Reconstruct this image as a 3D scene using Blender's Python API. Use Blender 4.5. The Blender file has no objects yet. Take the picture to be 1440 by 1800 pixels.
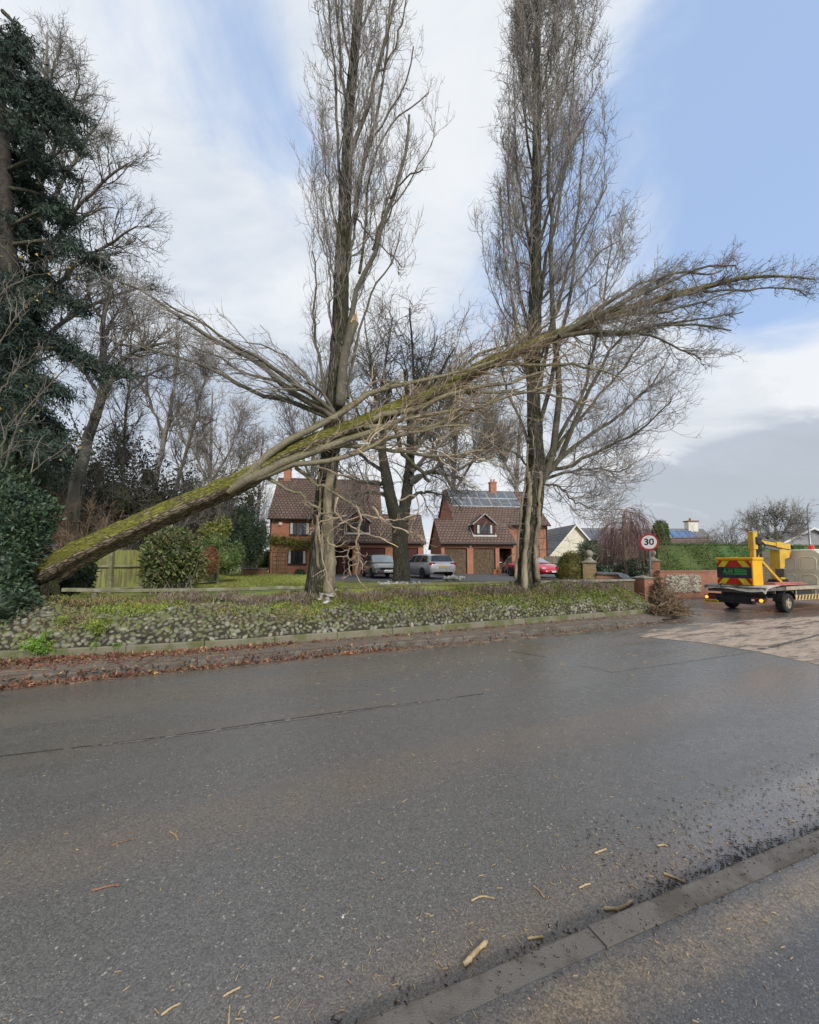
import bpy, math, random
import numpy as np
from mathutils import Vector, Matrix

SC = bpy.context.scene
COL = SC.collection
R = math.radians

# ---------------------------------------------------------------- camera
F, CY, HOR, H = 700.0, 940.0, 987.0, 1.85
TH = math.atan((HOR - CY) / F)
cd = bpy.data.cameras.new('camera')
cam = bpy.data.objects.new('camera', cd)
COL.objects.link(cam)
cam.location = (0, 0, H)
cam.rotation_euler = (math.pi / 2 + TH, 0, 0)
cd.sensor_fit = 'HORIZONTAL'
cd.sensor_width = 36.0
cd.lens = 36.0 * F / 1440.0
cd.shift_y = (CY - 900.0) / 1440.0
cd.clip_start = 0.05
cd.clip_end = 4000
SC.camera = cam


def ray(px, py):
    a, b = (px - 720.0) / F, -(py - CY) / F
    return np.array([a, math.cos(TH) - b * math.sin(TH), math.sin(TH) + b * math.cos(TH)])


def G(px, py, z=0.0):
    """the point of the horizontal plane z seen at a photo pixel"""
    d = ray(px, py)
    return np.array([0, 0, H]) + d * ((z - H) / d[2])


def Q(px, py, Y):
    """the point at distance Y (along the view) seen at a photo pixel"""
    d = ray(px, py)
    return np.array([0, 0, H]) + d * (Y / d[1])


# ---------------------------------------------------------------- exposure, sky, sun
SC.view_settings.view_transform = 'Standard'
SC.view_settings.look = 'None'
SC.view_settings.exposure = 1.0
SC.view_settings.gamma = 1.0
SUN_EL, SUN_AZ = R(32), R(152)          # azimuth clockwise from +Y
wd = bpy.data.worlds.new('World')
SC.world = wd
wd.use_nodes = True


class NT:
    """tiny node-tree helper"""
    def __init__(self, tree):
        self.t = tree

    def n(self, typ, **kw):
        o = self.t.nodes.new('ShaderNode' + typ)
        for k, v in kw.items():
            if k.startswith('i_'):
                continue
            setattr(o, k, v)
        return o

    def l(self, a, b):
        self.t.links.new(a, b)

    def math(self, op, a, b=None, c=None, clamp=False):
        o = self.n('Math', operation=op, use_clamp=clamp)
        for i, v in enumerate((a, b, c)):
            if v is None:
                continue
            if isinstance(v, (int, float)):
                o.inputs[i].default_value = v
            else:
                self.l(v, o.inputs[i])
        return o.outputs[0]

    def ramp(self, fac, lo, hi, a=0.0, b=1.0, smooth=True):
        o = self.n('MapRange', interpolation_type='SMOOTHSTEP' if smooth else 'LINEAR')
        self.l(fac, o.inputs[0])
        for i, v in zip((1, 2, 3, 4), (lo, hi, a, b)):
            if isinstance(v, (int, float)):
                o.inputs[i].default_value = v
            else:
                self.l(v, o.inputs[i])
        return o.outputs[0]

    def mix(self, fac, a, b, blend='MIX'):
        o = self.n('Mix', data_type='RGBA', blend_type=blend)
        for idx, v in ((0, fac), (6, a), (7, b)):
            if isinstance(v, (int, float)):
                o.inputs[idx].default_value = v
            elif isinstance(v, tuple):
                o.inputs[idx].default_value = (*v[:3], 1)
            else:
                self.l(v, o.inputs[idx])
        return o.outputs[2]

    def noise(self, vec, scale, detail=4, rough=0.55, dist=0.0, out=0):
        o = self.n('TexNoise')
        self.l(vec, o.inputs['Vector'])
        o.inputs['Scale'].default_value = scale
        o.inputs['Detail'].default_value = detail
        o.inputs['Roughness'].default_value = rough
        o.inputs['Distortion'].default_value = dist
        return o.outputs[out]

    def voro(self, vec, scale, feature='F1', out=0, rnd=1.0):
        o = self.n('TexVoronoi', feature=feature)
        self.l(vec, o.inputs['Vector'])
        o.inputs['Scale'].default_value = scale
        o.inputs['Randomness'].default_value = rnd
        return o.outputs[out]

    def mapping(self, vec, scale=(1, 1, 1), rot=(0, 0, 0), loc=(0, 0, 0)):
        o = self.n('Mapping')
        self.l(vec, o.inputs[0])
        o.inputs['Location'].default_value = loc
        o.inputs['Rotation'].default_value = rot
        o.inputs['Scale'].default_value = scale
        return o.outputs[0]


def sky_world():
    t = NT(wd.node_tree)
    wd.node_tree.nodes.clear()
    tc = t.n('TexCoord')
    d = tc.outputs['Generated']
    sep = t.n('SeparateXYZ')
    t.l(d, sep.inputs[0])
    X, Y, Z = sep.outputs
    zc = t.math('ADD', t.math('MAXIMUM', Z, 0.0), 0.34)
    cmb = t.n('CombineXYZ')
    t.l(t.math('DIVIDE', X, zc), cmb.inputs[0])
    t.l(t.math('DIVIDE', Y, zc), cmb.inputs[1])
    P = cmb.outputs[0]
    sky = t.n('TexSky', sky_type='NISHITA')
    sky.sun_disc = False
    sky.sun_elevation = SUN_EL
    sky.sun_rotation = SUN_AZ
    sky.air_density = 1.0
    sky.dust_density = 0.6
    sky.ozone_density = 1.6

    def toward(px, py, lo, hi):
        r = ray(px, py)
        r = r / np.linalg.norm(r)
        o = t.n('VectorMath', operation='DOT_PRODUCT')
        t.l(d, o.inputs[0])
        o.inputs[1].default_value = tuple(r)
        return t.ramp(o.outputs['Value'], lo, hi)
    # cloud cover, thinner toward the upper right and one gap upper left
    n1 = t.noise(t.mapping(P, scale=(1.0, 0.8, 1), rot=(0, 0, R(25)), loc=(3.1, 1.7, 0)), 1.15, 6, 0.5, 0.35)
    n1b = t.noise(t.mapping(P, scale=(1.0, 1.0, 1), loc=(1.3, 5.2, 0)), 2.3, 7, 0.58, 0.5)
    cov = t.math('ADD', t.math('MULTIPLY', t.math('SUBTRACT', n1, 0.5), 1.5), t.math('MULTIPLY', t.math('SUBTRACT', n1b, 0.5), 1.15))
    cov = t.math('ADD', cov, 0.74)
    cov = t.math('SUBTRACT', cov, t.math('MULTIPLY', toward(1330, 110, 0.87, 1.0), 0.28))
    cov = t.math('SUBTRACT', cov, t.math('MULTIPLY', toward(1430, 420, 0.975, 1.0), 0.30))
    cov = t.math('SUBTRACT', cov, t.math('MULTIPLY', toward(330, 100, 0.93, 1.0), 0.06))
    cov = t.math('SUBTRACT', cov, t.math('MULTIPLY', toward(370, 150, 0.975, 1.0), 0.14))
    cov = t.math('ADD', cov, t.ramp(Z, 0.62, 0.12, 0.0, 0.42))
    dens = t.ramp(cov, 0.36, 0.74)
    # cloud brightness: white sheets, greyer low on the right
    n2 = t.noise(t.mapping(P, scale=(0.55, 1.3, 1), rot=(0, 0, R(-20)), loc=(7.3, 0.4, 0)), 1.3, 5, 0.5, 0.3)
    n4 = t.noise(t.mapping(P, scale=(0.7, 1.2, 1), loc=(2.2, 8.1, 0)), 3.4, 7, 0.6, 0.4)
    Zn = t.math('ADD', Z, t.math('MULTIPLY', t.math('SUBTRACT', n4, 0.5), 0.26))
    low = t.math('MULTIPLY', toward(1500, 850, 0.80, 0.99), t.ramp(Zn, 0.38, 0.14))
    g = t.math('ADD', t.ramp(t.math('ADD', t.math('MULTIPLY', n2, 0.6), t.math('MULTIPLY', n4, 0.4)), 0.40, 0.60), t.math('MULTIPLY', low, -0.85))
    # a bright streak between the grey banks on the right
    n3 = t.noise(t.mapping(P, scale=(1, 1, 1)), 2.2, 4, 0.5)
    zz = t.math('ADD', Z, t.math('MULTIPLY', t.math('SUBTRACT', n3, 0.5), 0.16))
    zz = t.math('SUBTRACT', zz, t.math('MULTIPLY', t.math('SUBTRACT', X, 0.6), 0.30))
    streak = t.math('MULTIPLY', t.math('MULTIPLY', t.ramp(zz, 0.15, 0.27), t.ramp(zz, 0.40, 0.28)), toward(1380, 690, 0.90, 0.985))
    g = t.math('ADD', g, t.math('MULTIPLY', streak, 1.1), clamp=True)
    cc = t.mix(g, (0.295, 0.335, 0.395), (0.435, 0.452, 0.472))
    cc = t.mix(dens, (0.235, 0.315, 0.465), cc)
    cc = t.mix(t.ramp(Z, 0.02, 0.34, 0.45, 0.0), cc, (0.445, 0.45, 0.455))
    cc = t.mix(t.math('MULTIPLY', low, 0.72), cc, t.mix(g, (0.215, 0.238, 0.265), (0.47, 0.475, 0.48)))
    bl = t.mix(1.0, sky.outputs[0], (0.95, 0.98, 1.0), 'MULTIPLY')
    b1 = t.n('Background')
    t.l(bl, b1.inputs[0])
    b1.inputs[1].default_value = 0.11
    b2 = t.n('Background')
    t.l(cc, b2.inputs[0])
    b2.inputs[1].default_value = 1.0
    mx = t.n('MixShader')
    t.l(t.ramp(dens, 0.0, 1.0, 0.72, 1.0, smooth=False), mx.inputs[0])
    t.l(b1.outputs[0], mx.inputs[1])
    t.l(b2.outputs[0], mx.inputs[2])
    out = t.n('OutputWorld')
    t.l(mx.outputs[0], out.inputs[0])


sky_world()
sl = bpy.data.lights.new('sun', 'SUN')
sl.energy = 1.5
sl.angle = R(11)
sl.color = (1.0, 0.95, 0.88)
sun = bpy.data.objects.new('sun', sl)
COL.objects.link(sun)
sd = Vector((math.sin(SUN_AZ) * math.cos(SUN_EL), math.cos(SUN_AZ) * math.cos(SUN_EL), math.sin(SUN_EL)))
sun.rotation_euler = sd.to_track_quat('Z', 'Y').to_euler()
sun.location = (0, 0, 30)

# ---------------------------------------------------------------- materials
MATS = {}


def mat(name, base, var=None, scale=4.0, lo=0.4, hi=0.6, rough=0.8, bump=0.0, bscale=None, spec=0.3, metal=0.0,
        island=0.0, stretch=(1, 1, 1), hue=0.0, moss=None, mossamt=0.5, emit=0.0, coat=0.0, detail=5, trans=0.0, dirt=None):
    if name in MATS:
        return MATS[name]
    m = bpy.data.materials.new(name)
    m.use_nodes = True
    t = NT(m.node_tree)
    b = m.node_tree.nodes['Principled BSDF']
    tc = t.n('TexCoord')
    v = t.mapping(tc.outputs['Object'], scale=stretch)
    if var is None:
        var = tuple(c * 0.75 for c in base)
    nz = t.noise(v, scale, detail, 0.6)
    c = t.mix(t.ramp(nz, lo, hi), base, var)
    if dirt is not None:
        c = t.mix(t.ramp(t.noise(v, scale * 0.23, 4, 0.6), 0.5, 0.72, 0, 0.8), c, dirt)
    geo = t.n('NewGeometry')
    if island:
        c = t.mix(1.0, c, t.math('ADD', t.math('MULTIPLY', geo.outputs['Random Per Island'], 2 * island), 1 - island), 'MULTIPLY')
    if hue:
        hs = t.n('HueSaturation')
        t.l(t.math('ADD', t.math('MULTIPLY', t.math('FRACT', t.math('MULTIPLY', geo.outputs['Random Per Island'], 7.31)), 2 * hue), 0.5 - hue), hs.inputs['Hue'])
        t.l(c, hs.inputs['Color'])
        c = hs.outputs[0]
    if moss is not None:
        sp = t.n('SeparateXYZ')
        t.l(geo.outputs['Normal'], sp.inputs[0])
        mn = t.noise(tc.outputs['Object'], 2.3, 5, 0.65)
        fac = t.ramp(t.math('ADD', t.math('MULTIPLY', sp.outputs[2], 0.35), mn), 1.0 - mossamt, 1.25 - mossamt)
        c = t.mix(fac, c, moss)
    t.l(c, b.inputs['Base Color'])
    b.inputs['Roughness'].default_value = rough
    b.inputs['Metallic'].default_value = metal
    b.inputs['Specular IOR Level'].default_value = spec
    if coat:
        b.inputs['Coat Weight'].default_value = coat
        b.inputs['Coat Roughness'].default_value = 0.08
    if emit:
        t.l(c, b.inputs['Emission Color'])
        b.inputs['Emission Strength'].default_value = emit
    if bump:
        bp = t.n('Bump')
        bp.inputs['Strength'].default_value = bump
        bp.inputs['Distance'].default_value = 0.05
        t.l(t.noise(v, bscale or scale * 3, 6, 0.65), bp.inputs['Height'])
        t.l(bp.outputs[0], b.inputs['Normal'])
    MATS[name] = m
    return m


def bark_mat(name, base, dark, moss, mossamt=0.45, scale=1.0, axis=(1, 1, 0.14), rough=0.9, bump=0.9, turn=None):
    """ridged bark: stretched noise ridges, cracks, moss where it faces up or in patches"""
    m = bpy.data.materials.new(name)
    m.use_nodes = True
    t = NT(m.node_tree)
    b = m.node_tree.nodes['Principled BSDF']
    tc = t.n('TexCoord')
    o = tc.outputs['Object']
    v = t.mapping(t.mapping(o, rot=turn) if turn else o, scale=axis)
    wob = t.noise(v, 5 * scale, 4, 0.6, out=1)
    vm = t.n('VectorMath', operation='MULTIPLY_ADD')
    t.l(wob, vm.inputs[0])
    vm.inputs[1].default_value = (0.22, 0.22, 0.22)
    t.l(v, vm.inputs[2])
    ridge = t.voro(vm.outputs[0], 19 * scale, 'DISTANCE_TO_EDGE')
    fine = t.noise(v, 30 * scale, 5, 0.7)
    big = t.noise(o, 1.3 * scale, 4, 0.6)
    crack = t.ramp(t.math('ADD', ridge, t.math('MULTIPLY', t.math('SUBTRACT', fine, 0.5), 0.22)), -0.04, 0.20)
    c = t.mix(crack, dark, t.mix(t.ramp(fine, 0.35, 0.65), base, tuple(x * 0.62 for x in base)))
    c = t.mix(t.ramp(big, 0.35, 0.7, 0.0, 0.5), c, dark)
    geo = t.n('NewGeometry')
    sp = t.n('SeparateXYZ')
    t.l(geo.outputs['Normal'], sp.inputs[0])
    mn = t.noise(o, 2.2, 6, 0.7)
    mf = t.ramp(t.math('ADD', t.math('MULTIPLY', sp.outputs[2], 0.38), mn), 1.0 - mossamt, 1.22 - mossamt)
    mc = t.mix(t.noise(o, 18, 5, 0.7), moss, tuple(x * 0.5 for x in moss))
    c = t.mix(t.math('MULTIPLY', mf, t.ramp(ridge, 0.0, 0.08, 0.45, 1.0)), c, mc)
    t.l(c, b.inputs['Base Color'])
    b.inputs['Roughness'].default_value = rough
    b.inputs['Specular IOR Level'].default_value = 0.25
    bp = t.n('Bump')
    bp.inputs['Strength'].default_value = bump
    bp.inputs['Distance'].default_value = 0.06
    t.l(t.math('ADD', t.math('MULTIPLY', crack, 0.8), t.math('MULTIPLY', fine, 0.5)), bp.inputs['Height'])
    t.l(bp.outputs[0], b.inputs['Normal'])
    return m


def brick_mat(name, c1, c2, mortar, bw=0.225, bh=0.075, ms=0.008, rough=0.85, var=0.4, plane='xz', roof=False):
    m = bpy.data.materials.new(name)
    m.use_nodes = True
    t = NT(m.node_tree)
    b = m.node_tree.nodes['Principled BSDF']
    tc = t.n('TexCoord')
    sp = t.n('SeparateXYZ')
    t.l(tc.outputs['Object'], sp.inputs[0])
    cb = t.n('CombineXYZ')
    if roof:
        t.l(sp.outputs[0], cb.inputs[0])
        t.l(t.math('MULTIPLY', sp.outputs[2], 1.4), cb.inputs[1])
    else:
        t.l(t.math('ADD', sp.outputs[0], sp.outputs[1]), cb.inputs[0])
        t.l(sp.outputs[2], cb.inputs[1])
    br = t.n('TexBrick')
    t.l(cb.outputs[0], br.inputs['Vector'])
    br.inputs['Color1'].default_value = (*c1, 1)
    br.inputs['Color2'].default_value = (*c2, 1)
    br.inputs['Mortar'].default_value = (*mortar, 1)
    br.inputs['Scale'].default_value = 1.0
    br.inputs['Brick Width'].default_value = bw
    br.inputs['Row Height'].default_value = bh
    br.inputs['Mortar Size'].default_value = ms
    br.inputs['Bias'].default_value = -0.2
    nz = t.noise(tc.outputs['Object'], 1.2, 5, 0.65)
    c = t.mix(t.ramp(nz, 0.35, 0.7, 0, var), br.outputs['Color'], tuple(x * 0.6 for x in c1))
    fine = t.noise(tc.outputs['Object'], 14, 4, 0.7)
    c = t.mix(t.ramp(fine, 0.55, 0.75, 0, 0.35), c, tuple(min(1, x * 1.5 + 0.03) for x in c2))
    t.l(c, b.inputs['Base Color'])
    b.inputs['Roughness'].default_value = rough
    b.inputs['Specular IOR Level'].default_value = 0.25
    bp = t.n('Bump')
    bp.inputs['Strength'].default_value = 0.6
    bp.inputs['Distance'].default_value = 0.03
    t.l(t.math('MULTIPLY', br.outputs['Fac'], -1.0), bp.inputs['Height'])
    t.l(bp.outputs[0], b.inputs['Normal'])
    return m


# ---------------------------------------------------------------- mesh building
FRAME = {}


class Geo:
    def __init__(self):
        self.v, self.f, self.nv = [], [], 0

    def add(self, verts, faces):
        verts = np.asarray(verts, dtype=np.float64).reshape(-1, 3)
        for a in (faces if isinstance(faces, list) and len(faces) and isinstance(faces[0], np.ndarray) else [faces]):
            a = np.asarray(a, dtype=np.int64)
            if a.size:
                self.f.append(a + self.nv)
        self.v.append(verts)
        self.nv += len(verts)
        return self

    def poly(self, pts):
        pts = np.asarray(pts, dtype=float)
        return self.add(pts, np.arange(len(pts))[None, :])

    def box(self, x0, x1, y0, y1, z0, z1, bev=0.0):
        if bev:
            return self.bbox(x0, x1, y0, y1, z0, z1, bev)
        v = [(x, y, z) for z in (z0, z1) for y in (y0, y1) for x in (x0, x1)]
        return self.add(v, np.array([[0, 2, 3, 1], [4, 5, 7, 6], [0, 1, 5, 4], [2, 6, 7, 3], [0, 4, 6, 2], [1, 3, 7, 5]]))

    def bbox(self, x0, x1, y0, y1, z0, z1, b):
        """box with chamfered edges (convex: three nested slabs of corners)"""
        cx, cy, cz = (x0 + x1) / 2, (y0 + y1) / 2, (z0 + z1) / 2
        hx, hy, hz = (x1 - x0) / 2, (y1 - y0) / 2, (z1 - z0) / 2
        b = min(b, hx * 0.9, hy * 0.9, hz * 0.9)
        ring = lambda ax, ay, c: [(-ax + c, -ay), (ax - c, -ay), (ax, -ay + c), (ax, ay - c), (ax - c, ay), (-ax + c, ay), (-ax, ay - c), (-ax, -ay + c)]
        V = []
        for z, ins in ((-hz, b), (-hz + b, 0), (hz - b, 0), (hz, b)):
            V += [(cx + x, cy + y, cz + z) for x, y in ring(hx - ins, hy - ins, b if not ins else b * 0.6)]
        Fq = []
        for k in range(3):
            for i in range(8):
                j = (i + 1) % 8
                Fq.append([k * 8 + i, k * 8 + j, k * 8 + 8 + j, k * 8 + 8 + i])
        return self.add(V, [np.array(Fq), np.array([list(range(7, -1, -1)), list(range(24, 32))])])

    def prism(self, outline, a, b, axis=1):
        """outline: 2-D points (the two other axes in order), extruded from a to b along axis"""
        n = len(outline)
        V = []
        for w in (a, b):
            for p in outline:
                q = [p[0], p[1]]
                q.insert(axis, w)
                V.append(q)
        side = np.array([[i, (i + 1) % n, n + (i + 1) % n, n + i] for i in range(n)])
        return self.add(V, [side, np.array([list(range(n - 1, -1, -1)), list(range(n, 2 * n))])])

    def tube(self, pts, rad, sides=8, caps=True):
        pts = np.asarray(pts, float)
        rad = np.broadcast_to(np.asarray(rad, float), (len(pts),))
        v, f = tubes(pts[None], rad[None], sides)
        self.add(v, f)
        if caps:
            n = len(pts)
            base = self.nv - n * sides
            self.f.append(np.array([[base + i for i in range(sides)][::-1], [base + (n - 1) * sides + i for i in range(sides)]]))
        return self

    def lathe(self, prof, center=(0, 0, 0), seg=16, axis=2, caps=True):
        """profile of (radius, height) round an axis"""
        V = []
        for r, h in prof:
            for k in range(seg):
                a = 2 * math.pi * k / seg
                p = [r * math.cos(a), r * math.sin(a)]
                p.insert(axis, h)
                V.append([p[i] + center[i] for i in range(3)])
        n = len(prof)
        Fq = [[i * seg + k, i * seg + (k + 1) % seg, (i + 1) * seg + (k + 1) % seg, (i + 1) * seg + k] for i in range(n - 1) for k in range(seg)]
        ends = [list(range(seg))[::-1], list(range((n - 1) * seg, n * seg))]
        return self.add(V, [np.array(Fq), np.array(ends)] if caps else np.array(Fq))

    def build(self, name, material, parent=None, smooth=False, local=False, frame=None):
        V = np.concatenate(self.v) if self.v else np.zeros((0, 3))
        if not local and parent is not None:
            M = np.array(FRAME[parent.name].inverted())
            V = V @ M[:3, :3].T + M[:3, 3]
        me = bpy.data.meshes.new(name)
        me.vertices.add(len(V))
        me.vertices.foreach_set('co', V.ravel())
        cnt = np.concatenate([np.full(len(a), a.shape[1], dtype=np.int32) for a in self.f])
        idx = np.concatenate([a.ravel() for a in self.f]).astype(np.int32)
        me.loops.add(len(idx))
        me.loops.foreach_set('vertex_index', idx)
        me.polygons.add(len(cnt))
        st = np.zeros(len(cnt), dtype=np.int32)
        st[1:] = np.cumsum(cnt)[:-1]
        me.polygons.foreach_set('loop_start', st)
        me.polygons.foreach_set('loop_total', cnt)
        me.polygons.foreach_set('use_smooth', np.full(len(cnt), bool(smooth)))
        me.update(calc_edges=True)
        if material is not None:
            me.materials.append(material)
        o = bpy.data.objects.new(name, me)
        COL.objects.link(o)
        if parent is not None:
            o.parent = parent
            FRAME[o.name] = FRAME[parent.name]
        else:
            FRAME[o.name] = Matrix.Identity(4)
        return o


def thing(name, label, cat, loc=(0, 0, 0), rz=0.0, group=None):
    o = bpy.data.objects.new(name, None)
    o.empty_display_size = 0.3
    COL.objects.link(o)
    o.location = tuple(float(x) for x in loc)
    o.rotation_euler = (0, 0, rz)
    FRAME[o.name] = Matrix.Translation(Vector([float(x) for x in loc])) @ Matrix.Rotation(rz, 4, 'Z')
    o['label'] = label
    o['category'] = cat
    if group:
        o['group'] = group
    return o


def tag(o, label=None, cat=None, group=None, kind=None):
    for k, v in (('label', label), ('category', cat), ('group', group), ('kind', kind)):
        if v:
            o[k] = v
    return o


# ---------------------------------------------------------------- vectorised branches
def tubes(P, Rd, sides):
    """(B,n,3) centre lines and (B,n) radii -> vertices and quads of B open tubes"""
    B, n, _ = P.shape
    T = np.empty_like(P)
    T[:, 1:-1] = P[:, 2:] - P[:, :-2]
    T[:, 0] = P[:, 1] - P[:, 0]
    T[:, -1] = P[:, -1] - P[:, -2]
    T /= np.linalg.norm(T, axis=2, keepdims=True) + 1e-9
    mean = T.mean(axis=1)
    ref = np.where(np.abs(mean[:, 2:3]) > 0.75, np.array([[1.0, 0.13, 0.0]]), np.array([[0.07, 0.05, 1.0]]))[:, None, :]
    A = np.cross(T, np.broadcast_to(ref, T.shape))
    A /= np.linalg.norm(A, axis=2, keepdims=True) + 1e-9
    Bn = np.cross(T, A)
    ang = np.arange(sides) * 2 * math.pi / sides
    V = P[:, :, None, :] + Rd[:, :, None, None] * (A[:, :, None, :] * np.cos(ang)[None, None, :, None] + Bn[:, :, None, :] * np.sin(ang)[None, None, :, None])
    b = np.arange(B)[:, None, None] * (n * sides)
    i = np.arange(n - 1)[None, :, None] * sides
    k = np.arange(sides)[None, None, :]
    k2 = (k + 1) % sides
    Fq = np.stack([b + i + k, b + i + k2, b + i + sides + k2, b + i + sides + k], axis=-1).reshape(-1, 4)
    return V.reshape(-1, 3), Fq


def spline(pts, n):
    """Catmull-Rom through pts, resampled to n points evenly by length"""
    pts = np.asarray(pts, float)
    if len(pts) == 2:
        s = np.linspace(0, 1, n)[:, None]
        return pts[0] * (1 - s) + pts[1] * s
    p = np.vstack([2 * pts[0] - pts[1], pts, 2 * pts[-1] - pts[-2]])
    out = []
    for i in range(1, len(p) - 2):
        u = np.linspace(0, 1, 12, endpoint=False)[:, None]
        a, b, c, d = p[i - 1], p[i], p[i + 1], p[i + 2]
        out.append(0.5 * ((2 * b) + (-a + c) * u + (2 * a - 5 * b + 4 * c - d) * u ** 2 + (-a + 3 * b - 3 * c + d) * u ** 3))
    out.append(pts[-1][None])
    q = np.vstack(out)
    s = np.r_[0, np.cumsum(np.linalg.norm(np.diff(q[:, :3], axis=0), axis=1))]
    u = np.linspace(0, s[-1], n)
    return np.stack([np.interp(u, s, q[:, k]) for k in range(q.shape[1])], axis=1)


def unit(a):
    return a / (np.linalg.norm(a, axis=-1, keepdims=True) + 1e-9)


def grow(start, dirs, length, r0, r1, n, rng, wig=0.25, trop=(0, 0, 0.1), late=None):
    """B branches of n segments: wiggle plus a pull along trop (late: extra pull that grows toward the tip)"""
    B = len(start)
    P = np.empty((B, n + 1, 3))
    P[:, 0] = start
    d = unit(np.asarray(dirs, float))
    trop = np.asarray(trop, float)
    step = (np.asarray(length) / n)[:, None]
    for i in range(n):
        d = d + rng.normal(0, wig, (B, 3)) + trop
        if late is not None:
            d = d + np.asarray(late) * (i / n)
        d = unit(d)
        P[:, i + 1] = P[:, i] + d * step
    s = np.linspace(0, 1, n + 1)[None, :]
    Rd = np.asarray(r0)[:, None] * (1 - s) + np.asarray(r1)[:, None] * s
    return P, Rd


def sprout(P, Rd, per, rng, t0=0.15, t1=0.98, a0=25, a1=55, bias=None, biasw=0.0):
    """per children on each of B parents: start points, directions, the parent's radius there, position 0..1"""
    B, n, _ = P.shape
    N = B * per
    par = np.repeat(np.arange(B), per)
    t = rng.uniform(t0, t1, N)
    x = t * (n - 1)
    i = np.minimum(x.astype(int), n - 2)
    f = (x - i)[:, None]
    a, b = P[par, i], P[par, i + 1]
    st = a * (1 - f) + b * f
    tg = unit(b - a)
    rr = Rd[par, i] * (1 - f[:, 0]) + Rd[par, i + 1] * f[:, 0]
    rnd = rng.normal(0, 1, (N, 3))
    if bias is not None:
        rnd = rnd + np.asarray(bias) * biasw
    side = unit(rnd - tg * (rnd * tg).sum(1, keepdims=True))
    ang = np.radians(rng.uniform(a0, a1, N))[:, None]
    return st, tg * np.cos(ang) + side * np.sin(ang), rr, t


def trunk_mesh(g, pts, sides=22, rng=None, flute=0.10, lobes=5, flare=0.0, cap=True, rough=0.04):
    """one fluted, lumpy trunk through (x,y,z,r) points"""
    q = spline(pts, max(14, int(len(pts) * 7)))
    P, r = q[:, :3], q[:, 3]
    n = len(P)
    T = np.gradient(P, axis=0)
    T = unit(T)
    ref = np.array([0.1, -1.0, 0.05])
    A = unit(np.cross(T, ref))
    Bn = np.cross(T, A)
    ang = np.arange(sides) * 2 * math.pi / sides
    s = np.linspace(0, 1, n)[:, None]
    ph = rng.uniform(0, 6.28, 4)
    lump = 1 + flute * (1 - 0.6 * s) * np.cos(lobes * ang[None] + ph[0] + 1.5 * s) + flute * 0.6 * np.cos(3 * ang[None] + ph[1] - 2 * s)
    lump = lump + rng.normal(0, rough, (n, sides))
    if flare:
        lump = lump + flare * np.exp(-s * n / 2.2) * (0.6 + 0.4 * np.cos(lobes * ang[None] + ph[2]))
    V = P[:, None] + (r[:, None] * lump)[:, :, None] * (A[:, None] * np.cos(ang)[None, :, None] + Bn[:, None] * np.sin(ang)[None, :, None])
    k = np.arange(sides)
    Fq = np.concatenate([np.stack([i * sides + k, i * sides + (k + 1) % sides, (i + 1) * sides + (k + 1) % sides, (i + 1) * sides + k], 1) for i in range(n - 1)])
    fs = [Fq]
    if cap:
        fs.append(np.array([list(range(sides))[::-1], list(range((n - 1) * sides, n * sides))]))
    g.add(V.reshape(-1, 3), fs)
    return P, r


def leaf_quads(C, size, rng, aspect=0.5, up=0.0, dirs=None, spread=1.0, fold=0.0):
    """diamond leaves at points C"""
    N = len(C)
    d = rng.normal(0, spread, (N, 3))
    if dirs is not None:
        d = d + dirs
    d = unit(d)
    w = rng.normal(0, 1, (N, 3))
    if up:
        w = np.cross(d, np.array([0, 0, 1.0]) * up + w * 0.6)
    w = unit(w - d * (w * d).sum(1, keepdims=True))
    nn = np.cross(d, w)
    L = (size * rng.uniform(0.6, 1.3, N))[:, None]
    m = C + d * L * 0.5 + nn * L * fold
    V = np.stack([C, m + w * L * aspect * 0.5, C + d * L, m - w * L * aspect * 0.5], 1).reshape(-1, 3)
    Fq = (np.arange(N)[:, None] * 4 + np.arange(4)[None]).reshape(-1, 4)
    return V, Fq


def in_blobs(blobs, n, rng, shell=0.75):
    """points spread through the outer part of ellipsoids (cx,cy,cz,rx,ry,rz), with outward directions"""
    w = np.array([b[3] * b[5] + b[4] * b[5] for b in blobs])
    k = rng.choice(len(blobs), n, p=w / w.sum())
    b = np.array(blobs, float)[k]
    d = unit(rng.normal(0, 1, (n, 3)))
    r = (shell + (1.0 - shell) * rng.uniform(0, 1, (n, 1)) ** 0.6) * rng.uniform(0.9, 1.08, (n, 1))
    return b[:, :3] + d * r * b[:, 3:], d


def blob_core(g, blobs, rng, k=0.8, seg=14, rings=9):
    for (cx, cy, cz, rx, ry, rz) in blobs:
        u = np.linspace(0, math.pi, rings)[:, None]
        a = (np.arange(seg) * 2 * math.pi / seg)[None]
        nz = 1 + rng.normal(0, 0.07, (rings, seg))
        V = np.stack([cx + k * rx * nz * np.sin(u) * np.cos(a), cy + k * ry * nz * np.sin(u) * np.sin(a), cz + k * rz * nz * np.cos(u) * np.ones_like(a)], -1).reshape(-1, 3)
        kk = np.arange(seg)
        Fq = np.concatenate([np.stack([i * seg + kk, (i + 1) * seg + kk, (i + 1) * seg + (kk + 1) % seg, i * seg + (kk + 1) % seg], 1) for i in range(rings - 1)])
        g.add(V, Fq)


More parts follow.
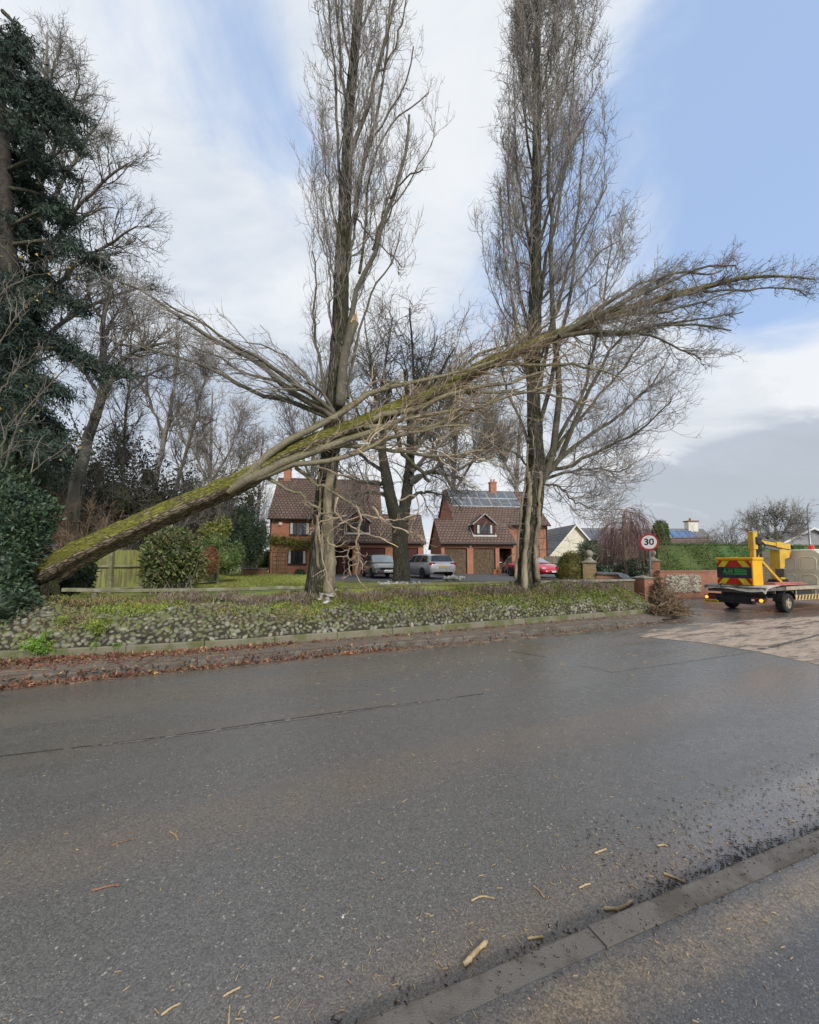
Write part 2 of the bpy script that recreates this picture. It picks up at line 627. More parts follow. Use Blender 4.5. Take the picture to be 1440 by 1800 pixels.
def text_part(name, s, size, origin, xdir, ydir, material, parent=None, bold=0.0, depth=0.002, align='CENTER'):
    cu = bpy.data.curves.new(name, 'FONT')
    cu.body = s
    cu.size = size
    cu.align_x = align
    cu.align_y = 'CENTER'
    cu.extrude = depth
    cu.offset = bold
    o0 = bpy.data.objects.new(name + '_curve', cu)
    COL.objects.link(o0)
    dg = bpy.context.evaluated_depsgraph_get()
    me = bpy.data.meshes.new_from_object(o0.evaluated_get(dg))
    bpy.data.objects.remove(o0)
    x, y = Vector(xdir).normalized(), Vector(ydir).normalized()
    z = x.cross(y)
    M = Matrix((x, y, z)).transposed().to_4x4()
    M.translation = Vector([float(c) for c in origin])
    me.transform(M)
    me.materials.clear()
    me.materials.append(material)
    o = bpy.data.objects.new(name, me)
    COL.objects.link(o)
    if parent is not None:
        o.parent = parent
    return o
# ================================================================ ground, road, footways
RA = math.atan2(0.42, 0.908)             # the road's direction, from +X toward +Y
RU = np.array([math.cos(RA), math.sin(RA), 0])
RN = np.array([-math.sin(RA), math.cos(RA), 0])


def proj(P):
    P = np.asarray(P, float) - np.array([0, 0, H])
    fw = P[..., 1] * math.cos(TH) + P[..., 2] * math.sin(TH)
    up = -P[..., 1] * math.sin(TH) + P[..., 2] * math.cos(TH)
    return np.stack([720 + F * P[..., 0] / fw, CY - F * up / fw], -1)


def asphalt(name, base, speck, mud, bands, scale=1.0, wet=0.42, wetnear=False, rot=RA, wobble=0.9):
    m = bpy.data.materials.new(name)
    m.use_nodes = True
    t = NT(m.node_tree)
    b = m.node_tree.nodes['Principled BSDF']
    tc = t.n('TexCoord')
    o = t.mapping(tc.outputs['Object'], rot=(0, 0, -rot))
    sp = t.n('SeparateXYZ')
    t.l(o, sp.inputs[0])
    n = sp.outputs[1]
    agg = t.voro(o, 135 * scale, 'F1', out=1)
    aggd = t.voro(o, 135 * scale, 'F1', out=0)
    sa = t.n('SeparateColor')
    t.l(agg, sa.inputs[0])
    chips = t.voro(o, 105 * scale, 'F1', out=1)
    sc2 = t.n('SeparateColor')
    t.l(chips, sc2.inputs[0])
    fine = t.noise(o, 160 * scale, 3, 0.7)
    mid = t.noise(o, 7, 5, 0.65)
    big = t.noise(t.mapping(o, scale=(0.35, 1.2, 1)), 0.9, 6, 0.62)
    c = t.mix(sa.outputs[0], tuple(x * 0.55 for x in base), tuple(min(1, x * 1.45) for x in base))
    c = t.mix(t.ramp(fine, 0.35, 0.7, 0.0, 0.45), c, tuple(x * 0.5 for x in base))
    c = t.mix(t.math('MULTIPLY', t.ramp(sa.outputs[1], 0.93, 0.96), t.ramp(aggd, 0.5, 0.25)), c, speck)
    c = t.mix(t.math('MULTIPLY', t.ramp(sc2.outputs[2], 0.986, 0.992), t.ramp(mid, 0.40, 0.6)), c, tuple(min(1, x * 1.2) for x in speck))
    c = t.mix(t.ramp(mid, 0.4, 0.75, 0.0, 0.28), c, tuple(x * 0.55 for x in base))
    # mud carried along the lanes
    mf = None
    wob = t.math('MULTIPLY', t.math('SUBTRACT', big, 0.5), wobble)
    nn = t.math('ADD', n, wob)
    for (c0, half, amt) in bands:
        e = t.ramp(t.math('ABSOLUTE', t.math('SUBTRACT', nn, c0)), half, half * 0.15, 0.0, amt)
        mf = e if mf is None else t.math('MAXIMUM', mf, e)
    if mf is not None:
        mf = t.math('MULTIPLY', mf, t.ramp(t.noise(o, 4.5, 8, 0.75), 0.34, 0.6, 0.35, 1.0))
        mc = t.mix(t.ramp(t.noise(o, 60, 5, 0.75), 0.35, 0.65), mud, tuple(x * 0.5 for x in mud))
        mc = t.mix(1.0, mc, t.math('MULTIPLY_ADD', sa.outputs[0], 0.8, 0.6), 'MULTIPLY')
        c = t.mix(mf, c, mc)
    t.l(c, b.inputs['Base Color'])
    rg = t.ramp(t.math('ADD', t.math('MULTIPLY', big, 0.7), t.math('MULTIPLY', mid, 0.3)), 0.36, 0.62, wet - 0.09, wet + 0.22)
    if wetnear:  # standing wet along the near gutter
        wn = t.math('MULTIPLY', t.ramp(t.math('ABSOLUTE', t.math('SUBTRACT', nn, 1.62)), 0.30, 0.10), t.ramp(sp.outputs[0], 1.9, 3.0))
        rg = t.math('SUBTRACT', rg, t.math('MULTIPLY', wn, 0.25))
        rg = t.math('MAXIMUM', rg, 0.09)
    t.l(rg, b.inputs['Roughness'])
    b.inputs['Specular IOR Level'].default_value = 0.9
    bp = t.n('Bump')
    bp.inputs['Strength'].default_value = 0.32
    bp.inputs['Distance'].default_value = 0.004
    t.l(t.math('ADD', t.math('MULTIPLY', aggd, -1.0), t.math('MULTIPLY', fine, 0.4)), bp.inputs['Height'])
    if wetnear:
        t.l(t.math('MULTIPLY_ADD', wn, -0.27, 0.32), bp.inputs['Strength'])
    t.l(bp.outputs[0], b.inputs['Normal'])
    return m


M_ROAD = asphalt('wet_asphalt', (0.132, 0.124, 0.113), (0.37, 0.34, 0.29), (0.22, 0.17, 0.128),
                 [(3.35, 0.50, 0.62), (1.45, 0.62, 0.72), (5.0, 0.25, 0.30), (6.6, 0.75, 0.5), (7.85, 0.5, 0.8)], wetnear=True, wet=0.17)
M_PATH = asphalt('worn_tarmac', (0.085, 0.08, 0.076), (0.30, 0.27, 0.21), (0.25, 0.19, 0.125), [(1.33, 0.17, 0.95)], wet=0.27, rot=math.atan2(0.757, 1.985), wobble=0.22)
M_FAR = asphalt('muddy_tarmac', (0.14, 0.11, 0.085), (0.36, 0.30, 0.22), (0.22, 0.155, 0.105), [(8.6, 0.7, 0.7)], scale=0.7, wet=0.62)
M_DRIVE = asphalt('drive_tarmac', (0.085, 0.085, 0.09), (0.28, 0.27, 0.25), (0.15, 0.12, 0.09), [], scale=0.5, wet=0.5)
M_CONC = mat('kerb_concrete', (0.155, 0.14, 0.118), (0.105, 0.092, 0.075), scale=3, rough=0.62, bump=0.35, bscale=40, dirt=(0.085, 0.066, 0.046))
M_CONC_N = mat('wet_kerb_concrete', (0.15, 0.135, 0.115), (0.09, 0.075, 0.06), scale=4.5, lo=0.42, hi=0.6, rough=0.45, bump=0.35, bscale=140, dirt=(0.125, 0.10, 0.075), spec=0.5)
M_PLINTH = mat('mossy_concrete', (0.20, 0.185, 0.13), (0.12, 0.13, 0.055), scale=2.2, rough=0.85, bump=0.4, bscale=30, dirt=(0.09, 0.085, 0.04))
M_EARTH = mat('earth', (0.075, 0.06, 0.04), (0.04, 0.04, 0.025), scale=6, rough=0.95, bump=0.8, bscale=18)
M_GRASS = mat('lawn_grass', (0.26, 0.31, 0.065), (0.19, 0.23, 0.055), scale=1.4, rough=0.9, bump=0.6, bscale=60, dirt=(0.17, 0.13, 0.06))
M_FIELD = mat('field', (0.09, 0.12, 0.04), (0.06, 0.08, 0.03), scale=0.1, rough=0.95)

g = Geo()
g.poly([(-1500, -300, -0.06), (1500, -300, -0.06), (1500, 2500, -0.06), (-1500, 2500, -0.06)])
tag(g.build('ground', M_FIELD), kind='structure')

# road sheet: from the near kerb across to the far side and the mouth of the drive
nk0, nk1 = G(985, 1645, 0.1), G(1440, 1455, 0.1)
NKd = unit(nk1 - nk0)
NKn = np.array([-NKd[1], NKd[0], 0])
lo = nk0 - NKd * 45
hi = nk0 + NKd * 75
lo[2] = hi[2] = 0
g = Geo().poly([lo, hi, hi + NKn * 26, lo + NKn * 8.5])
tag(g.build('road', M_ROAD), kind='structure')

# near footway (the photographer's side) and its kerb of single stones
g = Geo()
a, b = nk0 - NKd * 45 - NKn * 0.121, nk0 + NKd * 75 - NKn * 0.121
for z, off in ((0.096, 4.0),):
    p = [a - NKn * off, b - NKn * off, b, a]
    g.poly([(q[0], q[1], z) for q in p])
tag(g.build('near_footway', M_PATH), kind='structure')


def kerb_stones(line, width, z1, z0, length, material, name, rng, gap=0.012, bev=0.018):
    """kerb stones one behind the other along a world polyline (its left side is the back)"""
    line = np.asarray(line)
    s = np.r_[0, np.cumsum(np.linalg.norm(np.diff(line[:, :2], axis=0), axis=1))]
    g = Geo()
    u = 0.0
    while u + length < s[-1]:
        p0 = np.array([np.interp(u + gap / 2, s, line[:, k]) for k in (0, 1)])
        p1 = np.array([np.interp(u + length - gap / 2, s, line[:, k]) for k in (0, 1)])
        d = (p1 - p0) / np.linalg.norm(p1 - p0)
        nrm = np.array([-d[1], d[0]])
        zt = np.interp(u + length / 2, s, line[:, 2]) if line.shape[1] > 2 else 0
        dz = rng.normal(0, 0.003)
        prof = [(0, z0), (0, z1 - bev * 1.6), (bev * 0.5, z1 - bev * 0.4), (bev * 1.6, z1), (width, z1), (width, z0)]
        V = []
        for q in (p0, p1):
            for (w, z) in prof:
                V.append((q[0] + nrm[0] * w, q[1] + nrm[1] * w, z + zt + dz))
        m = len(prof)
        g.add(V, [np.array([[i, i + 1, m + i + 1, m + i] for i in range(m - 1)]), np.array([list(range(m - 1, -1, -1)), list(range(m, 2 * m))])])
        u += length
    return tag(g.build(name, material), kind='structure')


rk = np.random.default_rng(3)
lk = np.array([nk0 + NKd * 60, nk0 - NKd * 30])
lk[:, 2] = 0
kerb_stones(lk, 0.12, 0.1, -0.05, 0.88, M_CONC_N, 'near_kerb', rk, gap=0.0018, bev=0.008)

# far kerb, footway, plinth and bank
KPX = [(0, 1205), (200, 1185.5), (400, 1166), (600, 1147), (800, 1128.5), (1000, 1108.5), (1190, 1089)]
KF = np.array([G(x, y, 0) for x, y in KPX])
KF = np.vstack([KF[0] - (KF[1] - KF[0]) * 6, KF])
KF[:, 2] = 0
KF[-1, 2] = -0.075
KFs = spline(KF, 120)
kerb_stones(KFs, 0.125, 0.11, -0.05, 0.915, M_CONC, 'far_kerb', rk, bev=0.02)

PPX = [(0, 1160), (330, 1142), (640, 1119), (900, 1098), (1150, 1077)]
PL = np.array([G(x, y, 0.1) for x, y in PPX])
PL = np.vstack([PL[0] - (PL[1] - PL[0]) * 1.6, PL])
PLs = spline(PL, 160)
PT = unit(np.gradient(PLs, axis=0))
PN = np.stack([-PT[:, 1], PT[:, 0], np.zeros(len(PT))], 1)
PS = np.r_[0, np.cumsum(np.linalg.norm(np.diff(PLs, axis=0), axis=1))]
PLEN = PS[-1]

# footway sheet between kerb back and plinth, running on round the corner into the drive
g = Geo()
kb = KFs.copy()
kt = unit(np.gradient(kb, axis=0))
kb = kb + np.stack([-kt[:, 1], kt[:, 0], 0 * kt[:, 0]], 1) * 0.12
m = 120
pb = spline(PLs + PN * 0.02, m)
for i in range(m - 1):
    g.poly([(kb[i][0], kb[i][1], 0.10 + kb[i][2]), (kb[i + 1][0], kb[i + 1][1], 0.10 + kb[i + 1][2]), (pb[i + 1][0], pb[i + 1][1], 0.10), (pb[i][0], pb[i][1], 0.10)])
e1, e2 = kb[-1], pb[-1]
far1 = e1 + RU * 1.2 + RN * 0.4
g.poly([(e1[0], e1[1], 0.025), (far1[0], far1[1], 0.006), (far1[0] + 1.5, far1[1] + 4.5, 0.006), (e2[0] + 1.2, e2[1] + 3.5, 0.08), (e2[0], e2[1], 0.10)])
tag(g.build('far_footway', M_FAR), kind='structure')

rb = np.random.default_rng(11)
BW = 1.55                                  # how far back the bank goes


S950 = PS[int(np.argmin(np.abs(proj(PLs)[:, 0] - 950)))]


def bank(s, t):
    """point of the bank: s metres along the plinth, t 0..1 up it"""
    s, t = np.asarray(s, float), np.asarray(t, float)
    base = np.stack([np.interp(s, PS, PLs[:, k]) for k in range(3)], -1)
    nr = np.stack([np.interp(s, PS, PN[:, k]) for k in range(3)], -1)
    top = 0.98 + 0.26 * np.clip((s - S950 + 1.2) / 2.0, 0, 1) - 0.55 * np.clip((s - (PLEN - 1.3)) / 1.3, 0, 1) ** 1.3
    off = 0.06 + (BW - 0.06) * t ** 1.75
    z = 0.235 + (top - 0.235) * np.sin(np.clip(t, 0, 1) * math.pi / 2) ** 0.9
    z = z + 0.030 * np.sin(s * 2.3 + 3 * t) * t + 0.025 * np.sin(s * 5.1 + 1.7) * t
    p = base + nr * off[..., None]
    p[..., 2] = z
    return p


SG, TG = np.meshgrid(np.linspace(0, PLEN, 260), np.linspace(0, 1, 26), indexing='ij')
BG = bank(SG, TG)
BP = proj(BG)


def bankat(px, py):
    d = (BP[..., 0] - px) ** 2 + (BP[..., 1] - py) ** 2
    i = np.unravel_index(np.argmin(d), d.shape)
    return SG[i], TG[i]


V = BG.reshape(-1, 3).copy()
V[:, 2] += rb.normal(0, 0.008, len(V))
nt = 26
i, j = np.meshgrid(np.arange(259), np.arange(25), indexing='ij')
Fq = np.stack([i * nt + j, (i + 1) * nt + j, (i + 1) * nt + j + 1, i * nt + j + 1], -1).reshape(-1, 4)
g = Geo().add(V, Fq)
tag(g.build('bank', M_EARTH, smooth=True), kind='structure')

wall = thing('flint_retaining_wall', 'low sloping roadside wall of rounded flint cobbles above a mossy concrete plinth', 'wall', PLs[80])
# plinth of long concrete pieces
g = Geo()
u = 0.0
while u < PLEN - 0.3:
    u2 = min(u + 1.35, PLEN)
    k = 4
    ss = np.linspace(u + 0.006, u2 - 0.006, k)
    base = np.stack([np.interp(ss, PS, PLs[:, c]) for c in range(3)], -1)
    nr = np.stack([np.interp(ss, PS, PN[:, c]) for c in range(3)], -1)
    dz = rb.normal(0, 0.004)
    prof = [(0, 0.02), (0.0, 0.225 + dz), (0.02, 0.245 + dz), (0.13, 0.25 + dz), (0.13, 0.02)]
    V = np.concatenate([base[q] + nr[q] * w + np.array([0, 0, z - base[q][2]]) for q in range(k) for (w, z) in prof]).reshape(-1, 3)
    n5 = len(prof)
    Fq = np.array([[q * n5 + c, q * n5 + c + 1, (q + 1) * n5 + c + 1, (q + 1) * n5 + c] for q in range(k - 1) for c in range(n5 - 1)])
    g.add(V, [Fq, np.array([list(range(n5 - 1, -1, -1)), list(range((k - 1) * n5, k * n5))])])
    u = u2
g.build('concrete_plinth', M_PLINTH, wall)

# flint cobbles
M_FLINT = mat('flint', (0.22, 0.205, 0.17), (0.115, 0.11, 0.095), scale=9, lo=0.35, hi=0.7, rough=0.7, island=0.62, bump=0.3, bscale=30, moss=(0.12, 0.14, 0.04), mossamt=0.46, spec=0.35, hue=0.03)


def ico(sub=1):
    import bmesh
    bm = bmesh.new()
    bmesh.ops.create_icosphere(bm, subdivisions=sub + 1, radius=1.0)
    v = np.array([q.co[:] for q in bm.verts])
    f = np.array([[w.index for w in p.verts] for p in bm.faces])
    bm.free()
    return v, f


ICO_V, ICO_F = ico(1)


def stones(C, r, rng, normals=None, flat=0.55):
    N = len(C)
    q = rng.normal(0, 1, (N, 3))
    if normals is not None:
        n = unit(normals + rng.normal(0, 0.22, (N, 3)))
    else:
        n = unit(np.array([0, 0, 1.0]) + rng.normal(0, 0.3, (N, 3)))
    a = unit(q - n * (q * n).sum(1, keepdims=True))
    b = np.cross(n, a)
    sx = (r * rng.uniform(0.85, 1.45, N))[:, None, None]
    sy = (r * rng.uniform(0.65, 1.0, N))[:, None, None]
    sz = (r * rng.uniform(flat * 0.8, flat * 1.5, N))[:, None, None]
    jit = 1 + rng.normal(0, 0.09, (N, len(ICO_V), 1))
    v = ICO_V[None] * jit
    V = C[:, None] + v[..., 0:1] * sx * a[:, None] + v[..., 1:2] * sy * b[:, None] + v[..., 2:3] * sz * n[:, None]
    Fq = (np.arange(N)[:, None, None] * len(ICO_V) + ICO_F[None]).reshape(-1, 3)
    return V.reshape(-1, 3), Fq


def bank_normal(s, t):
    e = 1e-3
    a = bank(s + e, t) - bank(s - e, t)
    b = bank(s, np.minimum(t + e, 1)) - bank(s, t - e)
    return unit(np.cross(a, b))


cand_s = rb.uniform(0.2, PLEN - 0.05, 70000)
cand_t = rb.uniform(0.015, 0.86, 70000)
nzv = np.sin(cand_s * 1.7) * 0.06 + np.sin(cand_s * 4.1 + 1) * 0.04
limit = np.interp(cand_s, [0, 4, 6, 9, 13, PLEN], [0.80, 0.78, 0.70, 0.64, 0.54, 0.42]) + nzv
ok = cand_t < limit
cs, ct = cand_s[ok], cand_t[ok]
CP = bank(cs, ct)
# keep those that do not crowd an earlier one
cell, keep, grid = 0.078, [], {}
for q in range(len(CP)):
    p = CP[q]
    k = (int(p[0] / cell), int(p[1] / cell), int(p[2] / cell))
    bad = False
    for dx in (-1, 0, 1):
        for dy in (-1, 0, 1):
            for dz in (-1, 0, 1):
                for w in grid.get((k[0] + dx, k[1] + dy, k[2] + dz), ()):
                    if np.sum((CP[w] - p) ** 2) < cell * cell:
                        bad = True
                        break
    if not bad:
        grid.setdefault(k, []).append(q)
        keep.append(q)
keep = np.array(keep)
cs, ct, CP = cs[keep], ct[keep], CP[keep]
g = Geo()
g.add(*stones(CP, 0.050 * rb.uniform(0.72, 1.35, len(CP)), rb, bank_normal(cs, ct)))
tag(g.build('cobbles', M_FLINT, wall, smooth=True), kind='stuff')

# raised lawn behind the bank
top = bank(np.linspace(0, PLEN, 40), np.ones(40))
LZ = 0.80
g = Geo()
edge = [(p[0], p[1], LZ + 0.02) for p in top + np.array([0, 0.1, 0])]
rt = top[-1]
RIGHT = [(rt[0] + 0.6, rt[1] + 0.3), (rt[0] + 2.2, 19.5), (13.0, 24.0), (22, 36), (44, 70)]
g.poly(edge[1:] + [(x, y, LZ + 0.02) for x, y in RIGHT] + [(-70, 70, LZ), (-70, 20, LZ), (-16, top[0][1] - 3, LZ)])
lawn = tag(g.build('lawn', M_GRASS), kind='structure')
# face of the raised ground along the drive
g = Geo()
for p, q in zip(RIGHT[:-1], RIGHT[1:]):
    g.poly([(p[0], p[1], -0.05), (q[0], q[1], -0.05), (q[0], q[1], LZ + 0.02), (p[0], p[1], LZ + 0.02)])
tag(g.build('bank_side', M_EARTH), kind='structure')
# tarmac of the houses' drive
g = Geo()
c = [G(582, 1021, LZ + 0.03), G(690, 1022, LZ + 0.03), G(985, 1022, LZ + 0.03), (12.5, 30, LZ + 0.03), (10.5, 40, LZ + 0.03), (-7, 36, LZ + 0.03)]
g.poly([(p[0], p[1], LZ + 0.03) for p in c])
tag(g.build('house_drive', M_DRIVE), kind='structure')

# painted ghost line and patch seam in the carriageway, tar joints
M_GHOST = mat('worn_paint', (0.21, 0.205, 0.195), (0.125, 0.12, 0.11), scale=14, rough=0.5)
M_SEAM = mat('tar_joint', (0.03, 0.03, 0.03), (0.06, 0.055, 0.05), scale=14, rough=0.35)


def strip(pxs, width, z, material, name, breaks=0.0, seed=0):
    rng = np.random.default_rng(seed)
    P = spline(np.array([G(x, y, z) for x, y in pxs]), 90)
    T = unit(np.gradient(P, axis=0))
    N = np.stack([-T[:, 1], T[:, 0], 0 * T[:, 0]], 1)
    w = width * (0.55 + 0.45 * rng.uniform(0, 1, 90))
    off = rng.normal(0, width * 0.12, 90)
    g = Geo()
    for i in range(89):
        if rng.uniform() < breaks:
            continue
        a, b = P[i] + N[i] * (off[i] - w[i] / 2), P[i] + N[i] * (off[i] + w[i] / 2)
        c, d = P[i + 1] + N[i + 1] * (off[i + 1] + w[i + 1] / 2), P[i + 1] + N[i + 1] * (off[i + 1] - w[i + 1] / 2)
        g.poly([a, d, c, b])
    return tag(g.build(name, material), kind='structure')


strip([(-60, 1337), (60, 1322), (250, 1300), (420, 1276), (600, 1251), (760, 1231), (850, 1219)], 0.022, 0.004, M_SEAM, 'road_joint', 0.06, 1)
strip([(150, 1313), (300, 1295), (460, 1273), (640, 1248), (800, 1226)], 0.035, 0.0042, M_GHOST, 'worn_line', 0.16, 2)
strip([(1015, 1168), (1045, 1174), (1074, 1181)], 0.03, 0.004, M_GHOST, 'repair_edge', 0.1, 3)
strip([(1074, 1181), (1170, 1168), (1280, 1152), (1330, 1144)], 0.045, 0.0045, M_GHOST, 'repair_line', 0.08, 4)
strip([(900, 1145), (960, 1155)], 0.03, 0.004, M_SEAM, 'repair_joint', 0.1, 5)

# buff high-friction surfacing of the carriageway on the right
m = bpy.data.materials.new('buff_surfacing')
m.use_nodes = True
t = NT(m.node_tree)
b = m.node_tree.nodes['Principled BSDF']
tc = t.n('TexCoord')
o = t.mapping(tc.outputs['Object'], rot=(0, 0, -RA))
st = t.noise(t.mapping(o, scale=(0.4, 1.8, 1)), 2.2, 9, 0.75)
st2 = t.noise(t.mapping(o, scale=(0.8, 2.6, 1)), 2.1, 8, 0.72, 1.2)
c = t.mix(t.ramp(st2, 0.38, 0.68), (0.46, 0.36, 0.275), (0.27, 0.205, 0.155))
c = t.mix(t.ramp(t.noise(o, 40, 4, 0.7), 0.45, 0.75, 0, 0.6), c, (0.52, 0.42, 0.32))
t.l(c, b.inputs['Base Color'])
b.inputs['Roughness'].default_value = 0.9
sp = t.n('SeparateXYZ')
t.l(o, sp.inputs[0])
farfade = t.ramp(sp.outputs[1], 6.3, 8.2)
nearfade = t.ramp(sp.outputs[0], 9.6, 8.6)
th = t.math('ADD', t.math('MULTIPLY', farfade, 0.22), 0.36)
al = t.ramp(st, th, t.math('ADD', th, 0.16), 0.0, 0.96)
t.l(al, b.inputs['Alpha'])
g = Geo()
sw = [(1108, 1118), (1150, 1106), (1210, 1097), (1300, 1089), (1400, 1085), (1560, 1080), (1700, 1120), (1640, 1200), (1440, 1169), (1330, 1145), (1230, 1129)]
g.poly([G(x, y, 0.006) for x, y in sw[::-1]])
tag(g.build('buff_surfacing', m), kind='stuff')
strip([(1335, 1141), (1380, 1131), (1440, 1116), (1520, 1098)], 0.10, 0.009, M_SEAM, 'bare_joint', 0.05, 7)
# ================================================================ trees
M_POPBARK = bark_mat('poplar_bark', (0.195, 0.172, 0.128), (0.045, 0.043, 0.033), (0.06, 0.068, 0.02), mossamt=0.55, scale=0.9)
M_FALLBARK = bark_mat('fallen_bark', (0.36, 0.29, 0.20), (0.07, 0.053, 0.036), (0.27, 0.265, 0.045), mossamt=0.55, scale=0.9, axis=(0.26, 1, 1), turn=(0, R(24), R(-9)))
M_MIDBARK = bark_mat('grey_bark', (0.25, 0.225, 0.165), (0.08, 0.073, 0.055), (0.13, 0.14, 0.05), mossamt=0.38, scale=1.2)
M_TWIG = mat('grey_twigs', (0.205, 0.182, 0.168), (0.27, 0.24, 0.21), scale=1.5, rough=0.85, island=0.35)
M_TWIGTAN = mat('tan_twigs', (0.42, 0.335, 0.225), (0.25, 0.19, 0.135), scale=2.5, rough=0.8, island=0.45)
M_TWIGDARK = mat('dark_twigs', (0.12, 0.108, 0.098), (0.18, 0.162, 0.138), scale=1.5, rough=0.9, island=0.35)
M_LIMB = bark_mat('limb_bark', (0.27, 0.24, 0.18), (0.09, 0.083, 0.064), (0.14, 0.145, 0.045), mossamt=0.46, scale=2.2, bump=0.5)
M_LIMBPALE = bark_mat('pale_limb_bark', (0.47, 0.42, 0.29), (0.17, 0.145, 0.10), (0.22, 0.21, 0.07), mossamt=0.46, scale=2.2, bump=0.5)
M_WOOD = mat('torn_wood', (0.52, 0.35, 0.21), (0.36, 0.21, 0.12), scale=12, rough=0.8, bump=0.5, stretch=(1, 1, 0.2))


def PXL(pts, Y, dy=0.0, curve=None):
    """photo-pixel polyline at distance Y, drifting dy metres in depth along its length"""
    n = len(pts)
    return np.array([Q(p[0], p[1], Y + dy * (k / max(1, n - 1)) + (curve[k] if curve else 0)) for k, p in enumerate(pts)])


def pack(limbs, n=11):
    """[(points, r0, r1)] -> (B,n,3), (B,n)"""
    P = np.stack([spline(l[0], n) for l in limbs])
    Rr = np.stack([np.linspace(l[1], l[2], n) for l in limbs])
    return P, Rr


def populate(g, P, Rd, rng, levels, trop):
    """generations of branches on the parents, each added to g"""
    for lv in levels:
        st, d, rr, t = sprout(P, Rd, lv['per'], rng, lv.get('t0', 0.15), lv.get('t1', 1.0), lv.get('a0', 25), lv.get('a1', 50), lv.get('bias'), lv.get('bw', 0))
        N = len(st)
        L = rng.uniform(lv['l0'], lv['l1'], N) * (1.0 - lv.get('taper', 0.35) * t)
        if 'env' in lv:
            L = L * lv['env'](st)
        r0 = np.minimum(rr * lv.get('rk', 0.6), lv['rmax']) * rng.uniform(0.8, 1.1, N)
        r0 = np.maximum(r0, lv['rmin'])
        k = L > 0.03
        P2, R2 = grow(st[k], d[k], L[k], r0[k], r0[k] * lv.get('tip', 0.4), lv['seg'], rng, lv.get('wig', 0.22), lv.get('trop', trop), lv.get('late'))
        g.add(*tubes(P2, R2, lv.get('sides', 3)))
        P, Rd = P2, R2
    return P, Rd


def add_limbs(g, P, Rd, rng, sides=7, wob=0.02):
    P = P + np.concatenate([np.zeros((len(P), 1, 3)), rng.normal(0, wob, (len(P), P.shape[1] - 1, 3))], 1)
    g.add(*tubes(P, Rd, sides))
    return P


UP = (0, 0, 0.12)


def ascending(tp, trr, n, rng, k, env, t0=0.25, nseg=15):
    """steep branches of a fastigiate crown: they leave the stem, bend up and stay inside an outline given as
    (photo row of the stem, reach to the left, reach to the right) in photo pixels"""
    rows = proj(tp)[:, 1]
    Ps, Rs = [], []
    e = np.array(env, float)
    for _ in range(n):
        f = t0 + (0.97 - t0) * rng.uniform(0, 1) ** 0.85
        i = min(int(f * (len(tp) - 1)), len(tp) - 2)
        st = tp[i]
        a = rng.uniform(0, 2 * math.pi)
        up = rng.uniform(2.2, 5.0) * (1.0 - 0.45 * f)
        row2 = rows[i] - up * 0.75 / k
        lft, rgt = np.interp(row2, e[:, 0], e[:, 1]) * k, np.interp(row2, e[:, 0], e[:, 2]) * k
        u = math.sqrt(rng.uniform(0.16, 1.0))
        dx = math.cos(a)
        w = u * (rgt * dx if dx > 0 else lft * dx)
        d = u * math.sin(a) * 0.5 * (lft + rgt)
        r0 = min(trr[i] * 0.35, rng.uniform(0.014, 0.034) * (1.15 - 0.6 * f))
        s = max(0.35, math.hypot(w, d))
        pts = [st, st + np.array([w * .42, d * .42, .32 * s]), st + np.array([w * .78, d * .78, 0.32 * s + .28 * up]), st + np.array([w * .95, d * .95, .25 * s + .62 * up]), st + np.array([w, d, 0.2 * s + up])]
        P = spline(np.array(pts), nseg)
        kink = np.cumsum(rng.normal(0, 0.028, (nseg, 3)), axis=0)
        P = P + kink * np.linspace(0, 1, nseg)[:, None] * np.array([1, 1, 0.3]) + np.concatenate([np.zeros((1, 3)), rng.normal(0, 0.018, (nseg - 1, 3))])
        Ps.append(P)
        Rs.append(np.linspace(r0, 0.009, nseg))
    return np.array(Ps), np.array(Rs)


# ---------------------------------------------------------------- standing poplar beside the left house
rng = np.random.default_rng(21)
Y1 = 10.45
k1 = Y1 / F
p1 = thing('poplar_tree', 'tall bare poplar before the left brick house, the fallen tree caught against it', 'tree', Q(560, 1046, Y1), group='bare poplars on the roadside bank')
tr = [(558, 1062, 26), (560, 1020, 21), (564, 960, 19), (571, 880, 18.5), (580, 800, 18), (588, 720, 17.5), (595, 620, 16.5), (599, 540, 16), (601, 460, 14.5), (606, 380, 13), (610, 290, 11.5), (614, 200, 10.5), (622, 110, 10), (630, 20, 9.5), (637, -80, 8), (645, -220, 5), (650, -330, 2)]
TP = np.array([[*Q(x, y, Y1 + 0.12 * math.sin(y * 0.01)), r * k1 * 0.88] for x, y, r in tr])
g = Geo()
tp, trr = trunk_mesh(g, TP, 26, rng, flute=0.10, lobes=5, flare=0.22)
g.build('trunk', M_POPBARK, p1, smooth=True)
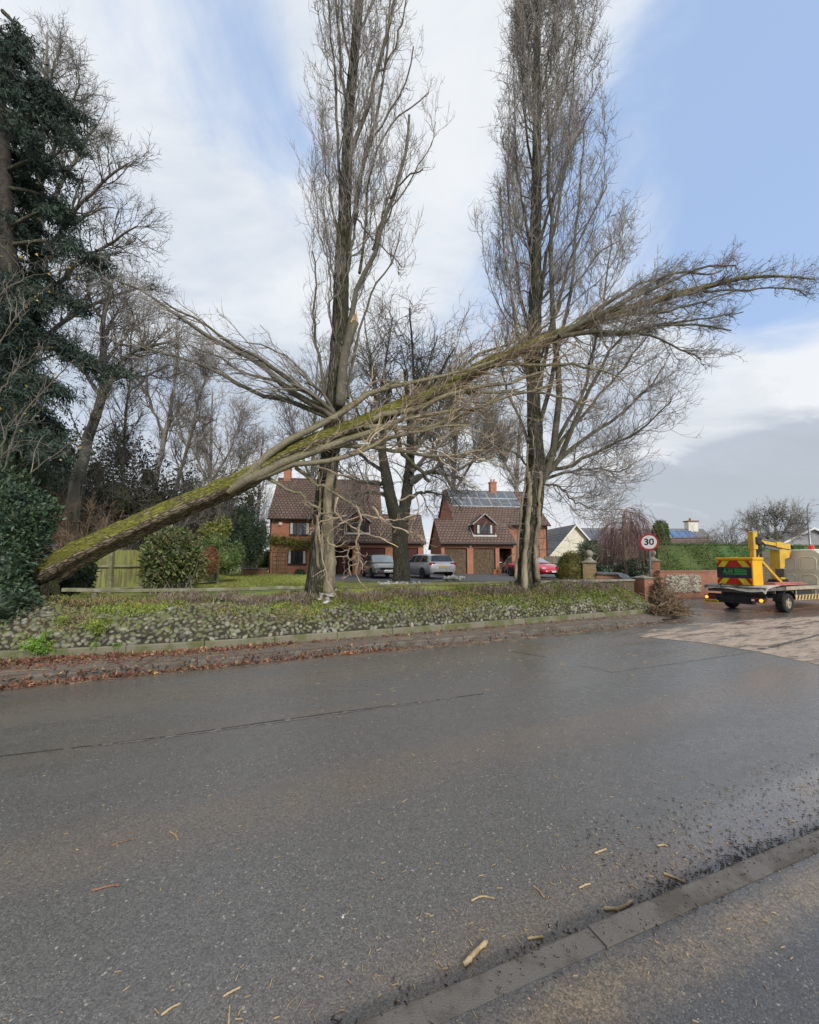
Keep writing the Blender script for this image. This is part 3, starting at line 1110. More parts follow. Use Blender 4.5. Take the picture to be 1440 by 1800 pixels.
# the thick dead stems and ivy that climb the base
g = Geo()
for pts, r0, r1 in (([(577, 1046), (580, 985), (577, 930), (575, 880), (582, 830)], 10.5, 7), ([(574, 1030), (571, 980), (567, 940), (572, 890)], 3, 2), ([(560, 1000), (556, 940), (563, 880), (560, 830)], 3, 2),
                    ([(590, 1035), (584, 1000), (566, 960), (560, 905), (570, 870)], 1.6, 1.2)):
    g.tube(spline(PXL(pts, Y1 - 0.30, 0.05), 24) + rng.normal(0, 0.008, (24, 3)), np.linspace(r0, r1, 24) * k1 * (1 + rng.normal(0, 0.06, 24)), 9)
g.build('climbing_stem', mat('dead_stem', (0.34, 0.29, 0.20), (0.18, 0.15, 0.10), scale=5, rough=0.9, bump=0.8, bscale=16, stretch=(1, 1, 0.25)), p1, smooth=True)
limbs1 = [
    ([(600, 690), (606, 620), (614, 580), (622, 525), (632, 496), (655, 455), (665, 415), (690, 345), (712, 262), (722, 200)], -0.6, 8, 3.0),
    ([(612, 700), (622, 622), (640, 552), (663, 497), (690, 460), (703, 405)], 0.7, 4, 1.6),
    ([(574, 700), (567, 660), (564, 635), (555, 598), (552, 545), (556, 487), (552, 442)], -0.2, 4.2, 1.8),
    ([(610, 420), (622, 375), (638, 289), (653, 233), (664, 189), (676, 120), (684, 50), (690, -40)], 0.5, 5.5, 2.2),
    ([(612, 300), (624, 244), (642, 204), (656, 151), (669, 107), (680, 60), (693, 0), (700, -70)], -0.4, 7, 2.6),
    ([(632, 480), (642, 395), (651, 311), (678, 233), (712, 193), (736, 182), (752, 160)], 0.9, 4, 1.5),
    ([(655, 440), (667, 400), (676, 367), (696, 333), (716, 309), (745, 295)], -1.0, 3.5, 1.4),
    ([(606, 460), (620, 400), (628, 330), (650, 260), (680, 205), (712, 150), (728, 80)], -1.2, 4, 1.5),
    ([(598, 420), (597, 311), (591, 200), (592, 133), (582, 67), (576, 0), (574, -60)], 0.4, 4.5, 2.0),
    ([(611, 190), (605, 145), (599, 130), (597, 70), (590, 10), (586, -60)], -0.5, 4, 2),
    ([(597, 430), (585, 360), (574, 300), (570, 240), (566, 190)], 0.9, 3, 1.2),
    ([(606, 560), (614, 470), (624, 400), (634, 320), (642, 250)], 1.2, 4.5, 2.0),
    ([(601, 640), (590, 600), (582, 560), (580, 500), (586, 450)], -0.8, 2.6, 1.2),
    ([(622, 378), (640, 402), (668, 430), (695, 455), (706, 470)], -0.9, 2.2, 1.2),
    ([(626, 60), (648, 20), (668, -30), (690, -110)], 0.6, 4, 2),
    ([(618, 130), (606, 60), (600, -20), (598, -100)], 0.8, 4, 2),
    ([(660, 140), (690, 90), (710, 30), (722, -40)], -0.6, 3, 1.4),
    ([(668, 410), (700, 350), (738, 290), (760, 250), (766, 215)], 0.8, 2.6, 1.0),
]
LB = [(PXL(p, Y1 + 0.05 * i % 0.3, dy), a * k1 * 0.72, b * k1 * 0.7) for i, (p, dy, a, b) in enumerate(limbs1)]
P, Rr = pack(LB, 15)
for q in range(len(P)):
    g = Geo()
    P[q:q + 1] = add_limbs(g, P[q:q + 1], Rr[q:q + 1], rng, 8, 0.022)
    if q < 12:
        g.build('limb', M_LIMB, p1, smooth=True)
    else:
        if q == 12:
            gl = Geo()
        gl.add(np.concatenate(g.v), g.f[0])
gl.build('limb', M_LIMB, p1, smooth=True)
# broken stub with a torn orange end
g = Geo()
g.tube(spline(PXL([(598, 715), (602, 660), (606, 625), (616, 590), (625, 566)], Y1 - 0.34, -0.1), 12), np.linspace(9, 6.5, 12) * k1, 10)
g.build('broken_stub', M_LIMB, p1, smooth=True)
g = Geo()
for q in range(7):
    a = Q(622 + rng.uniform(-4, 6), 568, Y1 - 0.45 + rng.uniform(-.05, .05))
    g.tube([a, a + np.array([rng.uniform(0, .06), 0, rng.uniform(.12, .34)])], [0.045, 0.008], 5)
g.build('torn_end', M_WOOD, p1)
g = Geo()
lv = [dict(per=9, l0=0.7, l1=2.0, a0=16, a1=40, t0=0.10, rk=0.45, rmax=0.024, rmin=0.009, seg=10, wig=0.26, sides=4, trop=(0, 0, 0.30)),
      dict(per=6, l0=0.35, l1=1.0, a0=22, a1=50, rk=0.6, rmax=0.010, rmin=0.0055, seg=6, wig=0.28, trop=(0, 0, 0.30)),
      dict(per=3, l0=0.15, l1=0.45, a0=25, a1=55, t0=0.3, rk=0.7, rmax=0.006, rmin=0.0042, seg=3, wig=0.25, trop=(0, 0, 0.16))]
AP = ascending(tp, trr, 48, rng, k1, [(-330, 20, 40), (0, 60, 85), (200, 52, 130), (300, 48, 135), (400, 38, 105), (500, 40, 90), (650, 34, 60)], 0.32)
g.add(*tubes(AP[0], AP[1], 5))
populate(g, np.concatenate([P, AP[0]]), np.concatenate([Rr, AP[1]]), rng, lv, UP)
# fine growth straight off the trunk
tpp, trq = tp[None, ::1], (trr * 0.6)[None]
lv2 = [dict(per=14, l0=0.5, l1=1.4, a0=20, a1=60, t0=0.18, t1=0.98, rk=0.3, rmax=0.022, rmin=0.010, seg=8, wig=0.2, sides=4, trop=(0.01, 0, 0.16), taper=0.2),
       dict(per=7, l0=0.25, l1=0.9, a0=20, a1=50, rk=0.6, rmax=0.011, rmin=0.006, seg=5, wig=0.22, trop=(0, 0, 0.15)),
       dict(per=3, l0=0.15, l1=0.4, a0=25, a1=55, rk=0.7, rmax=0.007, rmin=0.0048, seg=3, wig=0.25, trop=(0, 0, 0.15))]
populate(g, tpp, trq, rng, lv2, UP)
tag(g.build('twigs', M_TWIG, p1), kind='stuff')
# the limbs torn over to the left where the fallen tree struck
bl = [([(592, 742), (560, 716), (520, 694), (478, 658), (430, 622), (370, 595), (310, 552), (250, 512), (205, 492)], -1.3, 6.5, 1.2),
      ([(590, 738), (545, 722), (500, 702), (452, 692), (400, 664), (350, 640), (290, 622), (235, 600)], -0.6, 5, 1.0),
      ([(594, 735), (558, 700), (510, 668), (462, 634), (410, 605), (340, 560), (285, 530)], -2.0, 4.5, 1.0),
      ([(596, 738), (566, 712), (528, 684), (486, 672), (430, 655), (380, 625), (330, 606)], 0.4, 4, 1.0),
      ([(590, 730), (570, 695), (545, 672), (520, 640), (470, 610), (430, 600)], 0.9, 3, 0.9)]
LB = [(PXL(p, Y1 - 0.45, dy), a * k1, b * k1) for (p, dy, a, b) in bl]
P, Rr = pack(LB, 15)
g = Geo()
P = add_limbs(g, P, Rr, rng, 7, 0.02)
g.build('torn_limb', M_LIMB, p1, smooth=True)
g = Geo()
ldir = np.array([-0.10, 0, 0.03])
populate(g, P, Rr, rng, [dict(per=15, l0=0.7, l1=2.2, a0=8, a1=32, t0=0.12, rk=0.5, rmax=0.02, rmin=0.008, seg=7, wig=0.14, sides=4, trop=ldir, taper=0.5),
                         dict(per=5, l0=0.3, l1=1.0, a0=18, a1=50, rk=0.6, rmax=0.010, rmin=0.006, seg=6, wig=0.24, trop=ldir),
                         dict(per=3, l0=0.12, l1=0.4, a0=20, a1=50, rk=0.7, rmax=0.007, rmin=0.0045, seg=3, wig=0.25, trop=ldir)], ldir)
tag(g.build('torn_twigs', M_TWIG, p1), kind='stuff')

# ---------------------------------------------------------------- standing poplar beside the red car
rng = np.random.default_rng(22)
Y2 = 12.6
k2 = Y2 / F
p2 = thing('poplar_tree', 'tall full-crowned bare poplar on the bank in front of the red car', 'tree', Q(925, 1036, Y2), group='bare poplars on the roadside bank')
tr = [(924, 1050, 24), (925, 1015, 18.5), (928, 960, 17), (934, 900, 17), (940, 840, 17.5), (940, 780, 15), (937, 700, 12.5), (938, 600, 13), (941, 500, 12), (941, 400, 11), (943, 300, 9.5), (944, 200, 8), (944, 100, 6.5), (946, 0, 5.5), (948, -120, 4), (950, -230, 2)]
TP = np.array([[*Q(x, y, Y2 + 0.1 * math.sin(y * 0.012)), r * k2 * 0.88] for x, y, r in tr])
g = Geo()
tp, trr = trunk_mesh(g, TP, 26, rng, flute=0.13, lobes=5, flare=0.25)
g.build('trunk', M_POPBARK, p2, smooth=True)
g = Geo()
for pts, r0, r1 in (([(923, 1038), (922, 990), (927, 930), (930, 870), (929, 830)], 5.5, 3.5), ([(945, 1020), (941, 975), (946, 925), (948, 880), (950, 830)], 4.5, 3), ([(906, 1020), (910, 960), (915, 900), (925, 840), (928, 780)], 2.5, 1.5), ([(935, 900), (934, 850), (940, 800), (934, 750)], 2, 1.2)):
    g.tube(spline(PXL(pts, Y2 - 0.34, 0.0), 24) + rng.normal(0, 0.012, (24, 3)), np.linspace(r0, r1, 24) * k2 * (1 + rng.normal(0, 0.08, 24)), 9)
g.build('climbing_stem', MATS['dead_stem'], p2, smooth=True)
limbs2 = [
    ([(952, 850), (968, 800), (982, 745), (984, 680), (975, 600), (970, 520), (968, 430), (966, 340), (964, 240), (962, 130)], -0.5, 8.5, 2.6),
    ([(955, 840), (985, 800), (1010, 745), (1035, 690), (1060, 640), (1090, 590), (1110, 545)], -1.2, 7, 1.8),
    ([(960, 830), (1000, 792), (1050, 758), (1100, 720), (1140, 680), (1168, 640)], 0.4, 6, 1.5),
    ([(962, 832), (1010, 815), (1060, 790), (1110, 768), (1150, 735), (1178, 705)], -1.4, 5, 1.2),
    ([(958, 842), (1000, 830), (1045, 822), (1085, 830), (1115, 815)], 0.9, 4, 1.1),
    ([(950, 850), (980, 855), (1010, 880), (1030, 890), (1050, 888)], -1.0, 3, 1.0),
    ([(945, 760), (965, 690), (985, 600), (1005, 500), (1015, 400), (1022, 310), (1024, 220)], 1.0, 6, 1.7),
    ([(944, 700), (960, 620), (980, 540), (1000, 460), (1040, 380), (1066, 330)], -1.1, 5, 1.4),
    ([(942, 560), (955, 480), (975, 400), (990, 320), (1000, 240), (1010, 150), (1015, 60)], 0.7, 5, 1.5),
    ([(942, 450), (960, 390), (985, 320), (1010, 250), (1040, 190)], -0.9, 4, 1.2),
    ([(943, 330), (960, 260), (985, 180), (1005, 100), (1018, 20)], 0.9, 3.6, 1.2),
    ([(938, 720), (925, 640), (905, 560), (892, 480), (885, 400), (880, 330)], -0.7, 5, 1.4),
    ([(938, 620), (922, 540), (905, 460), (895, 380), (892, 290), (898, 220)], 0.8, 4.5, 1.3),
    ([(940, 480), (925, 400), (912, 320), (905, 240), (905, 160)], -0.8, 4, 1.2),
    ([(942, 330), (930, 250), (918, 160), (914, 70), (915, -10)], 0.6, 3.5, 1.2),
    ([(944, 200), (958, 130), (975, 50), (990, -30)], -0.6, 3, 1.2),
    ([(944, 180), (932, 100), (925, 20), (925, -60)], 0.5, 3, 1.2),
    ([(935, 800), (915, 740), (895, 700), (880, 640), (868, 580)], 0.6, 4, 1.1),
    ([(936, 830), (912, 800), (885, 790), (868, 760)], -0.8, 3, 1.0),
    ([(955, 820), (990, 760), (1030, 670), (1055, 560), (1070, 470), (1075, 410)], 1.3, 5.5, 1.4),
    ([(960, 810), (1020, 735), (1085, 660), (1130, 600), (1150, 560)], 1.4, 5, 1.2),
    ([(945, 640), (975, 560), (1025, 480), (1060, 440), (1090, 420)], 0.3, 4, 1.2),
]
LB = [(PXL(p, Y2 + 0.05 * (i % 5), dy * 1.3), a * k2 * 0.75, b * k2 * 0.7) for i, (p, dy, a, b) in enumerate(limbs2)]
P, Rr = pack(LB, 15)
for q in range(len(P)):
    g = Geo()
    P[q:q + 1] = add_limbs(g, P[q:q + 1], Rr[q:q + 1], rng, 7, 0.03)
    g.build('limb', M_LIMB, p2, smooth=True)
g = Geo()
lv = [dict(per=10, l0=0.7, l1=1.9, a0=20, a1=50, t0=0.25, rk=0.5, rmax=0.018, rmin=0.009, seg=9, wig=0.26, sides=4, trop=(0, 0, 0.30), taper=0.45),
      dict(per=5, l0=0.3, l1=0.9, a0=22, a1=55, rk=0.6, rmax=0.010, rmin=0.006, seg=6, wig=0.28, trop=(0, 0, 0.28)),
      dict(per=3, l0=0.18, l1=0.5, a0=25, a1=55, t0=0.3, rk=0.7, rmax=0.007, rmin=0.005, seg=3, wig=0.25, trop=(0, 0, 0.12))]
AP = ascending(tp, trr, 170, rng, k2, [(-250, 20, 40), (0, 38, 95), (200, 62, 128), (400, 86, 165), (600, 76, 190), (700, 66, 235), (800, 52, 190), (880, 40, 100)], 0.28)
g.add(*tubes(AP[0], AP[1], 5))
populate(g, np.concatenate([P, AP[0]]), np.concatenate([Rr, AP[1]]), rng, lv, UP)
lv2 = [dict(per=12, l0=0.8, l1=1.8, a0=14, a1=42, t0=0.25, t1=0.98, rk=0.35, rmax=0.03, rmin=0.012, seg=9, wig=0.14, sides=4, trop=(0, 0, 0.14), taper=0.2),
       dict(per=8, l0=0.4, l1=1.2, a0=20, a1=48, rk=0.6, rmax=0.013, rmin=0.007, seg=5, wig=0.2, trop=(0, 0, 0.14)),
       dict(per=4, l0=0.2, l1=0.5, a0=25, a1=55, rk=0.7, rmax=0.008, rmin=0.0055, seg=3, wig=0.25, trop=(0, 0, 0.13))]
populate(g, tp[None], (trr * 0.6)[None], rng, lv2, UP)
bulge = np.array([i for i in range(len(P)) if i in (1, 2, 3, 4, 5, 19, 20)])
populate(g, P[bulge], Rr[bulge], rng, [dict(per=20, l0=0.7, l1=2.3, a0=20, a1=65, t0=0.15, rk=0.5, rmax=0.018, rmin=0.009, seg=9, wig=0.2, sides=4, trop=(0.05, 0, -0.02), late=(0, 0, 0.25), taper=0.3),
                                       dict(per=7, l0=0.4, l1=1.3, a0=25, a1=65, rk=0.6, rmax=0.010, rmin=0.006, seg=7, wig=0.24, trop=(0.04, 0, 0), late=(0, 0, 0.25)),
                                       dict(per=4, l0=0.2, l1=0.6, a0=25, a1=65, rk=0.7, rmax=0.007, rmin=0.005, seg=4, wig=0.25, trop=(0, 0, 0.15))], UP)
# epicormic twigs round the lower trunk
lowP = tp[4:26][None]
populate(g, lowP, (trr[4:26])[None] * 0.9, rng, [dict(per=90, l0=0.5, l1=1.7, a0=55, a1=100, t0=0.1, rk=0.1, rmax=0.012, rmin=0.007, seg=7, wig=0.3, trop=(0, 0, -0.03), taper=0),
                                                 dict(per=5, l0=0.3, l1=0.8, a0=30, a1=70, rk=0.7, rmax=0.008, rmin=0.005, seg=4, wig=0.3, trop=(0, 0, 0))], UP)
tag(g.build('twigs', M_TWIG, p2), kind='stuff')

# ---------------------------------------------------------------- the fallen poplar
rng = np.random.default_rng(23)
YA, YB = 8.95, 13.6


def yf(px):
    return np.interp(px, [60, 560, 940, 1436], [8.95, 9.72, 11.85, 13.9])


ft = [(66, 1019, 18.5), (95, 1000, 21.0), (135, 975, 20.6), (200, 945, 18.9), (300, 899, 18.1), (367, 872, 18.1), (433, 842, 16.0), (504, 800, 14.3), (574, 771, 14.7), (643, 743, 13.3), (712, 712, 12.0), (782, 684, 11.0), (850, 644, 10.5), (885, 628, 9.5), (949, 602, 9), (1014, 577, 8), (1078, 554, 7), (1165, 525, 5.5), (1251, 502, 4.2), (1315, 488, 3), (1380, 486, 2), (1432, 491, 1.2)]
TP = np.array([[*Q(x, y, yf(x)), r * yf(x) / F] for x, y, r in ft])
fall = thing('fallen_poplar', 'toppled mossy poplar leaning across the garden, its broken butt in the laurel bush', 'tree', (TP[0, 0], TP[0, 1], 0.95))
g = Geo()
tp, trr = trunk_mesh(g, TP, 26, rng, flute=0.13, lobes=4, flare=0.10, rough=0.05)
g.build('trunk', M_FALLBARK, fall, smooth=True)
# splintered butt
g = Geo()
ax = unit(TP[1, :3] - TP[0, :3])
for q in range(26):
    a = rng.uniform(0, 6.28)
    rr = 0.27 * math.sqrt(rng.uniform(0.1, 1))
    e1 = unit(np.cross(ax, [0, 0, 1]))
    e2 = np.cross(ax, e1)
    s0 = TP[0, :3] + e1 * rr * math.cos(a) + e2 * rr * math.sin(a) + ax * 0.15
    g.tube([s0, s0 - ax * rng.uniform(0.16, 0.42) + rng.normal(0, 0.02, 3)], [0.05, 0.008], 5)
g.build('splintered_butt', mat('splinters', (0.26, 0.15, 0.08), (0.10, 0.065, 0.04), scale=8, rough=0.9, bump=0.6, stretch=(0.3, 1, 1)), fall)
# a root still holding below it
g = Geo()
q0 = Q(80, 1022, 9.0)
g.tube(spline([q0, Q(74, 1050, 8.95), Q(78, 1075, 8.75), Q(70, 1090, 8.5)], 12), np.linspace(0.14, 0.06, 12), 9)
g.tube(spline([Q(92, 1015, 9.05), Q(100, 1045, 8.85), Q(112, 1066, 8.6)], 10), np.linspace(0.10, 0.05, 10), 8)
g.build('root', M_POPBARK, fall, smooth=True)
flimbs = [
    ([(405, 858), (445, 824), (487, 789), (539, 756), (580, 737), (622, 712), (657, 688), (712, 674), (754, 667), (830, 648), (880, 630)], -0.3, 7.5, 2.5, 'p'),
    ([(400, 862), (440, 838), (469, 827), (504, 813), (556, 789), (608, 775), (678, 751), (730, 733), (790, 722), (850, 715)], -0.9, 9, 2.2, 'p'),
    ([(430, 846), (470, 834), (521, 817), (549, 813), (608, 803), (643, 789), (695, 768), (760, 752), (830, 745)], -1.3, 6, 1.8, 'p'),
    ([(650, 742), (678, 728), (730, 719), (782, 695), (851, 678), (900, 672), (960, 650)], -0.7, 6, 2.2, 'p'),
    ([(640, 750), (700, 752), (747, 752), (817, 726), (900, 695), (970, 675)], -1.2, 5.5, 1.8, 'p'),
    ([(560, 785), (620, 785), (680, 790), (740, 800), (800, 800), (860, 790)], -1.5, 5, 1.6, 'p'),
    ([(470, 840), (504, 858), (532, 869), (546, 886), (565, 900), (600, 905)], -0.6, 3.5, 1.2, 'p'),
    ([(520, 822), (549, 846), (574, 858), (594, 872), (625, 890), (640, 905)], -1.0, 3.6, 1.3, 'p'),
    ([(690, 722), (705, 790), (730, 820), (757, 848)], 0.3, 4.5, 3.5, 'd'),
    ([(980, 590), (1014, 574), (1078, 540), (1143, 510), (1208, 481), (1251, 466), (1294, 468)], -0.5, 5.5, 1.3, 'd'),
    ([(1040, 566), (1090, 535), (1150, 495), (1200, 478), (1240, 482), (1270, 476)], 0.7, 4, 1.2, 'd'),
    ([(1060, 562), (1110, 551), (1165, 549), (1208, 538), (1255, 522), (1290, 512)], -0.8, 3.6, 1.2, 'd'),
    ([(985, 592), (1035, 585), (1100, 584), (1165, 571), (1229, 572), (1285, 580)], -0.9, 4.5, 1.2, 'd'),
    ([(1050, 590), (1121, 586), (1165, 598), (1199, 614), (1234, 632)], -1.5, 3, 1.0, 'd'),
    ([(1110, 578), (1186, 566), (1251, 558), (1307, 549)], 0.6, 2.6, 1.0, 'd'),
    ([(860, 640), (900, 640), (960, 640), (1030, 645), (1090, 660)], -1.2, 4, 1.2, 'p'),
    ([(780, 690), (850, 690), (930, 690), (1000, 700), (1060, 720)], -1.6, 3.6, 1.1, 'p'),
    ([(1180, 522), (1250, 512), (1320, 508), (1385, 506), (1420, 520)], -0.4, 2.6, 0.9, 'd'),
    ([(1000, 580), (1050, 545), (1105, 510), (1150, 490), (1190, 480)], 1.0, 4, 1.2, 'd'),
    ([(720, 712), (790, 660), (850, 620), (910, 600), (970, 580)], 0.9, 4, 1.2, 'd'),
]
LBp, LBd = [], []
allP, allR = [], []
for i, (p, dy, a, b, kd) in enumerate(flimbs):
    n = len(p)
    pts = np.array([Q(x, y, yf(x) - 0.12 + dy * (k / (n - 1)) ** 1.0) for k, (x, y) in enumerate(p)])
    kk = yf(p[0][0]) / F
    P1, R1 = pack([(pts, a * kk, b * kk)], 15)
    g = Geo()
    P1 = add_limbs(g, P1, R1, rng, 8, 0.02)
    g.build('limb', M_LIMBPALE if kd == 'p' else M_LIMB, fall, smooth=True)
    allP.append(P1)
    allR.append(R1)
P, Rr = np.concatenate(allP), np.concatenate(allR)
fd = unit(TP[-1, :3] - TP[3, :3])
low = np.array([k for k, f in enumerate(flimbs) if f[4] == 'p' and k not in (6, 7)])
hi = np.array([k for k, f in enumerate(flimbs) if f[4] == 'd' and k != 8])
# lower crown: pale twigs sweeping along the trunk and curling down
g = Geo()
drift = fd * 0.13 + np.array([0, 0, -0.02])
populate(g, P[[6, 7]], Rr[[6, 7]], rng, [dict(per=7, l0=0.4, l1=1.3, a0=25, a1=60, t0=0.35, rk=0.5, rmax=0.011, rmin=0.007, seg=8, wig=0.22, trop=(0.03, 0, -0.03), late=(0, 0, 0.2)),
                                           dict(per=3, l0=0.2, l1=0.6, a0=25, a1=60, rk=0.7, rmax=0.007, rmin=0.005, seg=5, wig=0.26, trop=(0, 0, 0))], UP)
lv = [dict(per=11, l0=0.9, l1=2.6, a0=14, a1=48, t0=0.25, rk=0.5, rmax=0.022, rmin=0.009, seg=10, wig=0.24, sides=4, trop=drift, late=(0, 0, -0.10), taper=0.3),
      dict(per=6, l0=0.4, l1=1.4, a0=22, a1=60, rk=0.6, rmax=0.009, rmin=0.005, seg=7, wig=0.26, trop=drift * 0.5, late=(0, 0, 0.12)),
      dict(per=3, l0=0.15, l1=0.5, a0=25, a1=60, rk=0.7, rmax=0.007, rmin=0.005, seg=3, wig=0.25, trop=drift * 0.4)]
populate(g, P[low], Rr[low], rng, lv, drift)
mid = tp[int(len(tp) * 0.34):int(len(tp) * 0.72)]
populate(g, mid[None], trr[int(len(tp) * 0.34):int(len(tp) * 0.72)][None] * 0.8, rng,
         [dict(per=120, l0=0.8, l1=2.8, a0=18, a1=55, t0=0.0, rk=0.3, rmax=0.018, rmin=0.007, seg=10, wig=0.24, sides=4, trop=drift, taper=0.1, bias=(0, -0.5, -0.8), bw=1.0),
          dict(per=6, l0=0.4, l1=1.3, a0=22, a1=60, rk=0.6, rmax=0.009, rmin=0.005, seg=7, wig=0.26, trop=drift * 0.5, late=(0, 0, 0.1)),
          dict(per=3, l0=0.15, l1=0.45, a0=25, a1=60, rk=0.7, rmax=0.007, rmin=0.005, seg=3, wig=0.25, trop=drift * 0.4)], drift)
# shaggy little shoots along the upper side of the butt length
sh = tp[int(len(tp) * 0.18):int(len(tp) * 0.45)]
populate(g, sh[None], trr[int(len(tp) * 0.18):int(len(tp) * 0.45)][None], rng, [dict(per=40, l0=0.3, l1=1.1, a0=15, a1=60, t0=0.0, rk=0.1, rmax=0.010, rmin=0.006, seg=6, wig=0.2, trop=drift, taper=0, bias=(0, -0.5, 0.8), bw=1.2)], drift)
tag(g.build('lower_twigs', M_TWIGTAN, fall), kind='stuff')
# upper crown: dark tufts curving up at their ends
g = Geo()
drift = fd * 0.12 + np.array([0, 0, 0.01])
lv = [dict(per=15, l0=0.5, l1=1.6, a0=14, a1=42, t0=0.12, rk=0.5, rmax=0.022, rmin=0.011, seg=7, wig=0.16, sides=4, trop=drift, taper=0.3),
      dict(per=7, l0=0.25, l1=0.9, a0=22, a1=58, rk=0.6, rmax=0.012, rmin=0.0075, seg=6, wig=0.26, trop=drift * 0.6, late=(0, 0, 0.1)),
      dict(per=4, l0=0.12, l1=0.35, a0=25, a1=60, rk=0.7, rmax=0.008, rmin=0.0055, seg=3, wig=0.25, trop=drift * 0.4)]
populate(g, P[hi], Rr[hi], rng, lv, drift)
upper = tp[int(len(tp) * 0.60):]
populate(g, upper[None], trr[int(len(tp) * 0.60):][None] * 0.8, rng, [dict(per=48, l0=0.5, l1=1.7, a0=14, a1=42, t0=0.0, rk=0.4, rmax=0.02, rmin=0.009, seg=7, wig=0.15, sides=4, trop=drift, taper=0.3)] + lv[1:], drift)
tag(g.build('upper_twigs', M_TWIG, fall), kind='stuff')
# pale strands hanging down between the trunk and the rail
g = Geo()
hs = [([(625, 888), (634, 910), (632, 930), (627, 955), (631, 985), (626, 1005), (632, 1022), (646, 1036)], -0.9, 2.0, 0.9),
      ([(629, 955), (634, 985), (645, 998)], -0.9, 1.5, .8), ([(640, 905), (600, 920), (575, 945), (590, 960), (612, 950)], -0.8, 1.4, .8), ([(594, 874), (590, 900), (625, 930), (668, 945), (700, 962)], -0.6, 1.6, .8),
      ([(655, 890), (680, 920), (720, 935), (745, 950)], -1.0, 1.5, .7), ([(640, 905), (690, 915), (730, 905), (760, 890)], -1.2, 1.5, .7), ([(610, 905), (560, 920), (545, 940)], -0.5, 1.5, .7),
      ([(556, 905), (562, 950), (572, 1000), (580, 1030), (592, 1048)], -0.6, 1.6, 1.0), ([(628, 960), (612, 968), (616, 985), (626, 975), (612, 990), (618, 1012)], -0.9, 1.2, .7), ([(700, 880), (728, 870), (735, 900), (722, 930), (742, 945)], -1.1, 1.4, .7)]
P1, R1 = pack([(PXL(p, 9.5 + dy * 0.6, 0.2), a * 9.5 / F, b * 9.5 / F) for p, dy, a, b in hs], 18)
P1 = add_limbs(g, P1, R1, rng, 5, 0.012)
populate(g, P1, R1, rng, [dict(per=7, l0=0.2, l1=0.8, a0=25, a1=75, t0=0.1, rk=0.7, rmax=0.010, rmin=0.006, seg=6, wig=0.3, trop=(0, 0, -0.05), late=(0, 0, 0.3)),
                          dict(per=2, l0=0.1, l1=0.35, a0=30, a1=70, rk=0.8, rmax=0.007, rmin=0.005, seg=4, wig=0.3, trop=(0, 0, 0.05))], UP)
g.build('hanging_shoots', M_TWIGTAN, fall)

# ---------------------------------------------------------------- broad tree between the cars
rng = np.random.default_rng(24)


def broad_tree(name, label, base, Y, trunk_px, stems, limbs, levels, bark, twig, seed, group=None, flare=0.2, dirn=None):
    r = np.random.default_rng(seed)
    k = Y / F
    o = thing(name, label, 'tree', Q(base[0], base[1], Y), group=group)
    g = Geo()
    tpts = np.array([[*Q(x, y, Y), rr * k * (0.72 if name == 'bare_tree' and not stems else 1)] for x, y, rr in trunk_px])
    tpx, trx = trunk_mesh(g, tpts, 18, r, 0.08, 5, flare)
    for s in stems:
        trunk_mesh(g, np.array([[*Q(x, y, Y + dy), rr * k] for x, y, dy, rr in s]), 14, r, 0.07, 4, 0.0)
    g.build('trunk', bark, o, smooth=True)
    par = [(np.array([Q(x, y, Y + dy) for x, y, dy, rr in s]), s[0][3] * k, s[-1][3] * k) for s in stems]
    par += [(np.array([Q(x, y, Y + dy) for x, y, dy in l[0]]), l[1] * k, l[2] * k) for l in limbs]
    if not par:
        par = [(tpts[:, :3], tpts[0, 3], tpts[-1, 3])]
    P, Rr = pack(par, 13)
    g = Geo()
    if limbs:
        q = len(stems)
        P[q:] = add_limbs(g, P[q:], Rr[q:], r, 6, 0.03)
    populate(g, P, Rr, r, levels, UP)
    tag(g.build('crown', twig, o), kind='stuff')
    return o


Ym = 21.5
mid_limbs = []
r = np.random.default_rng(5)
for (x0, y0, x1, y1, sag) in [(676, 830, 600, 760, 20), (674, 800, 610, 680, 10), (672, 780, 650, 620, 0), (674, 770, 690, 560, 0), (720, 800, 720, 540, 0), (722, 780, 770, 590, -6), (724, 800, 830, 650, -16), (722, 830, 860, 720, -20),
                              (722, 850, 850, 790, -14), (674, 850, 585, 820, 14), (680, 870, 620, 870, -10), (716, 880, 780, 870, -14), (722, 790, 790, 690, -10), (672, 790, 560, 700, 16), (720, 770, 745, 640, 0), (720, 845, 810, 840, -20),
                              (675, 760, 640, 560, 0), (722, 760, 800, 610, -8)]:
    dy = r.uniform(-3.5, 3.5)
    xm, ym = (x0 + x1) / 2 + r.uniform(-8, 8), (y0 + y1) / 2 + sag * 0.6
    mid_limbs.append(([(x0, y0, 0), (xm, ym, dy * 0.45), (x1, y1, dy)], 4.2, 1.2))
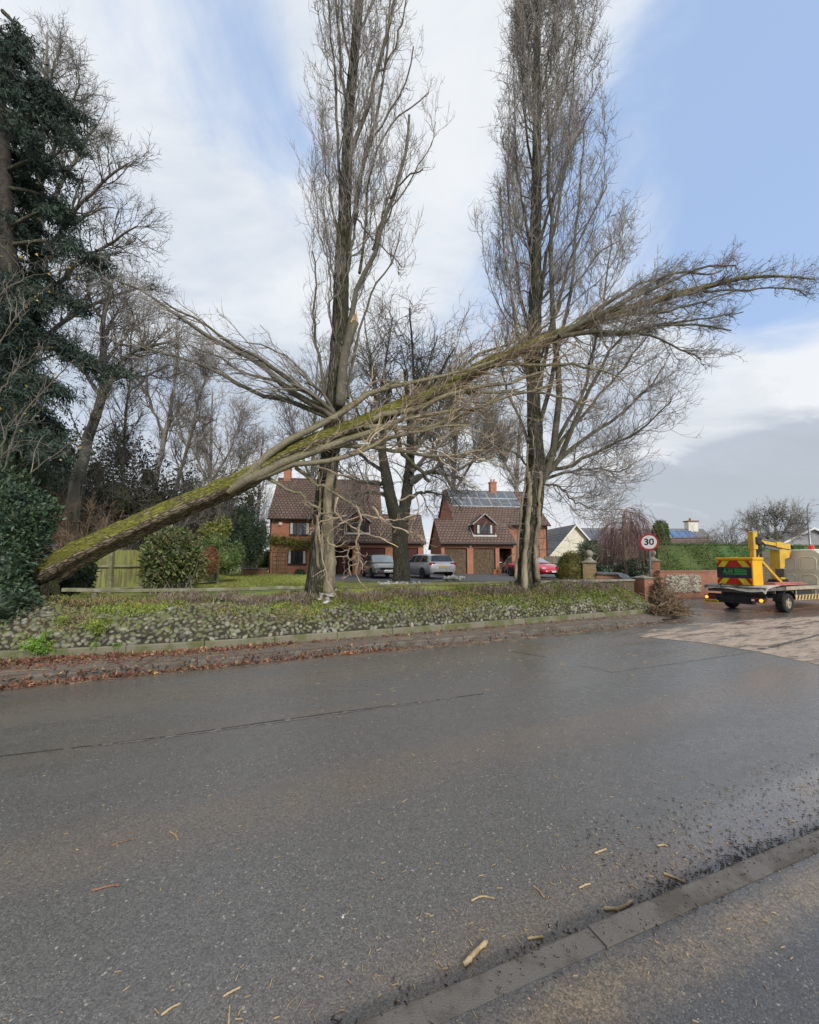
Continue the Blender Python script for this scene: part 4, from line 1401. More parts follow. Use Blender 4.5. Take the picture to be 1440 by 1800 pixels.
broad_tree('bare_tree', 'bare twin-stemmed tree on the lawn between the dark hatchback and the silver estate car', (705, 1022), Ym,
           [(705, 1030, 15), (705, 1000, 14), (703, 950, 13.5), (702, 918, 14), (702, 895, 14)],
           [[(697, 915, 0, 11), (688, 880, -0.2, 10), (680, 840, -0.3, 9), (672, 790, -0.4, 7), (676, 740, -0.2, 5), (684, 680, 0, 3.5)],
            [(708, 915, 0, 11), (714, 880, 0.2, 10), (719, 840, 0.3, 9), (722, 790, 0.4, 7.5), (720, 730, 0.3, 5), (712, 650, 0, 3)]],
           mid_limbs,
           [dict(per=11, l0=1.2, l1=3.4, a0=25, a1=60, t0=0.2, rk=0.5, rmax=0.05, rmin=0.02, seg=8, wig=0.22, sides=4, trop=(0, 0, 0.03), taper=0.3),
            dict(per=8, l0=0.7, l1=2.0, a0=25, a1=65, rk=0.6, rmax=0.022, rmin=0.012, seg=6, wig=0.25, trop=(0, 0, 0.03)),
            dict(per=5, l0=0.3, l1=0.9, a0=25, a1=65, rk=0.7, rmax=0.012, rmin=0.0085, seg=4, wig=0.28, trop=(0, 0, 0.04))],
           M_MIDBARK, M_TWIGDARK, 31)

GEN = [dict(per=26, l0=2.2, l1=5.0, a0=25, a1=60, t0=0.30, rk=0.5, rmax=0.07, rmin=0.03, seg=9, wig=0.15, sides=4, trop=(0, 0, 0.08), taper=0.45),
       dict(per=8, l0=0.9, l1=2.4, a0=25, a1=55, rk=0.6, rmax=0.03, rmin=0.016, seg=6, wig=0.2, trop=(0, 0, 0.08)),
       dict(per=6, l0=0.4, l1=1.2, a0=25, a1=55, rk=0.7, rmax=0.016, rmin=0.011, seg=4, wig=0.25, trop=(0, 0, 0.07))]


def scale_levels(lv, k, per=1.0):
    return [dict(d, l0=d['l0'] * k, l1=d['l1'] * k, rmax=d['rmax'] * k, rmin=d['rmin'] * k, per=max(2, int(d['per'] * per))) for d in lv]


# bare trees of the left-hand garden and beyond
bgt = [
    ('dark bare tree with a leaning trunk and forked crown behind the wooden fence', 15.5, [(122, 960, 12), (132, 870, 11), (150, 790, 10), (175, 710, 9), (184, 640, 6), (181, 560, 4), (196, 510, 2)],
     [([(186, 690, 0), (215, 640, -.4), (245, 615, -1), (300, 600, -1.5)], 5, 1.5), ([(184, 640, 0), (222, 590, .5), (255, 560, 1)], 3.5, 1.2), ([(178, 700, 0), (140, 640, 1), (110, 590, 1.5)], 4, 1.2), ([(182, 600, 0), (200, 560, .6), (230, 520, 1)], 3, 1), ([(183, 570, 0), (160, 530, .4), (150, 500, .8)], 2.5, 1), ([(186, 670, 0), (240, 660, 1.2), (300, 665, 2)], 3, 1)],
     scale_levels(GEN, 0.55, 0.85), M_TWIGDARK, 41),
    ('tall bare broadleaf tree whose upper twigs fan out from behind the conifer', 17.5, [(40, 940, 14), (48, 700, 12), (60, 480, 10), (72, 300, 7), (80, 160, 4), (84, 60, 1.5)],
     [([(60, 480, 0), (110, 400, -.5), (170, 330, -1), (225, 290, -1.5)], 5, 1.4), ([(66, 400, 0), (120, 300, 1), (170, 220, 1.6)], 5, 1.4), ([(70, 320, 0), (110, 220, -1), (140, 150, -1.4)], 4, 1.2), ([(55, 560, 0), (120, 480, -1), (190, 430, -1.6), (240, 400, -2)], 5, 1.2), ([(52, 620, 0), (120, 560, 1), (200, 520, 1.5), (270, 500, 2)], 5, 1.2), ([(74, 250, 0), (90, 140, .5), (110, 70, 1)], 3, 1)],
     scale_levels(GEN, 0.62, 0.94), M_TWIGDARK, 42),
    ('slim bare tree with two upright stems beyond the fence', 27, [(262, 930, 5), (275, 840, 4.5), (292, 760, 4), (305, 690, 3), (314, 600, 1.6)],
     [([(280, 800, 0), (300, 740, .5), (345, 680, 1)], 2.5, 1), ([(290, 770, 0), (262, 700, -.5), (258, 620, -1)], 2.5, 1)], scale_levels(GEN, 0.75, 0.94), M_TWIG, 43),
    ('rounded bare tree with fine grey twigs left of the brick house', 40, [(366, 930, 5), (368, 860, 4.5), (371, 790, 3.5), (372, 730, 2), (374, 690, 1)], [([(368, 850, 0), (340, 790, 1), (325, 730, 1)], 2.2, 1), ([(368, 850, 0), (405, 790, -1), (425, 735, -1)], 2.2, 1), ([(368, 870, 0), (420, 820, 1), (445, 780, 1)], 2, 1)], scale_levels(GEN, 1.0, 1.02), M_TWIG, 44),
    ('small bare tree close to the gable of the left house', 44, [(452, 960, 3), (455, 880, 2.6), (458, 820, 2), (462, 770, 1)], [([(455, 880, 0), (435, 830, 1), (425, 800, 1)], 1.6, .8), ([(455, 870, 0), (475, 820, -1)], 1.6, .8)], scale_levels(GEN, 0.8, 0.85), M_TWIG, 45),
    ('thin bare sapling rising over the brown twiggy shrub', 21, [(212, 930, 3.2), (216, 820, 2.8), (222, 720, 2.2), (232, 640, 1.2)], [], scale_levels(GEN, 0.6, 1.36), M_TWIGDARK, 46),
    ('spindly bare tree leaning right above the rhododendron', 24, [(300, 930, 4), (312, 850, 3.5), (335, 770, 3), (350, 700, 2), (372, 640, 1)], [], scale_levels(GEN, 0.72, 1.36), M_TWIGDARK, 47),
    ('bare tree standing between the two brick houses', 47, [(792, 960, 6), (795, 880, 5), (800, 790, 4), (804, 700, 2.5), (808, 630, 1)], [([(796, 870, 0), (840, 790, 1), (870, 710, 2)], 3, 1), ([(796, 860, 0), (760, 780, -1), (745, 700, -2)], 3, 1), ([(798, 830, 0), (850, 800, -1), (890, 770, -1)], 2.6, 1)], scale_levels(GEN, 1.25, 1.19), M_TWIGDARK, 48),
    ('bare tree with drooping twigs behind the chimney of the right house', 50, [(905, 960, 5), (908, 860, 4), (912, 780, 3), (915, 720, 1.5)], [([(908, 850, 0), (880, 800, 0), (860, 750, 0)], 2.4, 1), ([(908, 850, 0), (960, 820, 1), (990, 800, 1)], 2.4, 1)], scale_levels(GEN, 1.0, 1.02), M_TWIG, 49),
    ('grey bare tree seen past the trunk of the left poplar', 38, [(545, 960, 5), (548, 860, 4.5), (552, 760, 3.5), (556, 680, 2), (560, 610, 1)], [([(548, 850, 0), (520, 770, 1), (505, 700, 1)], 2.6, 1), ([(550, 800, 0), (590, 720, -1), (610, 640, -1)], 2.6, 1)], scale_levels(GEN, 1.05, 1.02), M_TWIGDARK, 50),
]
for lab, Y, tpx, lim, lv, tw, sd in bgt:
    broad_tree('bare_tree', lab, (tpx[0][0], tpx[0][1]), Y, tpx, [], [([(x, y, d) for x, y, d in l[0]], l[1], l[2]) for l in lim] + [([(x, y, 0) for x, y, _ in tpx], tpx[0][2], tpx[-1][2])], lv, M_MIDBARK, tw, sd, flare=0.15)

# ---------------------------------------------------------------- conifer at the left edge
M_NEEDLE = mat('conifer_needles', (0.052, 0.080, 0.058), (0.032, 0.050, 0.042), scale=0.8, rough=0.75, island=0.5, hue=0.02)
rng = np.random.default_rng(61)
Yc = 12.6
kc = Yc / F
con = thing('conifer', 'dark shaggy conifer with drooping boughs at the left edge beside the road', 'tree', Q(8, 980, Yc))
g = Geo()
trunk_mesh(g, np.array([[*Q(x, y, Yc), r * kc] for x, y, r in [(6, 1000, 20), (12, 850, 18), (18, 650, 15), (14, 450, 12), (6, 250, 9), (-4, 100, 6), (-10, -40, 2)]]), 16, rng, 0.07, 4, 0.1)
g.build('trunk', mat('conifer_bark', (0.07, 0.06, 0.05), (0.04, 0.036, 0.03), scale=6, rough=0.95, bump=0.6), con, smooth=True)
# boughs: (start on trunk, end, droop, weight)
boughs = [(8, 230, 12, 300, 1.5), (8, 240, -10, 300, 1.3), (12, 420, 25, 480, 1.6), (14, 500, 10, 570, 1.6), (16, 600, 10, 670, 1.6), (16, 670, 24, 740, 1.6), (6, 180, 22, 240, 1.3), (10, 350, 12, 400, 1.4), (6, 60, 20, 130, 1.2), (10, 210, 50, 240, 1.4), (12, 400, 70, 440, 1.5), (14, 480, 60, 520, 1.6), (16, 560, 80, 590, 1.5), (16, 650, 110, 690, 1.3), (14, 700, 30, 760, 1.6), (10, 300, 60, 330, 1.5), (16, 610, 40, 650, 1.6), (12, 350, 20, 410, 1.5), (8, 170, 60, 200, 1.3), (14, 450, 20, 520, 1.6), (5, 20, 40, 75, 1.0), (0, 90, 45, 112, .8), (6, 150, 100, 185, 1.5), (8, 170, 140, 205, 1.8), (8, 220, 135, 250, 1.3), (8, 260, 80, 290, 1.3), (10, 300, 120, 300, .7), (12, 330, 120, 375, 1.5), (12, 370, 60, 400, 1.5), (14, 400, 140, 375, 0.9),
          (14, 430, 178, 455, 1.8), (15, 450, 105, 500, 1.2), (16, 500, 140, 535, 1.1), (16, 530, 60, 560, 1.5), (18, 590, 130, 612, 1.0), (18, 620, 205, 650, 1.9), (18, 640, 70, 690, 1.3), (18, 680, 50, 740, 1.5), (16, 760, 100, 800, 1.4), (14, 800, 60, 850, 1.4),
          (5, 120, -60, 180, 1.2), (8, 280, -90, 330, 1.5), (12, 430, -100, 480, 1.5), (14, 600, -110, 650, 1.5), (14, 740, -90, 800, 1.5), (0, 50, -40, 90, 1), (14, 560, 30, 620, 1.4), (10, 230, 35, 290, 1.4), (8, 320, 40, 350, 1.3), (4, 130, 30, 180, 1.2), (16, 700, 110, 760, 1.2)]
g = Geo()
gn = Geo()
for (x0, y0, x1, y1, w) in boughs:
    dyy = rng.uniform(-1.6, 1.6)
    a, b = Q(x0, y0, Yc), Q(x1, y1, Yc + dyy)
    mid_ = (a + b) / 2 + np.array([0, 0, 0.12 * np.linalg.norm(b - a)])
    P1, R1 = pack([(np.array([a, mid_, b]), 4.0 * kc, 1.2 * kc)], 12)
    g.add(*tubes(P1, R1, 6))
    st, d, rr, t = sprout(P1, R1, int(23 * w), rng, 0.40, 1.0, 30, 85)
    d[:, 2] = d[:, 2] * 0.5 - 0.25
    L = rng.uniform(0.35, 0.95, len(st))
    P2, R2 = grow(st, d, L, np.full(len(st), 0.010), np.full(len(st), 0.004), 5, rng, 0.18, (0, 0, -0.10))
    g.add(*tubes(P2, R2, 3))
    C = P2[:, 1:].reshape(-1, 3)
    C = np.repeat(C, 12, axis=0) + rng.normal(0, 0.06, (len(C) * 12, 3))
    gn.add(*leaf_quads(C, 0.20, rng, 0.15, dirs=np.array([0.1, 0, -0.75]), spread=0.8))
g.build('branches', M_MIDBARK, con, smooth=True)
gn.build('foliage', M_NEEDLE, con)
# ================================================================ shrubs, hedges, bank plants
def shrub(name, label, cat, blobs, n, leaf, material, seed, aspect=0.5, shell=0.6, core=0.7, stems=0, stem_mat=None, group=None, core_mat=None, up=0.0, dirs=None, depth=0.9, part='foliage', ground=None):
    """blobs: (px, py, rx px, ry px, Y[, depth factor])"""
    r = np.random.default_rng(seed)
    W = []
    for b in blobs:
        c = Q(b[0], b[1], b[4])
        k = b[4] / F
        dd = b[5] if len(b) > 5 else depth
        W.append((*c, b[2] * k, b[2] * k * dd, b[3] * k))
    lowest = min(W, key=lambda w: w[2] - w[5])
    gz = ground if ground is not None else max(lowest[2] - lowest[5], 0.0)
    o = thing(name, label, cat, (lowest[0], lowest[1], gz), group=group)
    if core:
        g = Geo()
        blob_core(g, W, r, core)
        tag(g.build('inner_mass', core_mat or material, o, smooth=True), kind='stuff')  # solid core added inside the leaves to block light
    if stems:
        g = Geo()
        P0 = []
        for w in W:
            m = max(3, stems // len(W))
            st = np.stack([w[0] + r.normal(0, w[3] * 0.25, m), w[1] + r.normal(0, w[4] * 0.25, m), np.full(m, gz)], 1)
            en, _ = in_blobs([w], m, r, 0.7)
            d = en - st
            L = np.linalg.norm(d, axis=1)
            P0.append(grow(st, d, L, np.full(m, 0.022), np.full(m, 0.008), 7, r, 0.10, (0, 0, 0.02)))
        for P, Rr in P0:
            g.add(*tubes(P, Rr, 4))
        g.build('stem', stem_mat or M_TWIG, o)
    g = Geo()
    C, d = in_blobs(W, n, r, shell)
    # clumps: pull the leaves together round twig ends
    ce, _ = in_blobs(W, max(8, n // 40), r, 0.8)
    k = r.integers(0, len(ce), n)
    mixf = r.uniform(0.15, 0.75, (n, 1))
    near = np.linalg.norm(C - ce[k], axis=1, keepdims=True) < 0.35 * max(w[3] for w in W) + 0.15
    C = np.where(near, C * (1 - mixf) + ce[k] * mixf, C)
    if ground is not None or gz > 0:
        C[:, 2] = np.maximum(C[:, 2], gz + 0.01)
    g.add(*leaf_quads(C, leaf, r, aspect, up=up, dirs=(d * 0.7 if dirs is None else dirs), spread=0.8, fold=0.06))
    tag(g.build(part, material, o), kind='stuff')
    return o


M_LAUREL = mat('laurel_leaf', (0.028, 0.055, 0.032), (0.055, 0.09, 0.042), scale=2, rough=0.42, island=0.55, hue=0.03, spec=0.45)
M_RHODO = mat('rhododendron_leaf', (0.085, 0.115, 0.035), (0.15, 0.15, 0.06), scale=3, rough=0.45, island=0.5, hue=0.04, spec=0.4)
M_DARKLEAF = mat('holly_leaf_and_core_shade', (0.012, 0.025, 0.012), (0.03, 0.05, 0.022), scale=3, rough=0.5, island=0.5, spec=0.4)  # holly leaves; also bush cores, whose inner shade is put into this colour
M_GREENLEAF = mat('green_leaf', (0.07, 0.12, 0.03), (0.12, 0.16, 0.05), scale=3, rough=0.55, island=0.45, hue=0.03)
M_CONIFER2 = mat('cypress_leaf', (0.035, 0.06, 0.032), (0.06, 0.085, 0.045), scale=2, rough=0.7, island=0.4, hue=0.02)
M_HEDGE = mat('clipped_hedge_leaf', (0.065, 0.112, 0.03), (0.095, 0.14, 0.042), scale=1.2, rough=0.65, island=0.45, hue=0.025)
M_BEECH = mat('beech_leaf', (0.19, 0.09, 0.045), (0.26, 0.14, 0.07), scale=3, rough=0.7, island=0.4)
M_GOLD = mat('golden_leaf', (0.20, 0.20, 0.05), (0.13, 0.15, 0.04), scale=4, rough=0.6, island=0.45, hue=0.03)
M_THICK = mat('thicket_leaf', (0.030, 0.040, 0.024), (0.06, 0.058, 0.035), scale=1.5, rough=0.75, island=0.5, hue=0.04)

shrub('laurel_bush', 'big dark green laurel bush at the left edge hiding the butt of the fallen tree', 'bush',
      [(-30, 960, 95, 110, 8.5), (14, 925, 56, 78, 8.7), (2, 1005, 44, 66, 8.15), (-5, 1065, 58, 55, 7.75), (70, 905, 30, 40, 9.8), (-90, 880, 80, 100, 9.0), (10, 870, 45, 50, 9.3)], 19000, 0.115, M_LAUREL, 71, aspect=0.42, core=0.66, shell=0.6, core_mat=M_DARKLEAF, ground=0.28)  # core darker than its leaves: inner shade painted into the colour
shrub('holly_bush', 'dark holly bush in the shade beneath the fallen trunk', 'bush', [(140, 990, 24, 40, 10.2), (115, 1020, 34, 26, 9.7), (158, 1012, 10, 24, 10.4)], 2600, 0.085, M_DARKLEAF, 72, ground=0.85)
shrub('rhododendron_bush', 'olive green rhododendron bush in front of the wooden fence', 'bush',
      [(304, 975, 50, 42, 13.2), (285, 990, 32, 38, 13.0), (335, 990, 26, 36, 13.4), (305, 948, 40, 20, 13.3), (268, 1012, 18, 16, 12.8)], 4200, 0.17, M_RHODO, 73, aspect=0.36, core=0.55, stems=30, ground=0.82, core_mat=M_DARKLEAF)  # dark core colour stands for the shade inside the bush
shrub('copper_beech_bush', 'rounded bush holding brown winter leaves beside the rhododendron', 'bush', [(369, 985, 15, 27, 16.5)], 2600, 0.07, M_BEECH, 74, core=0.8, ground=0.8)
shrub('bright_bush', 'light green bushes right of the brown-leaved bush', 'bush', [(395, 985, 26, 24, 18.5), (412, 975, 18, 22, 19.5), (380, 955, 20, 16, 18.8)], 2600, 0.13, M_GREENLEAF, 75, aspect=0.4, core=0.7, ground=0.8)
shrub('yellowish_shrub', 'yellow green shrub under the fallen trunk behind the brown-leaved bush', 'bush', [(375, 940, 24, 22, 20), (392, 925, 14, 18, 20.5)], 1800, 0.14, M_GOLD, 76, core=0.6, ground=0.8)
shrub('cypress_tree', 'dark feathery cypress left of the brick house', 'tree', [(430, 930, 24, 46, 26), (445, 960, 22, 36, 26.5), (418, 955, 18, 36, 25.5), (462, 940, 10, 26, 28)], 5200, 0.22, M_CONIFER2, 77, aspect=0.3, core=0.7, ground=0.8)
shrub('garden_hedge', 'clipped green hedge at the back of the lawn beside the left house', 'hedge', [(452, 985, 14, 18, 36), (470, 985, 14, 18, 37), (436, 985, 12, 18, 36)], 2000, 0.16, M_HEDGE, 78, core=0.85, ground=0.8)
shrub('evergreen_thicket', 'dark tangled evergreen behind the wooden fence', 'bush', [(200, 880, 62, 70, 19), (150, 900, 50, 80, 18), (250, 910, 44, 60, 20), (105, 860, 50, 80, 17.5)], 6500, 0.17, M_THICK, 79, core=0.45, shell=0.25, stems=60, stem_mat=M_TWIGDARK, ground=0.8)
shrub('evergreen_thicket', 'dull green evergreen between the rhododendron and the fallen trunk', 'bush', [(310, 900, 42, 44, 24), (345, 905, 36, 40, 25), (275, 890, 36, 54, 23)], 4200, 0.2, M_THICK, 80, core=0.45, shell=0.25, stems=40, stem_mat=M_TWIGDARK, ground=0.8)
shrub('ivy_thicket', 'ivy covered growth under the conifer at the left edge', 'bush', [(-20, 800, 70, 90, 11.5), (20, 740, 45, 60, 12), (60, 820, 40, 60, 12.6), (-60, 700, 60, 80, 12)], 7000, 0.11, M_LAUREL, 81, core=0.55, shell=0.4, stems=20, stem_mat=M_MIDBARK, ground=0.9)
shrub('cypress_tree', 'dark evergreen low behind the middle of the fallen trunk', 'tree', [(395, 905, 26, 30, 33), (362, 915, 24, 30, 32)], 2400, 0.26, M_CONIFER2, 82, aspect=0.3, core=0.7, ground=0.8)

shrub('evergreen_thicket', 'dark ivy-clad growth reaching up behind the leaning dark tree', 'bush', [(215, 800, 50, 60, 23), (170, 830, 44, 70, 22), (120, 800, 40, 70, 20), (260, 840, 40, 60, 24)], 3600, 0.19, M_THICK, 83, core=0.25, shell=0.1, stems=70, stem_mat=M_TWIGDARK, ground=0.8)
shrub('evergreen_thicket', 'thin dark evergreen screen beyond the middle of the fallen trunk', 'bush', [(330, 860, 40, 50, 30), (400, 870, 36, 50, 31), (440, 880, 24, 44, 32)], 2400, 0.24, M_THICK, 84, core=0.25, shell=0.1, stems=50, stem_mat=M_TWIGDARK, ground=0.8)
# brown twiggy shrub by the fence
rng = np.random.default_rng(91)


def twig_shrub(label, cx, cy, rx, ry, Y, n, material, seed, name='twiggy_shrub', z0=0.8, cat='shrub', per2=9, per3=5, fat=1.0):
    r = np.random.default_rng(seed)
    k = Y / F
    base = Q(cx, cy, Y)
    base[2] = z0
    o = thing(name, label, cat, base)
    st = base + np.stack([r.normal(0, rx * k * 0.35, n), r.normal(0, rx * k * 0.35, n), np.zeros(n)], 1)
    d = np.stack([r.normal(0, 0.38, n), r.normal(0, 0.38, n), np.ones(n)], 1)
    Hh = (base[2] * 0 + (HOR - (cy - ry)) * k + H - z0)
    P, Rr = grow(st, d, r.uniform(0.55, 1.0, n) * Hh, np.full(n, 0.016 * fat), np.full(n, 0.006 * fat), 8, r, 0.10, (0, 0, 0.03))
    g = Geo()
    g.add(*tubes(P, Rr, 4))
    g.build('stem', material, o)
    g = Geo()
    populate(g, P, Rr, r, [dict(per=per2, l0=0.15 * Hh, l1=0.4 * Hh, a0=20, a1=55, t0=0.25, rk=0.6, rmax=0.009 * fat, rmin=0.006 * fat, seg=6, wig=0.2, trop=(0, 0, 0.02)),
                           dict(per=per3, l0=0.06 * Hh, l1=0.18 * Hh, a0=25, a1=60, rk=0.7, rmax=0.007 * fat, rmin=0.0055 * fat, seg=3, wig=0.25, trop=(0, 0, 0.02))], UP)
    tag(g.build('twigs', material, o), kind='stuff')
    return o


M_BRUSH = mat('brown_twigs', (0.27, 0.19, 0.12), (0.16, 0.115, 0.08), scale=2, rough=0.85, island=0.4)
M_REDTWIG = mat('reddish_twigs', (0.33, 0.21, 0.195), (0.22, 0.145, 0.135), scale=2, rough=0.85, island=0.4)
twig_shrub('brown twiggy leafless shrub above the left end of the wooden fence', 138, 935, 38, 70, 13.8, 46, M_BRUSH, 92)
twig_shrub('dense grey brown leafless bush behind the rhododendron', 260, 950, 60, 90, 21.5, 60, M_TWIG, 93)
twig_shrub('tall leafless thicket of thin poles behind the middle of the fallen trunk', 400, 950, 70, 150, 34, 60, M_TWIG, 97, fat=1.5)
twig_shrub('leafless undergrowth along the back of the left garden', 350, 960, 70, 90, 30, 60, M_TWIG, 94, fat=1.5)
twig_shrub('tangled leafless undergrowth near the conifer', 90, 950, 70, 190, 16.5, 60, M_TWIGDARK, 95)
twig_shrub('leafless scrub rising behind the wooden fence and the rhododendron', 300, 950, 90, 190, 26, 70, M_TWIGDARK, 98, fat=1.4)
twig_shrub('leafless thicket at the foot of the leaning dark tree', 190, 950, 60, 150, 22, 60, M_TWIGDARK, 96, fat=1.2)

# pale stems leaning in from the left edge
o = thing('pale_sapling', 'pale leaning sapling stems crossing in front of the conifer at the left edge', 'sapling', Q(-10, 930, 9.6))
g = Geo()
P, Rr = pack([(PXL(p, 9.6, dy), a * 6.6 / F, b * 6.6 / F) for p, dy, a, b in [
    ([(0, 860), (15, 800), (28, 752), (50, 715), (75, 690), (105, 655), (130, 632)], .3, 3, 1), ([(5, 880), (40, 845), (80, 812), (115, 785), (150, 760)], .6, 2.4, .8), ([(0, 830), (5, 780), (20, 740), (40, 720)], -.3, 2.6, 1),
    ([(-5, 700), (20, 660), (45, 640), (90, 610)], .4, 2, .7), ([(-10, 620), (20, 570), (55, 530), (90, 500)], .4, 1.8, .6), ([(-10, 560), (15, 500), (40, 470), (50, 440)], .3, 1.6, .6), ([(0, 520), (40, 490), (90, 480), (140, 462)], .6, 1.6, .6)]], 14)
P = add_limbs(g, P, Rr, rng, 6, 0.015)
g.build('stem', M_LIMB, o, smooth=True)
g = Geo()
populate(g, P, Rr, rng, [dict(per=8, l0=0.4, l1=1.3, a0=25, a1=60, t0=0.15, rk=0.6, rmax=0.010, rmin=0.006, seg=7, wig=0.2, trop=(0, 0, 0.06)), dict(per=5, l0=0.15, l1=0.5, a0=25, a1=60, rk=0.7, rmax=0.006, rmin=0.0045, seg=4, wig=0.25, trop=(0, 0, 0.05))], UP)
tag(g.build('twigs', M_TWIG, o), kind='stuff')
g = Geo()
C = P[:, 6:].reshape(-1, 3)
C = C[rng.integers(0, len(C), 46)] + rng.normal(0, 0.22, (46, 3))
g.add(*leaf_quads(C, 0.085, rng, 0.7))
g.build('last_leaves', mat('yellow_leaf', (0.45, 0.32, 0.07), (0.36, 0.24, 0.05), scale=5, rough=0.6, island=0.3), o)

# ---------------------------------------------------------------- plants growing on the bank
rng = np.random.default_rng(101)


def bank_patch(name, pxs, n, leaf, material, aspect, updir, spread, height=0.05, kind='stuff', label=None):
    """pxs: (px, py, radius along s, radius in t, weight)"""
    w = np.array([p[4] for p in pxs], float)
    k = rng.choice(len(pxs), n, p=w / w.sum())
    c = np.array([bankat(p[0], p[1]) for p in pxs])
    rs = np.array([p[2] for p in pxs])
    rt = np.array([p[3] for p in pxs])
    s = c[k, 0] + rng.normal(0, 0.5, n) * rs[k]
    t_ = c[k, 1] + rng.normal(0, 0.5, n) * rt[k]
    okk = (t_ > 0.02) & (t_ < 1.12) & (s > 0) & (s < PLEN - 0.05)
    s, t_ = s[okk], t_[okk]
    C = bank(s, np.minimum(t_, 1.0))
    C[:, 2] += rng.uniform(0, height, len(C)) * (0.5 + 0.5 * np.sin(s * 6) * np.sin(t_ * 19 + s))
    g = Geo()
    g.add(*leaf_quads(C, leaf, rng, aspect, dirs=np.array(updir), spread=spread))
    return tag(g.build(name, material), kind=kind)


M_GC = mat('fresh_ground_cover', (0.25, 0.31, 0.055), (0.18, 0.23, 0.05), scale=3, rough=0.6, island=0.4, hue=0.02)
M_GC2 = mat('olive_ground_cover', (0.16, 0.165, 0.06), (0.20, 0.16, 0.075), scale=2, rough=0.75, island=0.45, hue=0.04)
M_HEATH = mat('heather_twigs', (0.19, 0.145, 0.115), (0.26, 0.215, 0.175), scale=3, rough=0.85, island=0.45, hue=0.03)
M_DRY = mat('dry_grass', (0.34, 0.25, 0.13), (0.24, 0.18, 0.09), scale=3, rough=0.8, island=0.4)
M_FERN = mat('fern_leaf', (0.20, 0.34, 0.05), (0.13, 0.24, 0.04), scale=4, rough=0.55, island=0.35)
along = [(x, np.interp(x, [0, 330, 640, 900, 1140], [1068, 1052, 1052, 1044, 1040]), 0.9, 0.20, 1.0) for x in range(150, 1140, 40)]
low_ = [(x, np.interp(x, [0, 330, 640, 900, 1140], [1110, 1092, 1082, 1064, 1052]), 0.7, 0.2, 1.0) for x in range(480, 1130, 60)]
bank_patch('bank_ground_cover', along, 20000, 0.075, M_GC2, 0.30, (0, -0.25, 0.5), 0.7, 0.07)
bank_patch('low_ground_cover', low_, 1500, 0.055, M_GC2, 0.4, (0, -0.4, 0.5), 0.7, 0.04)
bank_patch('bright_ground_cover', [(500, 1069, .5, .16, .8), (540, 1076, .4, .14, .6), (615, 1057, .5, .16, .8), (670, 1071, .4, .14, .6), (740, 1063, .5, .16, .7), (810, 1063, .5, .16, .8), (930, 1064, .5, .16, .8), (960, 1056, .5, .2, 1), (1060, 1056, .5, .2, 1), (1100, 1054, .4, .22, 1), (205, 1076, .7, .13, 1), (250, 1066, .7, .12, 1.4), (290, 1064, .5, .1, 1), (590, 1053, .45, .13, .9), (570, 1066, .3, .1, .7), (640, 1066, .5, .10, .6), (700, 1059, .5, .1, .6), (850, 1054, .7, .12, 1.1), (900, 1054, .5, .10, .7), (990, 1054, .6, .16, 1.2),
                                   (1040, 1048, .6, .14, 1.6), (1085, 1044, .6, .18, 1.8), (1115, 1046, .5, .2, 1.6), (170, 1096, .25, .1, .7), (480, 1061, .5, .1, .5), (780, 1055, .5, .1, .8), (420, 1073, .4, .1, .4)], 30000, 0.055, M_GC, 0.4, (0, -0.3, 0.6), 0.7, 0.05)
bank_patch('heather', [(x, y, 0.36, 0.15, w) for x, y, w in ((440, 1062, 1), (480, 1058, 1.2), (520, 1055, 1), (545, 1052, .6), (660, 1050, 1.2), (700, 1044, 1.4), (740, 1046, 1), (850, 1040, 1), (880, 1040, 1.2), (910, 1040, .7), (1000, 1033, 1), (1030, 1030, 1.2), (1060, 1034, .8), (1095, 1030, .8), (400, 1052, .8), (350, 1052, .7), (300, 1055, .6), (330, 1060, .6), (620, 1056, .8), (780, 1048, .8), (960, 1040, .8))],
           11000, 0.12, M_HEATH, 0.09, (0, -0.2, 0.9), 0.55, 0.14)
bank_patch('bank_top_grass', [(x, np.interp(x, [0, 330, 640, 900, 1140], [1054, 1046, 1042, 1034, 1028]), 0.7, 0.12, 1) for x in range(170, 1130, 45)], 12000, 0.075, M_GC, 0.16, (0, -0.1, 0.9), 0.6, 0.03)
bank_patch('dry_grass', [(x, y, 0.8, 0.22, 1) for x, y in ((180, 1060), (280, 1060), (400, 1075), (520, 1080), (610, 1050), (640, 1055), (760, 1070), (820, 1065), (950, 1055), (1100, 1055), (130, 1095))], 3800, 0.16, M_DRY, 0.06, (0, -0.3, 0.7), 0.7, 0.06)
rngf = np.random.default_rng(7)


def fern(label, px, py, r, n, seed, name='fern_clump', material=None):
    rr = np.random.default_rng(seed)
    s, t_ = bankat(px, py)
    c = bank(s, t_)
    o = thing(name, label, 'plant', c)
    g = Geo()
    d = np.stack([rr.normal(0, 0.7, n), rr.normal(-0.35, 0.6, n), rr.uniform(0.5, 1.2, n)], 1)
    P, Rr = grow(np.repeat(c[None], n, 0) + rr.normal(0, r * 0.15, (n, 3)), d, rr.uniform(0.5, 1.1, n) * r, np.full(n, 0.004), np.full(n, 0.002), 8, rr, 0.08, (0, 0, -0.08))
    g.add(*tubes(P, Rr, 3))
    st, dd, _, t2 = sprout(P, Rr, 26, rr, 0.1, 1.0, 55, 80)
    g.add(*leaf_quads(st, 0.055 * r / 0.3, rr, 0.34, dirs=dd * 2.2, spread=0.4))
    g.build('fronds', material or M_FERN, o)
    return o


